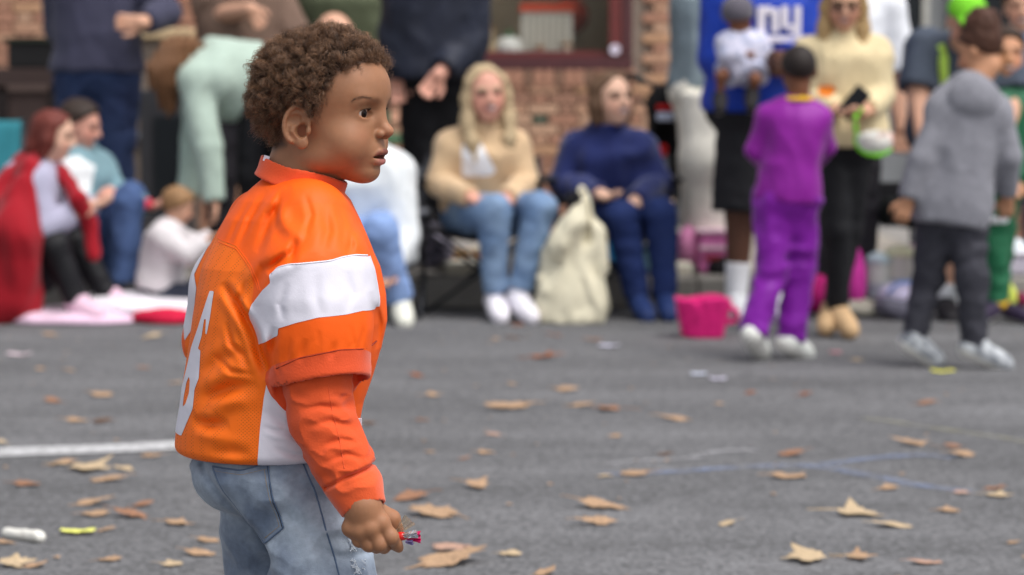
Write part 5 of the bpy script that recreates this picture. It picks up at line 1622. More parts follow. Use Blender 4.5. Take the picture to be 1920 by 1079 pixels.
# --- seated woman in the beige jacket
def seat_pose(Y, px, dz=0): pass
Y = 11.45
t, j, k = person("seated blonde woman in beige jacket, pale blue jeans and white trainers", base_(910, Y), 1.66, -86, dict(
    head=G_(911, 176, Y - .05), neck=G_(906, 246, Y), pelvis=G_(905, 392, Y + .10), shR=G_(846, 276, Y), shL=G_(964, 276, Y), elR=G_(822, 345, Y - .04), elL=G_(985, 342, Y - .04), wrR=G_(886, 372, Y - .28), wrL=G_(948, 374, Y - .28),
    hipR=G_(868, 404, Y + .08), hipL=G_(944, 404, Y + .08), knR=G_(926, 396, Y - .38), knL=G_(1012, 392, Y - .36), anR=G_(928, 566, Y - .32), anL=G_(972, 562, Y - .38), toR=G_(938, 594, Y - .48), toL=G_(994, 593, Y - .52)),
    head=(-78, -4, 4), headsize=.268, skin='rosy', hair='long', haircol=(186, 164, 130), girth=1.06,
    top=dict(m=cloth("beige_fleece", (206, 176, 140), sheen=.2), sleeve=1, loose=.016, hem=1.0, fold=.014, collar=True, name="jacket", patch=[("shirt_front", [(866, 272), (898, 262), (914, 292), (930, 322), (918, 330), (866, 332)], 11.3, cloth("white_cotton", (232, 232, 236)), "white shirt showing in the open jacket")]), bottom=dict(m=cloth("pale_denim", (100, 126, 162), var=.2, vs=14, col2=lin(130, 154, 184), cs=6), loose=.010, fold=.008, crop=.12),
    shoes=(238, 234, 242), sole=cloth("sole_lilac", (224, 218, 232)))
# --- seated woman in the navy fleece
Y = 11.55
t, j, k = person("seated brown haired woman in navy fleece, dark jeans and blue shoes", base_(1150, Y), 1.64, -78, dict(
    head=G_(1146, 186, Y - .05), neck=G_(1140, 250, Y), pelvis=G_(1150, 404, Y + .10), shR=G_(1084, 280, Y), shL=G_(1198, 280, Y), elR=G_(1056, 345, Y - .02), elL=G_(1234, 345, Y - .02), wrR=G_(1128, 366, Y - .27), wrL=G_(1188, 380, Y - .25),
    hipR=G_(1118, 410, Y + .08), hipL=G_(1190, 410, Y + .08), knR=G_(1166, 408, Y - .36), knL=G_(1240, 402, Y - .36), anR=G_(1196, 566, Y - .36), anL=G_(1248, 562, Y - .36), toR=G_(1212, 592, Y - .50), toL=G_(1254, 589, Y - .50)),
    head=(-58, 2, 4), headsize=.258, skin='pale', hair='bob', haircol=(96, 72, 54), girth=1.12,
    top=dict(m=cloth("navy_fleece", (26, 38, 92), sheen=.3), sleeve=1, loose=.022, hem=.99, fold=.016, collar=True, name="fleece"), bottom=dict(m=cloth("navy_denim", (32, 48, 96), var=.2, vs=16), loose=.006, fold=.008),
    shoes=(38, 56, 104), sole=cloth("sole_navy", (34, 42, 70)))
zp = [j['neck'] * (1 - u) + j['pelvis'] * u + k['fw'] * (.020 + .135 * math.sin(min(1, .25 + u * 1.1) * 1.57)) for u in np.linspace(.06, .72, 9)]
MB().tube(zp, .006, 5).build("zip", cloth("zip_dark", (16, 22, 50)), t, smooth=True)
# scarf at her throat
sc_ = MB(); c = j['neck'] + np.array([0, -.01, -.005]); sc_.tube([c + np.array([.062 * math.cos(a), .058 * math.sin(a), .012 * math.cos(a)]) for a in np.linspace(0, 2 * math.pi, 18)], .022, 8)
sc_.build("olive_scarf", cloth("olive_knit", (84, 82, 56)), t, smooth=True)

# --- seated person in the white sweater behind the boy
Y = 11.1
person("seated person in white sweater and light jeans half hidden by the boy", base_(690, Y), 1.66, -80, dict(
    head=G_(668, 236, Y), neck=G_(676, 286, Y + .02), pelvis=G_(690, 480, Y + .2), shR=G_(615, 322, Y), shL=G_(734, 322, Y), elR=G_(610, 430, Y), elL=G_(752, 440, Y - .02), wrR=G_(650, 500, Y - .2), wrL=G_(724, 512, Y - .22),
    hipR=G_(655, 490, Y + .15), hipL=G_(715, 490, Y + .15), knR=G_(650, 440, Y - .25), knL=G_(712, 432, Y - .28), anR=G_(665, 572, Y - .10), anL=G_(752, 574, Y - .14), toR=G_(660, 600, Y - .2), toL=G_(758, 602, Y - .30)),
    headsize=.215, skin='fair', hair='short', haircol=(100, 76, 56), girth=1.12, top=dict(m=cloth("white_sweater", (226, 230, 232), sheen=.2), sleeve=.97, loose=.040, hem=1.02, fold=.016, name="sweater"),
    bottom=dict(m=cloth("light_denim", (136, 162, 210), var=.15, vs=14), loose=.012, fold=.01, crop=.10), shoes=(226, 226, 214), eyes=False)

# --- left group
Y = 11.15
t, j, k = person("auburn haired woman wrapped in a red blanket sitting with pink slippers", base_(70, Y), 1.62, -12, dict(
    head=G_(100, 254, Y), neck=G_(78, 318, Y + .02), pelvis=G_(62, 500, Y + .10), shR=G_(66, 345, Y - .13), shL=G_(96, 340, Y + .18), elR=G_(84, 425, Y - .18), elL=G_(140, 415, Y + .14), wrR=G_(134, 402, Y - .12), wrL=G_(168, 384, Y + .05),
    hipR=G_(72, 515, Y - .0), hipL=G_(76, 505, Y + .18), knR=G_(104, 462, Y - .20), knL=G_(140, 458, Y + .05), anR=G_(146, 572, Y - .20), anL=G_(212, 566, Y + .02), toR=G_(176, 588, Y - .26), toL=G_(240, 584, Y - .02)),
    head=(-2, -12, 0), headsize=.225, skin='pale', hair='bob', haircol=(104, 48, 40),
    top=dict(m=cloth("lilac_hoodie", (166, 164, 186), sheen=.1), sleeve=.97, loose=.030, hem=1.0, hood=True, fold=.014, name="hoodie"), bottom=dict(m=cloth("black_leggings", (22, 22, 26)), loose=.006, fold=.006, crop=.03),
    shoes=cloth("pink_fluff", (226, 188, 208), sheen=.6, bump=.004, bs=120), sole=cloth("slipper_sole", (70, 56, 60)), hand_dir={'R': (1, -.1, 0), 'L': (1, -.2, .1)})
RED = cloth("red_blanket", (150, 14, 30), sheen=.1, var=.12)
def cape(P):
    d = tube(P, [G_(58, 318, Y + .05), G_(20, 420, Y), G_(0, 560, Y - .05)], [.10, .20, .25], .1)
    d = smin(d, tube(P, [G_(48, 330, Y - .16), G_(30, 440, Y - .26), G_(25, 555, Y - .22)], [.05, .10, .11], .05), .06)
    d = smin(d, tube(P, [G_(60, 318, Y - .12), G_(92, 312, Y + .2)], [.05, .05]), .05)
    d = smax(d, .012 - P[:, 2], .01)
    d = smax(d, -tube(P, [G_(85, 330, Y), G_(90, 430, Y), G_(95, 560, Y)], [.09, .165, .20], .05), .03)
    return d - folds(P, 7, .022, 41, (1, 1, .35))
cp_ = sobj("red_blanket", cape, (G_(-110, 0, Y)[0], Y - .6, 0), (G_(150, 0, Y)[0], Y + .5, 1.0), .016, RED, t)
def cape2(P):
    d = tube(P, [G_(112, 318, Y - .02), G_(146, 372, Y - .16), G_(168, 420, Y - .10), G_(176, 478, Y - .12)], [.032, .036, .036, .030], .02)
    return d - folds(P, 14, .008, 43)
sobj("blanket_edge", cape2, (G_(90, 0, Y)[0], Y - .3, .2), (G_(200, 0, Y)[0], Y + .2, .9), .011, RED, cp_)
Y = 11.75
t, j, k = person("dark haired man in white and teal jacket sitting on the kerb in blue jeans", base_(160, Y), 1.76, -15, dict(
    head=G_(150, 236, Y - .05), neck=G_(146, 292, Y), pelvis=G_(140, 458, Y + .05), shR=G_(140, 325, Y - .16), shL=G_(180, 318, Y + .14), elR=G_(150, 410, Y - .20), elL=G_(216, 372, Y + .05), wrR=G_(178, 380, Y - .28), wrL=G_(262, 388, Y - .10),
    hipR=G_(150, 470, Y - .05), hipL=G_(155, 465, Y + .12), knR=G_(238, 380, Y - .32), knL=G_(246, 372, Y + .0), anR=G_(232, 540, Y - .38), anL=G_(205, 530, Y - .1), toR=G_(262, 562, Y - .42), toL=G_(235, 560, Y - .2)),
    head=(-12, -14, 0), headsize=.232, skin='rosy', hair='short', haircol=(48, 36, 30),
    top=dict(m=cloth("teal_jacket", (118, 150, 160), sheen=.1), sleeve=.97, loose=.034, hem=1.0, fold=.014, collar=True, name="jacket", patch=[("jacket_front", [(116, 300), (150, 292), (178, 312), (172, 372), (150, 380), (118, 372)], 11.6, cloth("white_panel", (224, 228, 230)), "white chest of the jacket")]), bottom=dict(m=cloth("mid_denim", (66, 86, 126), var=.2, vs=14), loose=.012, fold=.010),
    shoes=(44, 44, 50), hand_dir={'L': (1, -.3, 0)})
MB().box(G_(270, 385, Y - .16), (.045, .02, .022), rot_frame(10, 20), bev=.008).build("pink_packet", cloth("pink_packet", (220, 74, 92)), loc=G_(270, 385, Y - .16))
tag([o for o in bpy.data.objects if o.name.startswith("pink_packet")][0], "pink and red packet held out by the teal jacket man", "packet")

Y = 12.5
person("tall man in slate sweater and dark blue jeans standing at the left", base_(182, Y, .145), 1.84, -84, dict(
    neck=G_(182, -62, Y), pelvis=G_(182, 140, Y), shR=G_(112, -30, Y), shL=G_(252, -30, Y), elR=G_(112, 55, Y + .08), elL=G_(312, 22, Y - .08), wrR=G_(150, 105, Y + .22), wrL=G_(266, 44, Y - .26), hipR=G_(148, 155, Y), hipL=G_(216, 155, Y), knR=G_(152, 320, Y), knL=G_(216, 318, Y)),
    head=(-80, 0, 0), skin='fair', hair='short', girth=1.10, top=dict(m=cloth("slate_knit", (62, 62, 82), sheen=.1), sleeve=.93, loose=.028, hem=.98, fold=.012, name="sweater"),
    bottom=dict(m=cloth("dark_denim", (32, 42, 72), var=.25, vs=9, col2=lin(44, 58, 92), cs=5), loose=.018, fold=.012), shoes=(60, 48, 42), hand_dir={'L': (-1, -.1, .05)})
Y = 12.1
HL_ = (112, 78, 52)
t, j, k = person("woman in mint green top bending down, long brown hair hanging", base_(470, Y + .1, .145), 1.68, 180, dict(
    head=G_(322, 132, Y - .1), neck=G_(362, 124, Y - .05), pelvis=G_(486, 142, Y + .05), shR=G_(372, 132, Y + .12), shL=G_(366, 150, Y - .20), elR=G_(366, 262, Y + .08), elL=G_(390, 275, Y - .26), wrR=G_(352, 372, Y - .05), wrL=G_(402, 378, Y - .28),
    hipR=G_(488, 170, Y + .1), hipL=G_(486, 172, Y - .05), knR=G_(480, 330, Y + .1), knL=G_(474, 330, Y - .08), anR=G_(490, 478, Y + .12), anL=G_(484, 480, Y - .05), toR=G_(452, 496, Y + .1), toL=G_(446, 500, Y - .06)),
    head=(180, -58, 0), headsize=.22, skin='fair', hair='bob', haircol=HL_, top=dict(m=cloth("mint_top", (172, 190, 178), sheen=.1), sleeve=.99, loose=.026, hem=.98, fold=.014, name="top", drape=lambda P: smin(ell(P, G_(430, 165, 12.05), (.17, .13, .17)), ell(P, G_(400, 150, 11.98), (.14, .15, .13)), .05)),
    bottom=dict(m=cloth("black_trousers", (24, 24, 28)), loose=.012), shoes=(40, 38, 40), eyes=False, hand_dir={'L': (0, 0, -1), 'R': (0, 0, -1)})
def hg(P):
    d = tube(P, [G_(330, 100, Y - .12), G_(312, 140, Y - .16), G_(318, 205, Y - .16)], [.085, .085, .035], .05)
    d = smin(d, tube(P, [G_(360, 92, Y - .1), G_(330, 110, Y - .14)], [.06, .08]), .05)
    return d + .010 * np.sin(P[:, 0] * 160 + P[:, 2] * 12) + .01 * vnoise(P, 18, 2)
sobj("hanging_hair", hg, G_(330, 150, Y - .14) - .3, G_(330, 150, Y - .14) + .3, .011, mat("hair_%d_%d_%d" % HL_), t)
Y = 11.25
person("toddler in white shirt with light brown hair sitting on the blanket", base_(310, Y), .84, 25, dict(
    head=G_(334, 388, Y), neck=G_(318, 424, Y), pelvis=G_(300, 540, Y + .02), shL=G_(330, 448, Y + .10), shR=G_(306, 446, Y - .10), elR=G_(350, 478, Y - .12), elL=G_(372, 462, Y + .1), wrR=G_(388, 452, Y - .08), wrL=G_(398, 446, Y + .08),
    hipL=G_(320, 552, Y + .08), hipR=G_(316, 556, Y - .06), knL=G_(390, 540, Y + .1), knR=G_(392, 552, Y - .08), anL=G_(440, 572, Y + .1), anR=G_(436, 578, Y - .08), toL=G_(462, 560, Y + .1), toR=G_(458, 566, Y - .08)),
    head=(20, -22, 0), headsize=.170, skin='fair', hair='short', haircol=(142, 108, 74), girth=1.12, top=dict(m=cloth("toddler_white", (208, 202, 204), sheen=.1), sleeve=.95, loose=.028, hem=1.0, fold=.012, name="shirt"),
    bottom=dict(m=cloth("toddler_navy", (44, 48, 62)), loose=.012), shoes=(90, 90, 96), eyes=False)
Y = 12.9
person("person in taupe top stretching out a bare arm behind the bending woman", base_(450, Y, .145), 1.70, -88, dict(
    neck=G_(452, -42, Y), pelvis=G_(452, 165, Y), shR=G_(392, 2, Y), shL=G_(510, -4, Y), elR=G_(405, 30, Y - .1), elL=G_(555, 80, Y), wrR=G_(470, 18, Y - .35), wrL=G_(560, 150, Y - .1)),
    skin='fair', hair='bob', haircol=(90, 66, 50), girth=1.25, top=dict(m=cloth("taupe_top", (118, 96, 84)), sleeve=.42, loose=.03, hem=1.02, fold=.014, name="top"), bottom=dict(m=cloth("slate_trousers", (50, 48, 54))), shoes=(50, 46, 44), eyes=False,
    hand_dir={'R': (.55, -.1, -.8)})
Y = 13.4
person("person in olive green jacket standing behind the boy's head", base_(655, Y, .145), 1.78, -90, {}, skin='fair', hair='short', girth=1.15,
    top=dict(m=cloth("olive_jacket", (74, 80, 60), var=.2, vs=6), sleeve=1, loose=.035, hem=1.15, fold=.016, name="jacket"), bottom=dict(m=cloth("slate_trousers", (1, 1, 1))), shoes=(50, 46, 44), eyes=False)
Y = 11.9
person("bald man bowing his head just behind the boy's curls", base_(600, Y, .145), 1.74, -75, dict(
    head=G_(626, 76, Y - .1), neck=G_(600, 128, Y), pelvis=G_(580, 290, Y + .25), shR=G_(540, 150, Y), shL=G_(655, 150, Y), elR=G_(535, 235, Y), elL=G_(655, 235, Y), wrR=G_(560, 300, Y - .2), wrL=G_(640, 300, Y - .2)),
    head=(-70, -30, 0), headsize=.27, skin='fair', hair='none', top=dict(m=cloth("grey_shirt", (96, 98, 96)), sleeve=1, loose=.02), bottom=dict(m=cloth("slate_trousers", (1, 1, 1))), shoes=(50, 46, 44), eyes=False)
Y = 12.35
person("person in black jacket and black trousers, hands at the pockets", base_(810, Y, .145), 1.84, -100, dict(
    neck=G_(812, -75, Y), pelvis=G_(812, 150, Y), shR=G_(762, -45, Y), shL=G_(882, -45, Y), elR=G_(742, 62, Y), elL=G_(886, 78, Y - .02), wrR=G_(742, 148, Y - .1), wrL=G_(822, 142, Y - .24), hipR=G_(792, 165, Y), hipL=G_(830, 165, Y), knR=G_(788, 330, Y), knL=G_(806, 330, Y + .1),
    anR=G_(788, 478, Y), anL=G_(806, 478, Y + .12)), skin='rosy', hair='short', girth=1.15, top=dict(m=cloth("black_jacket", (36, 40, 54), rough=.6, var=.3, vs=10), sleeve=.93, loose=.036, hem=.99, fold=.018, name="jacket"),
    bottom=dict(m=cloth("black_trousers", (1, 1, 1)), loose=.008), shoes=(34, 32, 34), hand_dir={'L': (-.6, -.1, -.8), 'R': (.1, -.1, -1)})
# --- right side
Y = 12.3
person("person in grey blue jacket and wide cream trousers near the buggy", base_(1330, Y, .145), 1.74, -95, dict(shR=G_(1300, -12, Y), shL=G_(1372, -10, Y), elR=G_(1290, 90, Y), wrR=G_(1310, 140, Y + .15), hipR=G_(1312, 170, Y), hipL=G_(1350, 170, Y), knR=G_(1320, 300, Y), knL=G_(1346, 300, Y + .05), anR=G_(1332, 440, Y), anL=G_(1348, 440, Y + .1)),
    skin='fair', hair='short', top=dict(m=cloth("greyblue_jacket", (124, 138, 146), var=.2, vs=8), sleeve=1, loose=.030, hem=.98, fold=.014, name="jacket"), bottom=dict(m=cloth("cream_trousers", (236, 232, 220)), loose=.045, fold=.012, ankle=.045), shoes=(50, 46, 44), eyes=False)
Y = 12.25
drp = lambda P: smax(tube(P, [G_(1322, 160, Y - .10), G_(1324, 300, Y - .12), G_(1322, 430, Y - .06)], [.125, .13, .12], .06), plane(P, G_(1322, 172, Y), (0, 0, 1)), .03) - folds(P, 7, .005, 91, (1, 1, .15))
pcm = [o for o in bpy.data.objects if o.get('label', '').startswith("person in grey blue jacket")][0]
sobj("cream_wrap", drp, G_(1240, 450, Y) - (0, .3, .1), G_(1390, 120, Y) + (0, .3, .1), .012, cloth("cream_trousers", (1, 1, 1)), pcm)
Y = 11.6
person("person in white short sleeved shirt standing behind the cream sweater woman", base_(1578, Y), 1.80, -92, {}, skin='fair', hair='short', top=dict(m=cloth("white_tee", (226, 228, 234)), sleeve=.46, loose=.03), bottom=dict(m=cloth("slate_trousers", (1, 1, 1))), shoes=(60, 60, 62), eyes=False)
Y = 11.1
t, j, k = person("man in slate t-shirt, lime cap and bare legs bending over the hooded child", base_(1790, Y + .2), 1.78, -92, dict(
    head=G_(1812, 42, Y - .25), neck=G_(1806, 92, Y - .12), pelvis=G_(1790, 250, Y + .22), shR=G_(1736, 92, Y - .05), shL=G_(1884, 96, Y - .05), elR=G_(1722, 178, Y - .12), elL=G_(1900, 182, Y - .12), wrR=G_(1732, 262, Y - .34), wrL=G_(1880, 260, Y - .34),
    hipR=G_(1762, 265, Y + .2), hipL=G_(1822, 265, Y + .2), knR=G_(1786, 430, Y + .06), knL=G_(1822, 430, Y + .15), anR=G_(1772, 572, Y + .10), anL=G_(1840, 570, Y + .2), toR=G_(1782, 597, Y - .06), toL=G_(1846, 592, Y + .05)),
    head=(-88, -30, 0), headsize=.24, skin='fair', hair='none', haircol=(110, 84, 60), girth=1.15, top=dict(m=cloth("slate_tee", (76, 84, 98), var=.12), sleeve=.44, loose=.024, hem=1.02, fold=.010, name="t_shirt"),
    bottom=dict(m=cloth("khaki_shorts", (128, 112, 88)), kind='short', loose=.02, crop=.12), socks=((226, 228, 232), .30), shoes=(36, 34, 38), sole=cloth("sole_dark", (1, 1, 1)))
LIME = cloth("lime", (118, 200, 46)); LY = cloth("lime_pale", (186, 222, 96))
def capf(P):
    q = k['toh'](P)
    d = smax(ell(q, (-.04, 0, .16), (.45, .38, .40)), plane(q, (.1, 0, .20), (.05, 0, -1)), .03)
    return smin(d, smax(ell(q, (.34, 0, .24), (.34, .26, .06)), plane(q, (.1, 0, .15), (0, 0, -1)), .02), .04) * k['hs']
sobj("lime_cap", capf, j['head'] - .2, j['head'] + .22, .011, LIME, t)
for s in (-1, 1):
    a = k['mix'](.03) + k['rt'] * (s * .10); 
    MB().tube([a + k['fw'] * .02 + k['up'] * .05, a + k['fw'] * .085 + k['up'] * .035, a + k['fw'] * .14 - k['up'] * .06, a + k['fw'] * .16 - k['up'] * .16], [.022, .024, .022, .018], 6).build("backpack_strap", LY, t, smooth=True)
MB().box(k['mix'](.5) + k['fw'] * .165, (.10, .012, .07), np.stack([k['rt'], k['fw'], k['up']]), bev=.008).build("shirt_print", cloth("print_grey", (118, 122, 146)), t)
Y = 11.0
t, j, k = person("person in green costume with gold cuffs at the right edge", base_(1868, Y), 1.40, -88, dict(hipR=G_(1862, 350, Y), hipL=G_(1884, 350, Y), knR=G_(1866, 470, Y), knL=G_(1874, 470, Y + .08), anR=G_(1868, 578, Y), anL=G_(1872, 576, Y + .1), pelvis=G_(1872, 340, Y), neck=G_(1880, 160, Y), head=G_(1884, 105, Y),
    shR=G_(1845, 190, Y), shL=G_(1915, 190, Y), elR=G_(1842, 270, Y), elL=G_(1915, 270, Y), wrR=G_(1860, 330, Y - .1), wrL=G_(1905, 340, Y - .1)),
    skin='tan', hair='short', girth=.9, top=dict(m=cloth("costume_green", (32, 98, 66), rough=.5), sleeve=1, loose=.02), bottom=dict(m=cloth("costume_green", (1, 1, 1)), loose=.012, fold=.012), shoes=(50, 40, 62), eyes=False)
for s in 'RL':
    MB().lathe(j['an' + s] + (0, 0, -.005), [(.040, 0), (.052, .006), (.052, .035), (.042, .04)], 16).build("gold_cuff", cloth("gold_cuff", (196, 156, 34)), t, smooth=True)
MB().lathe((j['knR'] + j['hipR']) / 2, [(.075, -.02), (.079, 0), (.075, .02)], 18).build("white_band", cloth("white_cotton", (1, 1, 1)), t, smooth=True)
Y = 12.2
person("person in pale blue shirt and navy trousers cut off by the right edge", base_(1912, Y, .145), 1.42, -100, dict(), skin='fair', hair='short', haircol=(96, 74, 56), top=dict(m=cloth("pale_blue", (132, 146, 176)), sleeve=.8, loose=.025),
    bottom=dict(m=cloth("navy_denim", (1, 1, 1)), loose=.015), shoes=(60, 60, 64), eyes=False)

# ================================================================ chairs, bags and bits along the kerb
BLM = cloth("chair_black", (24, 24, 28), rough=.7); TB = mat("chair_tube", lin(44, 46, 52), rough=.4, metal=.4, var=.1)
def camp_chair(px, Y, label, group, fab=BLM, yaw=0.0, w=.27, seat_z=.40, zb=.92):
    b = base_(px, Y); ca, sa = math.cos(yaw), math.sin(yaw)
    t = empty("camp_chair", b, label, "camp chair", group)
    def W(x, y, z): return b + np.array([x * ca - y * sa, x * sa + y * ca, z])
    d = .23
    for (a, c) in ((W(-w, -d, .01), W(w, -d, seat_z)), (W(w, -d - .012, .01), W(-w, -d - .012, seat_z)), (W(-w, d, .01), W(w, d, seat_z)), (W(w, d + .012, .01), W(-w, d + .012, seat_z)),
                   (W(-w - .01, -d, .01), W(-w - .01, d, seat_z)), (W(w + .01, -d, .01), W(w + .01, d, seat_z))):
        MB().tube([a, c], .009, 8).build("leg", TB, t, smooth=True)
    for s in (-1, 1):
        MB().tube([W(s * w, d, seat_z - .02), W(s * w * 1.02, d + .10, zb)], .010, 8).build("back_post", TB, t, smooth=True)
        MB().tube([W(s * w * 1.05, -d, seat_z), W(s * w * 1.05, -d, seat_z + .22)], .009, 8).build("arm_post", TB, t, smooth=True)
        MB().box(W(s * w * 1.06, -.02, seat_z + .235), (.030, .25, .010), np.array([[ca, sa, 0], [-sa, ca, 0], [0, 0, 1]]), bev=.006).build("armrest", fab, t)
    def panel(name, f, nu=9, nv=9):
        V = [f(i / (nu - 1), j_ / (nv - 1)) for i in range(nu) for j_ in range(nv)]
        F_ = [(i * nv + j_, i * nv + j_ + 1, (i + 1) * nv + j_ + 1, (i + 1) * nv + j_) for i in range(nu - 1) for j_ in range(nv - 1)]
        o = obj(name, np.array(V), F_, fab, t); m_ = o.modifiers.new("solid", 'SOLIDIFY'); m_.thickness = .006; return o
    panel("seat", lambda u, v: W((u * 2 - 1) * w, (v * 2 - 1) * d, seat_z - .06 * math.sin(u * math.pi) * math.sin(v * math.pi) - .01))
    panel("backrest", lambda u, v: W((u * 2 - 1) * w, d + .02 + .09 * v + .05 * math.sin(u * math.pi), seat_z + .10 + v * (zb - seat_z - .11)))
    return t
camp_chair(905, 11.62, "black camp chair under the woman in the beige jacket", "camp chairs along the kerb", w=.27, zb=.74)
camp_chair(1152, 11.72, "black camp chair under the woman in the navy fleece", "camp chairs along the kerb", w=.27, zb=.74)
camp_chair(678, 11.36, "low grey camp chair under the person in the white sweater", "camp chairs along the kerb", fab=cloth("chair_grey", (92, 94, 100)), seat_z=.26, zb=.7)
camp_chair(-82, 12.1, "empty teal camp chair at the left edge behind the red blanket", "camp chairs along the kerb", fab=cloth("teal", (52, 126, 138)), seat_z=.40, zb=.92)
# green slatted bench by the wall
b = base_(752, 15.4, .145)
t = empty("slatted_bench", b, "green slatted bench against the brick wall", "bench")
sb = mesh_of(MB().box((0, 0, 0), (.42, .012, .032), bev=.004), "slat_mesh", cloth("bench_green", (92, 126, 96), rough=.5))
for i in range(4): share("back_slat", sb, None, t, b + (0, .1 + .012 * i, .50 + i * .135))
for i in range(3): share("seat_slat", sb, None, t, b + (0, -.05 - .12 * i, .42))
for s in (-.38, .38):
    MB().tube([b + (s, .12, 0), b + (s, .14, .98)], .018, 8).build("leg", cloth("bench_iron", (40, 44, 42), rough=.5), t, smooth=True)
    MB().tube([b + (s, -.30, 0), b + (s, -.30, .42)], .018, 8).build("leg", cloth("bench_iron", (40, 44, 42)), t, smooth=True)

# tote bag
Y = 11.0
t = empty("tote_bag", base_(1075, Y), "tall cream canvas tote bag standing between the two seated women", "bag")
def tote(P):
    z = P[:, 2]; u = np.clip(z / .46, 0, 1)
    cx = np.interp(z, [0, .46], [G_(1074, 0, Y)[0], G_(1066, 0, Y)[0]])
    hw = np.interp(u, [0, .15, .5, .8, 1], [.128, .146, .128, .105, .085]); hd = np.interp(u, [0, .3, 1], [.09, .085, .035])
    k = np.sqrt(((P[:, 0] - cx) / hw) ** 4 + ((P[:, 1] - Y) / hd) ** 4) ** .5
    d = (k - 1) * np.minimum(hw, hd) * .8
    d = smax(d, z - .40 - (P[:, 0] - cx) * .35 - .02 * np.sin(P[:, 0] * 40), .02); d = smax(d, .006 - z, .02)
    fl_ = tube(P, [G_(1095, 372, Y - .03), G_(1075, 420, Y - .05), G_(1050, 462, Y - .06)], [.022, .045, .05], .03)
    fr_ = tube(P, [G_(1096, 372, Y), G_(1112, 430, Y), G_(1122, 500, Y)], [.020, .035, .045], .03)
    d = smin(d, smin(fl_, fr_, .02), .03)
    d = d + .010 * np.exp(-(seg2d(P, [(G_(1100, 0, Y)[0], G_(0, 430, Y)[2]), (G_(1085, 0, Y)[0], G_(0, 500, Y)[2]), (G_(1105, 0, Y)[0], G_(0, 570, Y)[2])]) / .018) ** 2)
    return d - folds(P, 8, .022, 71, (1, 1, .5))
sobj("bag_body", tote, (G_(1000, 0, Y)[0], Y - .2, -.02), (G_(1150, 0, Y)[0], Y + .2, .72), .011, cloth("canvas_cream", (222, 215, 190), var=.08), t)
a = G_(1078, 400, Y - .07); c = G_(1108, 420, Y - .05); top_ = G_(1092, 352, Y - .02)
MB().tube(curve([a, (a + top_) / 2 + (0, 0, .03), top_, (c + top_) / 2 + (.01, 0, .02), c], 16), .010, 6).build("bag_handle", cloth("canvas_cream", (1, 1, 1)), t, smooth=True)
MB().box(G_(1075, 372, Y - .06), (.035, .02, .028), rot_frame(0, 30), bev=.008).build("black_clasp", BLM, t)

def blob(name, px, py, Y, r, m, label, cat, seed=0, fold=.01, res=.012, group=None, squash=None, floor=None, part=None, sub=None):
    """soft sack, cushion or heap resting where it lies"""
    c = G_(px, py, Y); t = empty(name, (c[0], Y, floor if floor is not None else max(0, c[2] - r[2])), label, cat, group)
    fz = floor if floor is not None else -1
    def f(P):
        d = ell(P, c, r)
        d = smin(d, ell(P, c + np.array([r[0] * .35, -.02, -r[2] * .3]), (r[0] * .7, r[1] * .9, r[2] * .7)), .03)
        d = d - folds(P, .9 / max(r), fold, seed + 60)
        return smax(d, fz + .004 - P[:, 2], .01)
    o = sobj(part or "fabric", f, c - np.array(r) * 1.25 - .03, c + np.array(r) * 1.25 + .03, res, m, t)
    return t, c
blob("fluffy_blanket", 130, 598, 11.05, (.36, .22, .05), cloth("fluff_pink", (222, 190, 212), sheen=.5, bump=.006, bs=60, var=.15), "pale pink fluffy blanket heaped under the slippers at the left", "blanket", 1, .02, floor=.0)
t, c = blob("white_blanket", 262, 572, 11.25, (.32, .30, .055), cloth("fleece_white", (226, 220, 228), sheen=.4, var=.1, bump=.004, bs=60), "white blanket spread under the sitting toddler", "blanket", 3, .018, floor=.0)
blob("red_cloth", 305, 594, 10.95, (.13, .10, .045), cloth("crimson", (190, 24, 60)), "crumpled crimson cloth at the edge of the white blanket", "cloth", 5, .015, floor=.0)
# under and beside the chairs
GRP = "bags and things under the chairs"
t, c = blob("patterned_bag", 806, 458, 11.95, (.105, .08, .11), cloth("pattern_bag", (176, 170, 190), col2=lin(70, 68, 80), cs=26, cw=.5), "black and lilac patterned bag hanging beside the first camp chair", "bag", 7, .012, group=GRP)
MB().tube(curve([c + (-.06, -.02, .09), c + (-.02, -.04, .18), c + (.04, -.04, .18), c + (.07, -.02, .09)], 12), .008, 6).build("bag_strap", BLM, t, smooth=True)
KZ = .155
def box_thing(name, px, py, Y, h, m, label, cat, floor=KZ, lidm=None, yaw=0, group=GRP, part="box_body", bev=.01):
    c = G_(px, py, Y); c[2] = floor + h[2]
    t = empty(name, (c[0], Y, floor), label, cat, group)
    R = rot_frame(yaw)
    MB().box(c, h, R, bev=bev).build(part, m, t)
    if lidm is not None: MB().box(c + (0, 0, h[2] + .010), (h[0] + .008, h[1] + .008, .009), R, bev=.004).build("lid", lidm, t)
    return t, c
box_thing("bread_box", 858, 505, 12.15, (.055, .08, .045), cloth("kraft", (196, 150, 100)), "small tan paper box under the first camp chair", "box", lidm=cloth("kraft_lid", (214, 176, 128)))
box_thing("food_box", 912, 500, 12.2, (.07, .09, .05), cloth("orange_pack", (222, 164, 92)), "orange food packet beside the tan paper box", "packet", lidm=cloth("cream_lid", (226, 214, 190)))
box_thing("white_tray", 880, 530, 11.98, (.12, .08, .022), cloth("foam_white", (222, 216, 200)), "flat cream tray lying on the kerb under the first chair", "tray", lidm=cloth("tray_lid", (232, 228, 214)))
box_thing("snack_carton", 965, 525, 12.1, (.035, .05, .06), cloth("carton_grey", (188, 182, 172)), "narrow grey carton behind the white trainers", "carton")
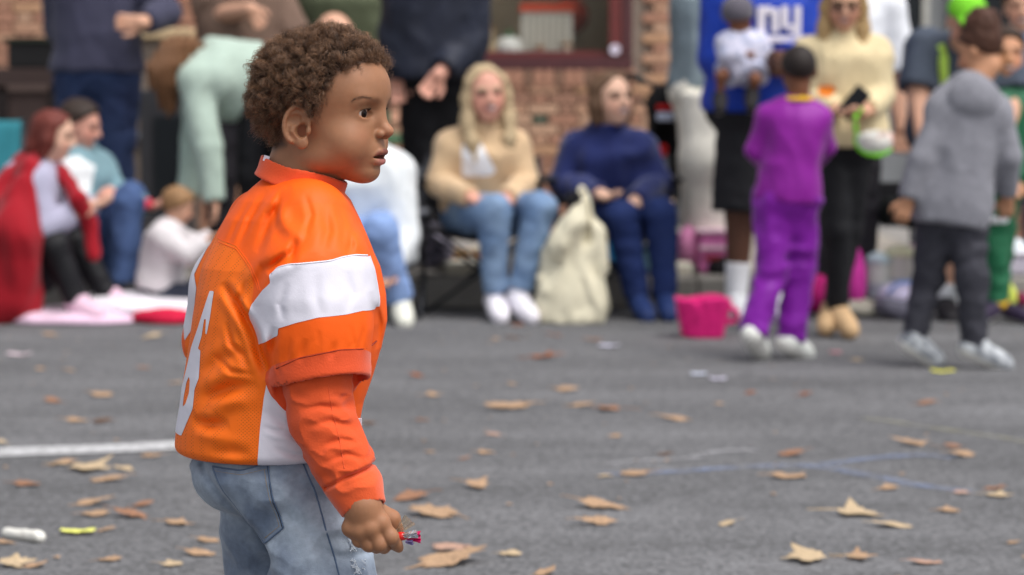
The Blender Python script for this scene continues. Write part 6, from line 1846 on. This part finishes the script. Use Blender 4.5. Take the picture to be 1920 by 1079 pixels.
t, c = box_thing("cool_bag", 1150, 510, 12.15, (.105, .09, .095), cloth("cyan_blue", (28, 128, 186), var=.15), "bright blue cool bag under the navy fleece woman's chair", "cool bag", lidm=cloth("cyan_dark", (20, 98, 150)), part="bag_body", bev=.02)
MB().tube(curve([c + (-.05, -.1, .07), c + (-.03, -.12, .13), c + (.03, -.12, .13), c + (.05, -.1, .07)], 10), .007, 6).build("carry_handle", BLM, t, smooth=True)
box_thing("paper_stack", 1130, 535, 11.92, (.09, .06, .012), cloth("paper_white", (220, 218, 212)), "small stack of white paper on the kerb in front of the cool bag", "paper")
def cup(px, py, Y, r, h, m, lidm, label, cat, name="paper_cup", floor=KZ):
    c = G_(px, py, Y); c[2] = floor
    t = empty(name, c, label, cat)
    MB().lathe(c, [(r * .75, 0), (r, h)], 18).build("cup_body", m, t, smooth=False)
    MB().lathe(c, [(r * 1.06, h + .001), (r * 1.06, h + .012), (r * .85, h + .018)], 18).build("lid", lidm, t)
    return t
cup(1212, 455, 12.3, .045, .13, cloth("cup_teal", (120, 160, 170)), cloth("foam_white", (1, 1, 1)), "pale blue paper cup between the navy jeans legs", "cup")
blob("pink_white_bag", 1216, 443, 12.4, (.05, .05, .05), cloth("pinkwhite", (228, 170, 196), col2=lin(236, 236, 236), cs=20), "small pink and white bag behind the blue paper cup", "bag", 9, .008)
t, c = blob("pink_helmet", 1290, 462, 12.1, (.055, .06, .10), cloth("soft_pink", (232, 150, 196)), "upright soft pink bag beside the dark jeans", "bag", 10, .006, floor=None)
t, c = box_thing("pink_cooler", 1335, 480, 12.05, (.075, .09, .10), cloth("cool_pink", (214, 120, 178)), "pink box bag with pale lid right of the soft pink bag", "box bag", lidm=cloth("pale_pink", (238, 204, 220)), part="bag_body", bev=.02)
MB().box(c + (0, -.096, -.02), (.045, .006, .012), bev=.003).build("red_label", cloth("label_red", (150, 44, 50)), t)
MB().box(c + (0, -.096, .03), (.07, .005, .01), bev=.002).build("pale_band", cloth("pale_pink", (1, 1, 1)), t)
box_thing("white_shoe_box", 1278, 530, 11.93, (.05, .06, .03), cloth("foam_white", (1, 1, 1)), "small white box on the kerb below the soft pink bag", "box")
blob("black_rucksack", 1352, 512, 11.98, (.075, .08, .09), cloth("black_pack", (30, 28, 32)), "small black rucksack leaning behind the white sock", "rucksack", 12, .014, floor=KZ)
# the hot pink basket on the road
Y = 10.28; b = base_(1318, Y)
t = empty("pink_basket", b, "hot pink fabric basket standing alone on the asphalt", "basket")
HP = cloth("hot_pink", (222, 26, 122), rough=.6, var=.08, sheen=.2)
def bask(P):
    q = P - b; u = np.clip(q[:, 2] / .17, 0, 1); hw = .088 + .032 * u; hd = .075 + .03 * u
    k = (np.abs(q[:, 0] / hw) ** 5 + np.abs(q[:, 1] / hd) ** 5) ** .2
    d = (k - 1) * .085
    d = smax(d, q[:, 2] - .168 - .006 * np.sin(q[:, 0] * 30), .006); d = smax(d, .003 - q[:, 2], .01)
    k2_ = (np.abs(q[:, 0] / (hw - .012)) ** 5 + np.abs(q[:, 1] / (hd - .012)) ** 5) ** .2
    d = smax(d, -np.maximum((k2_ - 1) * .08, .02 - q[:, 2]), .004)
    return d - folds(P, 9, .006, 75)
sobj("basket_body", bask, b - .17, b + np.array([.17, .17, .24]), .007, HP, t)
MB().tube(curve([b + (.10, -.06, .14), b + (.135, -.08, .12), b + (.14, -.06, .08), b + (.10, -.07, .07)], 12), .014, 6).build("side_loop", HP, t, smooth=True)

# buggy beside the brick corner
b = base_(1248, 12.6, .145)
t = empty("buggy", b, "black and red buggy with curved handle beside the brick corner", "buggy")
def hood(P):
    d = rbox(P, b + (.02, 0, .62), (.11, .16, .26), .05)
    return smax(smin(d, ell(P, b + (.02, 0, .86), (.12, .17, .10)), .05), -ell(P, b + (.0, -.22, .62), (.09, .16, .16)), .02) + .004 * vnoise(P, 18, 2)
sobj("buggy_seat", hood, b + (-.16, -.25, .3), b + (.2, .25, 1.05), .013, cloth("buggy_black", (26, 24, 26)), t)
hb = [G_(1172, 143, 12.55), G_(1195, 146, 12.55), G_(1225, 162, 12.55), G_(1252, 186, 12.6), G_(1268, 215, 12.6)]
MB().tube(curve(hb, 16), .013, 8).build("handle", TB, t, smooth=True)
MB().tube(curve([G_(1195, 185, 12.5), G_(1215, 200, 12.5), G_(1245, 225, 12.55)], 8), .010, 8).build("handle_strut", TB, t, smooth=True)
MB().tube([G_(1172, 143, 12.55), G_(1195, 146, 12.55)], .020, 10).build("grip", BLM, t, smooth=True)
MB().box(G_(1250, 202, 12.38), (.052, .02, .014), bev=.005).build("red_trim", cloth("buggy_red", (196, 32, 32)), t)
MB().box(G_(1247, 219, 12.38), (.042, .02, .022), bev=.008).build("white_badge", cloth("badge_pale", (200, 208, 230)), t)
MB().box(G_(1243, 288, 12.38), (.022, .02, .045), bev=.008).build("red_cushion", cloth("buggy_red", (1, 1, 1)), t)
for i, (dx, dy) in enumerate(((-.12, -.22), (.16, -.22), (-.12, .22), (.16, .22))):
    w_ = MB().lathe(b + (dx - .015, dy, .10), [(.06, 0), (.10, .004), (.10, .028), (.06, .032)], 20, (1, 0, 0)).build("wheel", BLM, t, smooth=True)
    MB().tube([b + (dx, dy, .10), b + (dx * .6, dy * .3, .42)], .010, 6).build("leg_tube", TB, t, smooth=True)

# things around the feet at the right
t, c = blob("magenta_bag", 1600, 520, 11.3, (.055, .07, .15), cloth("magenta", (206, 60, 160)), "upright magenta bag right of the black leggings", "bag", 13, .014)
t, c = blob("grey_pouch", 1582, 505, 11.45, (.05, .05, .09), cloth("pouch_grey", (150, 160, 168)), "grey pouch tucked behind the magenta bag", "pouch", 14, .01)
t, c = blob("crimson_bag", 1532, 548, 11.2, (.07, .08, .085), cloth("deep_pink", (164, 24, 102)), "deep pink bag left of the tan boots", "bag", 15, .012)
t, c = blob("grey_sack", 1542, 462, 11.7, (.05, .06, .12), cloth("sack_grey", (176, 178, 180)), "pale grey sack standing above the deep pink bag", "sack", 16, .012)
blob("white_trainer_pair", 1612, 578, 11.25, (.08, .07, .04), cloth("old_white", (178, 174, 160)), "pair of old off-white trainers below the magenta bag", "shoes", 17, .01, floor=.0)
# blue jacket over a black folding chair
t = empty("folding_chair", base_(1640, 11.8), "black folding chair with a bright blue jacket over its side", "chair")
for x0 in (-.03, .20):
    MB().tube([G_(1640, 0, 11.8) * (1, 1, 0) + (x0, -.15, .01), G_(1640, 0, 11.8) * (1, 1, 0) + (x0, .18, .60)], .011, 8).build("leg", TB, t, smooth=True)
    MB().tube([G_(1640, 0, 11.8) * (1, 1, 0) + (x0, .2, .01), G_(1640, 0, 11.8) * (1, 1, 0) + (x0, -.18, .45)], .011, 8).build("leg", TB, t, smooth=True)
MB().box(G_(1672, 0, 11.8) * (1, 1, 0) + (0, 0, .44), (.14, .18, .014), bev=.006).build("seat", BLM, t)
MB().box(G_(1672, 0, 11.8) * (1, 1, 0) + (0, .17, .54), (.14, .012, .07), bev=.006).build("backrest", BLM, t)
Y = 11.62
def bj(P): return tube(P, [G_(1620, 352, Y), G_(1622, 400, Y - .03), G_(1616, 452, Y)], [.045, .058, .035], .03) - folds(P, 14, .010, 77)
j_ = sobj("blue_jacket", bj, G_(1560, 480, Y) - (0, .15, .1), G_(1680, 330, Y) + (0, .15, .1), .010, cloth("vivid_blue", (28, 70, 190)), loc=G_(1620, 400, Y))
tag(j_, "bright blue jacket draped over the side of the black folding chair", "jacket")
blob("dark_coat", 1686, 398, 11.6, (.12, .12, .07), cloth("dark_green_black", (30, 34, 32)), "dark coat heaped on the black folding chair", "coat", 18, .02)
# tubs and bags beside it
for i, (px, Yt, r, h, c1, c2, lb) in enumerate(((1648, 11.45, .055, .24, (226, 228, 224), (206, 224, 232), "tall white tub with pale blue lid beside the magenta bag"),
                                          (1690, 11.5, .075, .27, (224, 220, 214), (238, 236, 200), "large white tub with cream lid in the row of tubs"),
                                          (1722, 11.55, .05, .28, (226, 178, 206), (236, 200, 220), "pink and white tub at the right end of the tubs"))):
    c = base_(px, Yt); t = empty("storage_tub", c, lb, "tub", "tubs standing behind the hooded child")
    MB().lathe(c, [(r * .85, 0), (r, h * .05), (r, h)], 20).build("tub_body", cloth("tub_%d" % i, c1, rough=.4), t, smooth=False)
    MB().lathe(c, [(r * 1.06, h + .001), (r * 1.08, h + .02), (r * .7, h + .045), (r * .2, h + .055)], 20).build("lid", cloth("tublid_%d" % i, c2, rough=.4), t, smooth=True)
    MB().lathe(c, [(r * 1.012, h * .35), (r * 1.012, h * .62)], 20).build("label_band", cloth("tubband_%d" % i, (190, 196, 210) if i != 2 else (206, 110, 160)), t)
t, c = blob("grey_holdall", 1684, 572, 11.15, (.115, .10, .075), cloth("holdall_grey", (112, 110, 124)), "grey holdall with lilac top and blue piping on the road", "bag", 19, .012, floor=0.0)
def hol_(P): return ell(P, c + (.01, -.01, .045), (.10, .09, .06)) - folds(P, 8, .008, 81)
sobj("lilac_lining", hol_, c - .16, c + .18, .010, cloth("lilac", (196, 188, 214)), t)
MB().tube(curve([c + (-.06, -.08, .06), c + (-.02, -.10, .105), c + (.05, -.09, .11), c + (.10, -.05, .09)], 14), .007, 6).build("blue_piping", cloth("piping_blue", (70, 122, 196)), t, smooth=True)
cup(1793, 590, 11.6, .035, .20, cloth("bottle_white", (226, 230, 232)), cloth("bottle_lid", (200, 220, 206)), "white bottle standing behind the black shoe", "bottle", "white_bottle", 0)
# right edge
sb2 = G_(1902, 470, 11.9)
o = sobj("white_ball", lambda P: sph(P, sb2, .062) + .001 * vnoise(P, 40, 3), sb2 - .08, sb2 + .08, .008, cloth("ball_white", (214, 222, 228), rough=.35), loc=sb2)
tag(o, "pale white ball on the folded sheets at the right edge", "ball")
t, c = box_thing("folded_sheets", 1915, 530, 11.9, (.16, .12, .05), cloth("sheet_lilac", (196, 190, 204)), "pile of folded pale sheets behind the green costume legs", "linen", floor=.155, lidm=cloth("sheet_pale", (218, 214, 222)), part="folded_cloth", bev=.02)
blob("lime_toy", 1888, 552, 11.35, (.035, .04, .06), cloth("lime_yellow", (196, 206, 90)), "lime yellow soft toy right of the gold cuffs", "toy", 22, .008)
blob("dark_red_pouch", 1912, 560, 11.5, (.03, .04, .03), cloth("wine", (120, 36, 66)), "small wine red pouch beside the lime toy", "pouch", 23, .006)
cup(1912, 385, 12.7, .035, .05, cloth("mustard", (212, 168, 50)), cloth("bottle_white", (1, 1, 1)), "mustard cup with a white lid on the brick planter", "cup", "paper_cup", ztop + .065)
# lime rimmed basket in the woman's hand
bc = G_(1640, 262, 10.0)
t = empty("lime_basket", bc, "white basket bag with lime green rim hanging from the sweater woman's hand", "basket")
def bk(P):
    q = P - bc
    d = ell(q, (0, 0, .0), (.078, .05, .066)); d = smax(d, q[:, 2] - .04 + .25 * q[:, 0] * 0, .008)
    d = smax(d, -ell(q, (0, 0, .012), (.070, .042, .058)), .004); return d - .002 * vnoise(P, 30, 4)
sobj("basket_body", bk, bc - .11, bc + .11, .006, cloth("basket_white", (226, 224, 216), col2=lin(206, 120, 100), cs=18, cw=.66), t)
rim = [bc + np.array([.080 * math.cos(a), -.035 + .03 * abs(math.cos(a)), .066 * math.sin(a)]) for a in np.linspace(math.pi * .86, math.pi * 1.80, 24)]
MB().tube(rim, .0085, 8).build("lime_rim", LIME, t, smooth=True)
MB().tube(curve([bc + (-.082, -.03, .03), bc + (-.085, -.03, .09), bc + (-.05, 0, .125)], 10), .009, 6).build("basket_handle", LIME, t, smooth=True)
# far table on the right with plates
tb = base_(1692, 14.2, .145)
t = empty("trestle_table", tb, "grey trestle table with colourful platters far behind the cream sweater", "table")
zt = G_(1692, 100, 14.2)[2]
MB().box((tb[0], 14.2, zt), (.30, .3, .035), bev=.01).build("table_top", cloth("table_grey", (150, 152, 168)), t)
for sx in (-.26, .26):
    for sy in (-.25, .25): MB().tube([(tb[0] + sx, 14.2 + sy, .15), (tb[0] + sx, 14.2 + sy, zt - .03)], .015, 8).build("leg", TB, t, smooth=True)
for i, (dx, c1, lb) in enumerate(((-.05, (214, 150, 60), "orange platter at the left of the far table"), (.10, (196, 70, 60), "red platter at the right of the far table"))):
    c = np.array([tb[0] + dx, 14.05, zt + .036]); o = MB().lathe(c, [(.04, 0), (.085, .02), (.08, .03), (.03, .04)], 20).build("platter", cloth("platter_%d" % i, c1), loc=c, smooth=True)
    tag(o, lb, "platter", "platters on the far table")
# ================================================================ fallen leaves, each its own thing
LC = {'tan': (184, 150, 118), 'pale': (200, 176, 142), 'brown': (158, 114, 86), 'rust': (150, 88, 52), 'dark': (104, 74, 52), 'pink': (190, 152, 132)}
LM = {k_: mat("leaf_" + k_, lin(*v), rough=.7, var=.30, vs=60, bump=.0006, bs=240, col2=tuple(c * .5 for c in lin(*v)), cs=30, cw=.58) for k_, v in LC.items()}
def leaf_mesh(kind, seed, m, curl):
    g = np.random.default_rng(seed)
    nA = 60; rings = 5
    th = np.linspace(0, 2 * math.pi, nA, endpoint=False)
    def lobes(cen, amp, wid, base):
        r_ = np.full(nA, base)
        for c_, a_, w_ in zip(cen, amp, wid):
            dth = (th - c_ + math.pi) % (2 * math.pi) - math.pi
            r_ = np.maximum(r_, base + (a_ - base) * np.exp(-np.abs(dth / w_) ** 1.5))
        return r_
    if kind == 'oak':
        cen = [0, .42, .95, 1.6, 2.25, math.pi - .25, math.pi + .3, 2 * math.pi - 2.3, 2 * math.pi - 1.65, 2 * math.pi - 1.0, 2 * math.pi - .45]
        r = lobes(np.array(cen) + g.normal(size=11) * .07, np.array([.52, .44, .42, .40, .40, .42, .42, .40, .40, .42, .44]) * g.uniform(.72, 1.08, 11), [.18] * 11, .27); asp = (1.0, .66)
    elif kind == 'maple':
        cen = [0, .62, 1.25, 2.0, 2.6, 2 * math.pi - 2.55, 2 * math.pi - 1.95, 2 * math.pi - 1.2, 2 * math.pi - .6]
        r = lobes(np.array(cen) + g.normal(size=9) * .08, np.array([.56, .36, .50, .30, .36, .36, .30, .50, .36]) * g.uniform(.7, 1.1, 9), [.20, .13, .22, .14, .18, .18, .16, .24, .15], .23); asp = (1.0, .9)
    else: r = .40 + .05 * np.sin(th * 2 + seed) + .03 * np.sin(th * 5 + seed * 2); asp = (1.0, .58)
    r = r * (1 + g.normal(size=nA) * .035)
    if seed % 3 == 0: r = r * (1 - .45 * np.exp(-(((th - g.uniform(0, 6.28)) + math.pi) % (2 * math.pi) - math.pi) ** 2 / .12))    # a torn edge
    V = [(0, 0, 0)]
    k1, k2_, k3 = g.uniform(.3, 1.0, 3) * curl; ph = g.uniform(0, 6.28, 4)
    for k in range(1, rings + 1):
        u = (k / rings)
        for a in range(nA):
            rr = r[a] * u if u > .5 else min(r[a], .3) * u
            V.append((rr * math.cos(th[a]) * asp[0], rr * math.sin(th[a]) * asp[1], 0))
    V = np.array(V); x, y = V[:, 0].copy(), V[:, 1].copy()
    V[:, 2] = k1 * .9 * y ** 2 + k2_ * .5 * x ** 2 * np.sin(ph[0]) + k3 * .35 * np.abs(x * y) + .035 * curl * np.sin(x * 9 + ph[1]) * np.cos(y * 8 + ph[2])
    V[:, 2] -= V[:, 2].min()
    F_ = [(0, 1 + a, 1 + (a + 1) % nA) for a in range(nA)]
    for k in range(1, rings):
        o = 1 + (k - 1) * nA
        F_ += [(o + a, o + nA + a, o + nA + (a + 1) % nA, o + (a + 1) % nA) for a in range(nA)]
    F_ = [f if len(f) == 3 else f for f in F_]
    n = len(V)
    # stalk
    mb = MB(); mb.add(V, F_)
    mb.tube([(-r.max() * .55 * asp[0], 0, V[:, 2].max() * .25 + .012), (-r.max() * 1.0 * asp[0], .01, .03), (-r.max() * 1.35 * asp[0], .04, .012)], [.012, .010, .008], 5)
    me = raw_mesh("leaf_mesh", np.array(mb.v), mb.f, True); me.materials.append(m)
    return me
_LM = {}
def leaf(px, py, w, kind, col, label, rot=None, curl=.6, asp=None):
    """w = width in photo pixels"""
    p = gnd(px, py); s = 1.1 * w / (FPX / p[1])
    key = (kind, col, (px * 7 + py) % 7, round(curl, 1))
    if key not in _LM: _LM[key] = leaf_mesh(kind, hash((px, py, w)) % 9999 if False else int(px * 3 + py * 5) % 9999, LM[col], curl)
    o = share("dry_leaf", _LM[key], None, None, p + np.array([0, 0, .003]), (rot if rot is not None else (px * .37 + py * .11) % 1.2 - .6 + (math.pi if int(px + py) % 2 else 0)), (s, s * (asp or 1.0), s * .9))
    tl = .03 + .04 * ((px * 13 + py) % 5); rz_ = o.rotation_euler.z
    o.rotation_euler = (Matrix.Rotation(tl, 3, 'X') @ Matrix.Rotation(((px * 5 + py) % 7 - 3) * .05, 3, 'Y') @ Matrix.Rotation(rz_, 3, 'Z')).to_euler()
    o.location.z += s * .38 * math.sin(tl) * (asp or .75)
    md = o.modifiers.new("thickness", 'SOLIDIFY'); md.thickness = .004
    tag(o, label, "leaf", "dry leaves scattered on the road")
for a in [
 # px, py, width, kind, colour, label
 (160, 882, 118, 'maple', 'pale', "large pale lobed leaf topping the cluster below the painted line"),
 (205, 902, 80, 'oak', 'tan', "tan leaf half under the large pale leaf of the left cluster"),
 (120, 872, 60, 'plain', 'tan', "upper left leaf of the cluster below the painted line"),
 (232, 882, 46, 'plain', 'pale', "pale yellowish leaf at the right end of the left cluster"),
 (48, 912, 68, 'oak', 'brown', "brown curled leaf left of the cluster below the painted line"),
 (172, 946, 82, 'oak', 'tan', "tan leaf below the cluster, above the paired long leaves"),
 (268, 950, 46, 'plain', 'brown', "small brown leaf between the cluster and the boy's jeans"),
 (178, 968, 70, 'oak', 'tan', "left leaf of a touching pair above the yellow wrapper"),
 (244, 970, 86, 'oak', 'brown', "right leaf of a touching pair left of the jeans"),
 (332, 984, 78, 'maple', 'tan', "tan leaf with dark underside just left of the jeans"),
 (200, 996, 40, 'plain', 'tan', "small tan leaf right of the yellow wrapper"),
 (10, 1020, 50, 'oak', 'tan', "tan leaf at the left edge below the white wrapper"),
 (24, 1062, 92, 'maple', 'pale', "big pale leaf at the bottom left corner"),
 (66, 1064, 60, 'oak', 'tan', "tan leaf touching the big pale leaf at the bottom left"),
 (206, 1052, 62, 'oak', 'tan', "narrow tan leaf alone at the bottom left"),
 (322, 1062, 52, 'plain', 'pale', "rounded pale leaf at the bottom beside the jeans"),
 (372, 1042, 76, 'oak', 'tan', "lobed tan leaf partly behind the far trouser leg"),
 (390, 1016, 56, 'plain', 'tan', "flat tan leaf next to the far trouser leg"),
 (285, 858, 50, 'oak', 'tan', "tan leaf on the road just under the painted line by the jersey hem"),
 (142, 792, 52, 'oak', 'tan', "tan leaf of the pair above the painted line"),
 (190, 794, 52, 'oak', 'dark', "dark curled leaf of the pair above the painted line"),
 (98, 755, 42, 'plain', 'brown', "small brown leaf upper left of the painted line pair"),
 (188, 744, 60, 'oak', 'tan', "faded flat leaf above the pair over the painted line"),
 (0, 832, 36, 'oak', 'pale', "pale leaf cut by the left edge above the line"),
 (128, 696, 28, 'plain', 'tan', "tiny tan leaf far left on the road"),
 (75, 694, 22, 'plain', 'tan', "tiniest tan leaf left of the other small one"),
 (285, 634, 50, 'oak', 'pale', "pale leaf beside the red cloth near the jersey"),
 (95, 630, 46, 'oak', 'tan', "tan leaf in front of the pink blanket"),
 (270, 692, 26, 'plain', 'brown', "faint brown leaf left of the jersey back"),
 (332, 720, 34, 'plain', 'tan', "tan leaf touching the back of the jersey outline"),
 (1018, 672, 72, 'maple', 'rust', "rust brown leaf lying alone, brightest of the far leaves"),
 (782, 708, 40, 'oak', 'rust', "dark rust leaf right of the sleeve opening"),
 (810, 744, 38, 'maple', 'tan', "small tan leaf below the dark rust one"),
 (792, 790, 32, 'oak', 'brown', "small brown leaf right of the elbow"),
 (690, 797, 34, 'plain', 'dark', "dark leaf touching the elbow of the undershirt"),
 (952, 767, 108, 'oak', 'tan', "long tan leaf in the middle of the road"),
 (1060, 734, 58, 'oak', 'tan', "tan leaf above and between the two long ones"),
 (1088, 762, 62, 'oak', 'tan', "left leaf of the overlapping pair in the middle"),
 (1142, 769, 78, 'maple', 'brown', "greyish brown right leaf of the overlapping pair in the middle"),
 (1266, 788, 74, 'oak', 'tan', "tan leaf right of the overlapping middle pair"),
 (925, 818, 38, 'oak', 'pink', "pinkish leaf under the long tan leaf"),
 (1154, 820, 32, 'plain', 'tan', "small tan leaf below the overlapping pair"),
 (910, 852, 48, 'oak', 'tan', "tan leaf lower left of the pinkish one"),
 (872, 862, 24, 'plain', 'brown', "tiny brown leaf beside the lower left tan one"),
 (805, 850, 26, 'plain', 'tan', "tiny tan leaf level with the wrist cuff"),
 (1246, 855, 32, 'plain', 'dark', "small dark leaf next to the white scuffs"),
 (1135, 895, 34, 'plain', 'pale', "rounded pale leaf at the start of the blue chalk line"),
 (1192, 893, 70, 'oak', 'tan', "long flat leaf on the blue chalk line start"),
 (893, 915, 78, 'maple', 'tan', "star shaped tan leaf right of the hand"),
 (772, 937, 96, 'oak', 'brown', "long brown leaf directly right of the wrist"),
 (815, 968, 128, 'oak', 'tan', "very long wavy leaf just right of the sweet"),
 (1125, 953, 106, 'oak', 'tan', "upper leaf of two stacked in the lower middle"),
 (1120, 984, 88, 'oak', 'tan', "lower leaf of two stacked in the lower middle"),
 (845, 1034, 86, 'oak', 'pink', "slim pinkish leaf below the sweet"),
 (840, 1058, 160, 'oak', 'tan', "largest lobed leaf at the bottom right of the hand"),
 (957, 1043, 52, 'plain', 'pale', "rounded pale leaf right of the largest lobed leaf"),
 (1022, 1078, 60, 'oak', 'tan', "tan leaf cut by the bottom edge in the middle"),
 (1364, 985, 46, 'plain', 'pale', "small pale square leaf with a long stalk"),
 (1600, 966, 128, 'maple', 'pale', "broad pale leaf of the big overlapping pair at right"),
 (1674, 988, 84, 'plain', 'pale', "lower pale leaf of the big overlapping pair at right"),
 (1780, 960, 66, 'maple', 'tan', "upright tan leaf right of the big pale pair"),
 (1515, 1052, 124, 'maple', 'pale', "biggest pale leaf at the bottom right"),
 (1606, 1050, 70, 'maple', 'tan', "tan leaf touching the biggest pale leaf at the bottom right"),
 (1734, 1058, 76, 'oak', 'pink', "slim pinkish leaf at the bottom right"),
 (1902, 1020, 32, 'plain', 'tan', "small tan leaf at the right edge near the bottom"),
 (1478, 896, 98, 'oak', 'tan', "wavy tan leaf just under the blue chalk line"),
 (1484, 855, 70, 'oak', 'brown', "brown leaf above the blue chalk line"),
 (1666, 918, 60, 'maple', 'tan', "tan star leaf under the blue line at right"),
 (1802, 928, 38, 'oak', 'pink', "small pinkish leaf at the end of the blue line"),
 (1868, 932, 68, 'maple', 'pale', "pale leaf at the right end of the blue line"),
 (1866, 918, 44, 'plain', 'brown', "brown leaf just above the pale leaf at the line's end"),
 (1714, 835, 78, 'maple', 'tan', "tan leaf between the two blue chalk lines"),
 (1786, 841, 44, 'oak', 'brown', "brown upper leaf of the right hand pair"),
 (1804, 856, 66, 'oak', 'tan', "tan lower leaf of the right hand pair"),
 (1738, 760, 46, 'oak', 'brown', "brown leaf below the grey trainers at the right"),
 (1508, 742, 38, 'maple', 'rust', "rust leaf in the right middle of the road"),
 (1408, 740, 26, 'plain', 'rust', "small rust leaf left of the other rust one"),
 (1348, 760, 20, 'plain', 'tan', "tiny tan leaf lower left of the small rust leaf"),
 (1605, 678, 26, 'plain', 'pale', "small pale leaf between the purple and hooded children"),
 (1757, 681, 22, 'plain', 'rust', "tiny rust leaf above the yellow wrapper by the trainers"),
 (960, 637, 36, 'oak', 'dark', "dark leaf in front of the white trainers"),
 (1040, 630, 40, 'oak', 'rust', "rust leaf in front of the tote bag"),
 (1112, 640, 40, 'oak', 'brown', "brown leaf near the white scrap of paper"),
 (1080, 606, 34, 'plain', 'rust', "far rust leaf at the foot of the tote bag"),
 (970, 612, 30, 'plain', 'rust', "far rust leaf between the white trainers' toes"),
 (930, 638, 20, 'plain', 'tan', "tiny far tan leaf left of the dark one"),
 (960, 722, 22, 'plain', 'tan', "tiny tan leaf above the long middle leaf"),
 (640, 945, 60, 'oak', 'tan', "tan leaf hidden behind the boy's forearm"),
]:
    leaf(*a)
# scraps and wrappers
def scrap(px, py, w, h, rgb, label, cat="wrapper", lift=.0, rz=0.0, name="wrapper"):
    p = gnd(px, py); s = 1.1 * w / (FPX / p[1]) / 2; g = np.random.default_rng(int(px))
    V = []; n = 7
    for i in range(n):
        for j_ in range(n):
            u, v = i / (n - 1) * 2 - 1, j_ / (n - 1) * 2 - 1
            V.append(p + np.array([u * s * math.cos(rz) - v * h * math.sin(rz), u * s * math.sin(rz) + v * h * math.cos(rz), .004 + lift * (.5 + .5 * v) + .006 * g.random() + .3 * s * (abs(u) ** 2) * .3]))
    F_ = [(i * n + j_, i * n + j_ + 1, (i + 1) * n + j_ + 1, (i + 1) * n + j_) for i in range(n - 1) for j_ in range(n - 1)]
    o = obj(name, np.array(V), F_, cloth("scrap_%d_%d_%d" % rgb, rgb, rough=.35, var=.2), loc=p, smooth=False)
    md = o.modifiers.new("thickness", 'SOLIDIFY'); md.thickness = .0012
    tag(o, label, cat)
scrap(146, 1002, 58, .018, (232, 232, 120), "yellow sweet wrapper on the road at the lower left")
scrap(1768, 700, 40, .016, (226, 222, 70), "yellow wrapper on the road in front of the grey trainers")
scrap(1142, 652, 34, .02, (226, 224, 244), "white scrap of paper behind the rust brown leaf", "paper")
scrap(36, 668, 40, .02, (226, 206, 214), "pink and white wrapper on the road at the far left")
scrap(1310, 705, 26, .016, (206, 212, 230), "pale bluish scrap left of its lilac twin", "paper")
scrap(1346, 714, 28, .016, (200, 196, 214), "lilac scrap right of the pale bluish one", "paper")
scrap(1566, 664, 20, .02, (190, 130, 140), "tiny pink scrap right of the purple child's shoe", "paper")
# white elongated wrapper at the lower left: stands tilted
p = gnd(42, 1012)
t = empty("paper_tube", p, "white crumpled paper tube lying on the road at the lower left", "paper")
a = p + np.array([-.042, .03, .010]); b2 = p + np.array([.046, -.040, .014])
sobj("tube_paper", lambda P: cone(P, a, b2, .011, .014) + .002 * vnoise(P, 60, 4), np.minimum(a, b2) - .03, np.maximum(a, b2) + .03, .003, cloth("tube_white", (232, 230, 222), rough=.4), t)
# faint debris too small to count
g_ = np.random.default_rng(77); mb = MB()
for i in range(260):
    x = g_.uniform(-3.2, 3.2); y = g_.uniform(4.2, 11.5); s = g_.uniform(.003, .012); a = g_.uniform(0, 3.14)
    mb.add([(x + s * math.cos(a + k * 1.7), y + s * math.sin(a + k * 1.7), .004 + .003 * (k % 2)) for k in range(4)], [(0, 1, 2, 3)])
mb.build("leaf_crumbs", LM['tan'])["kind"] = "stuff"
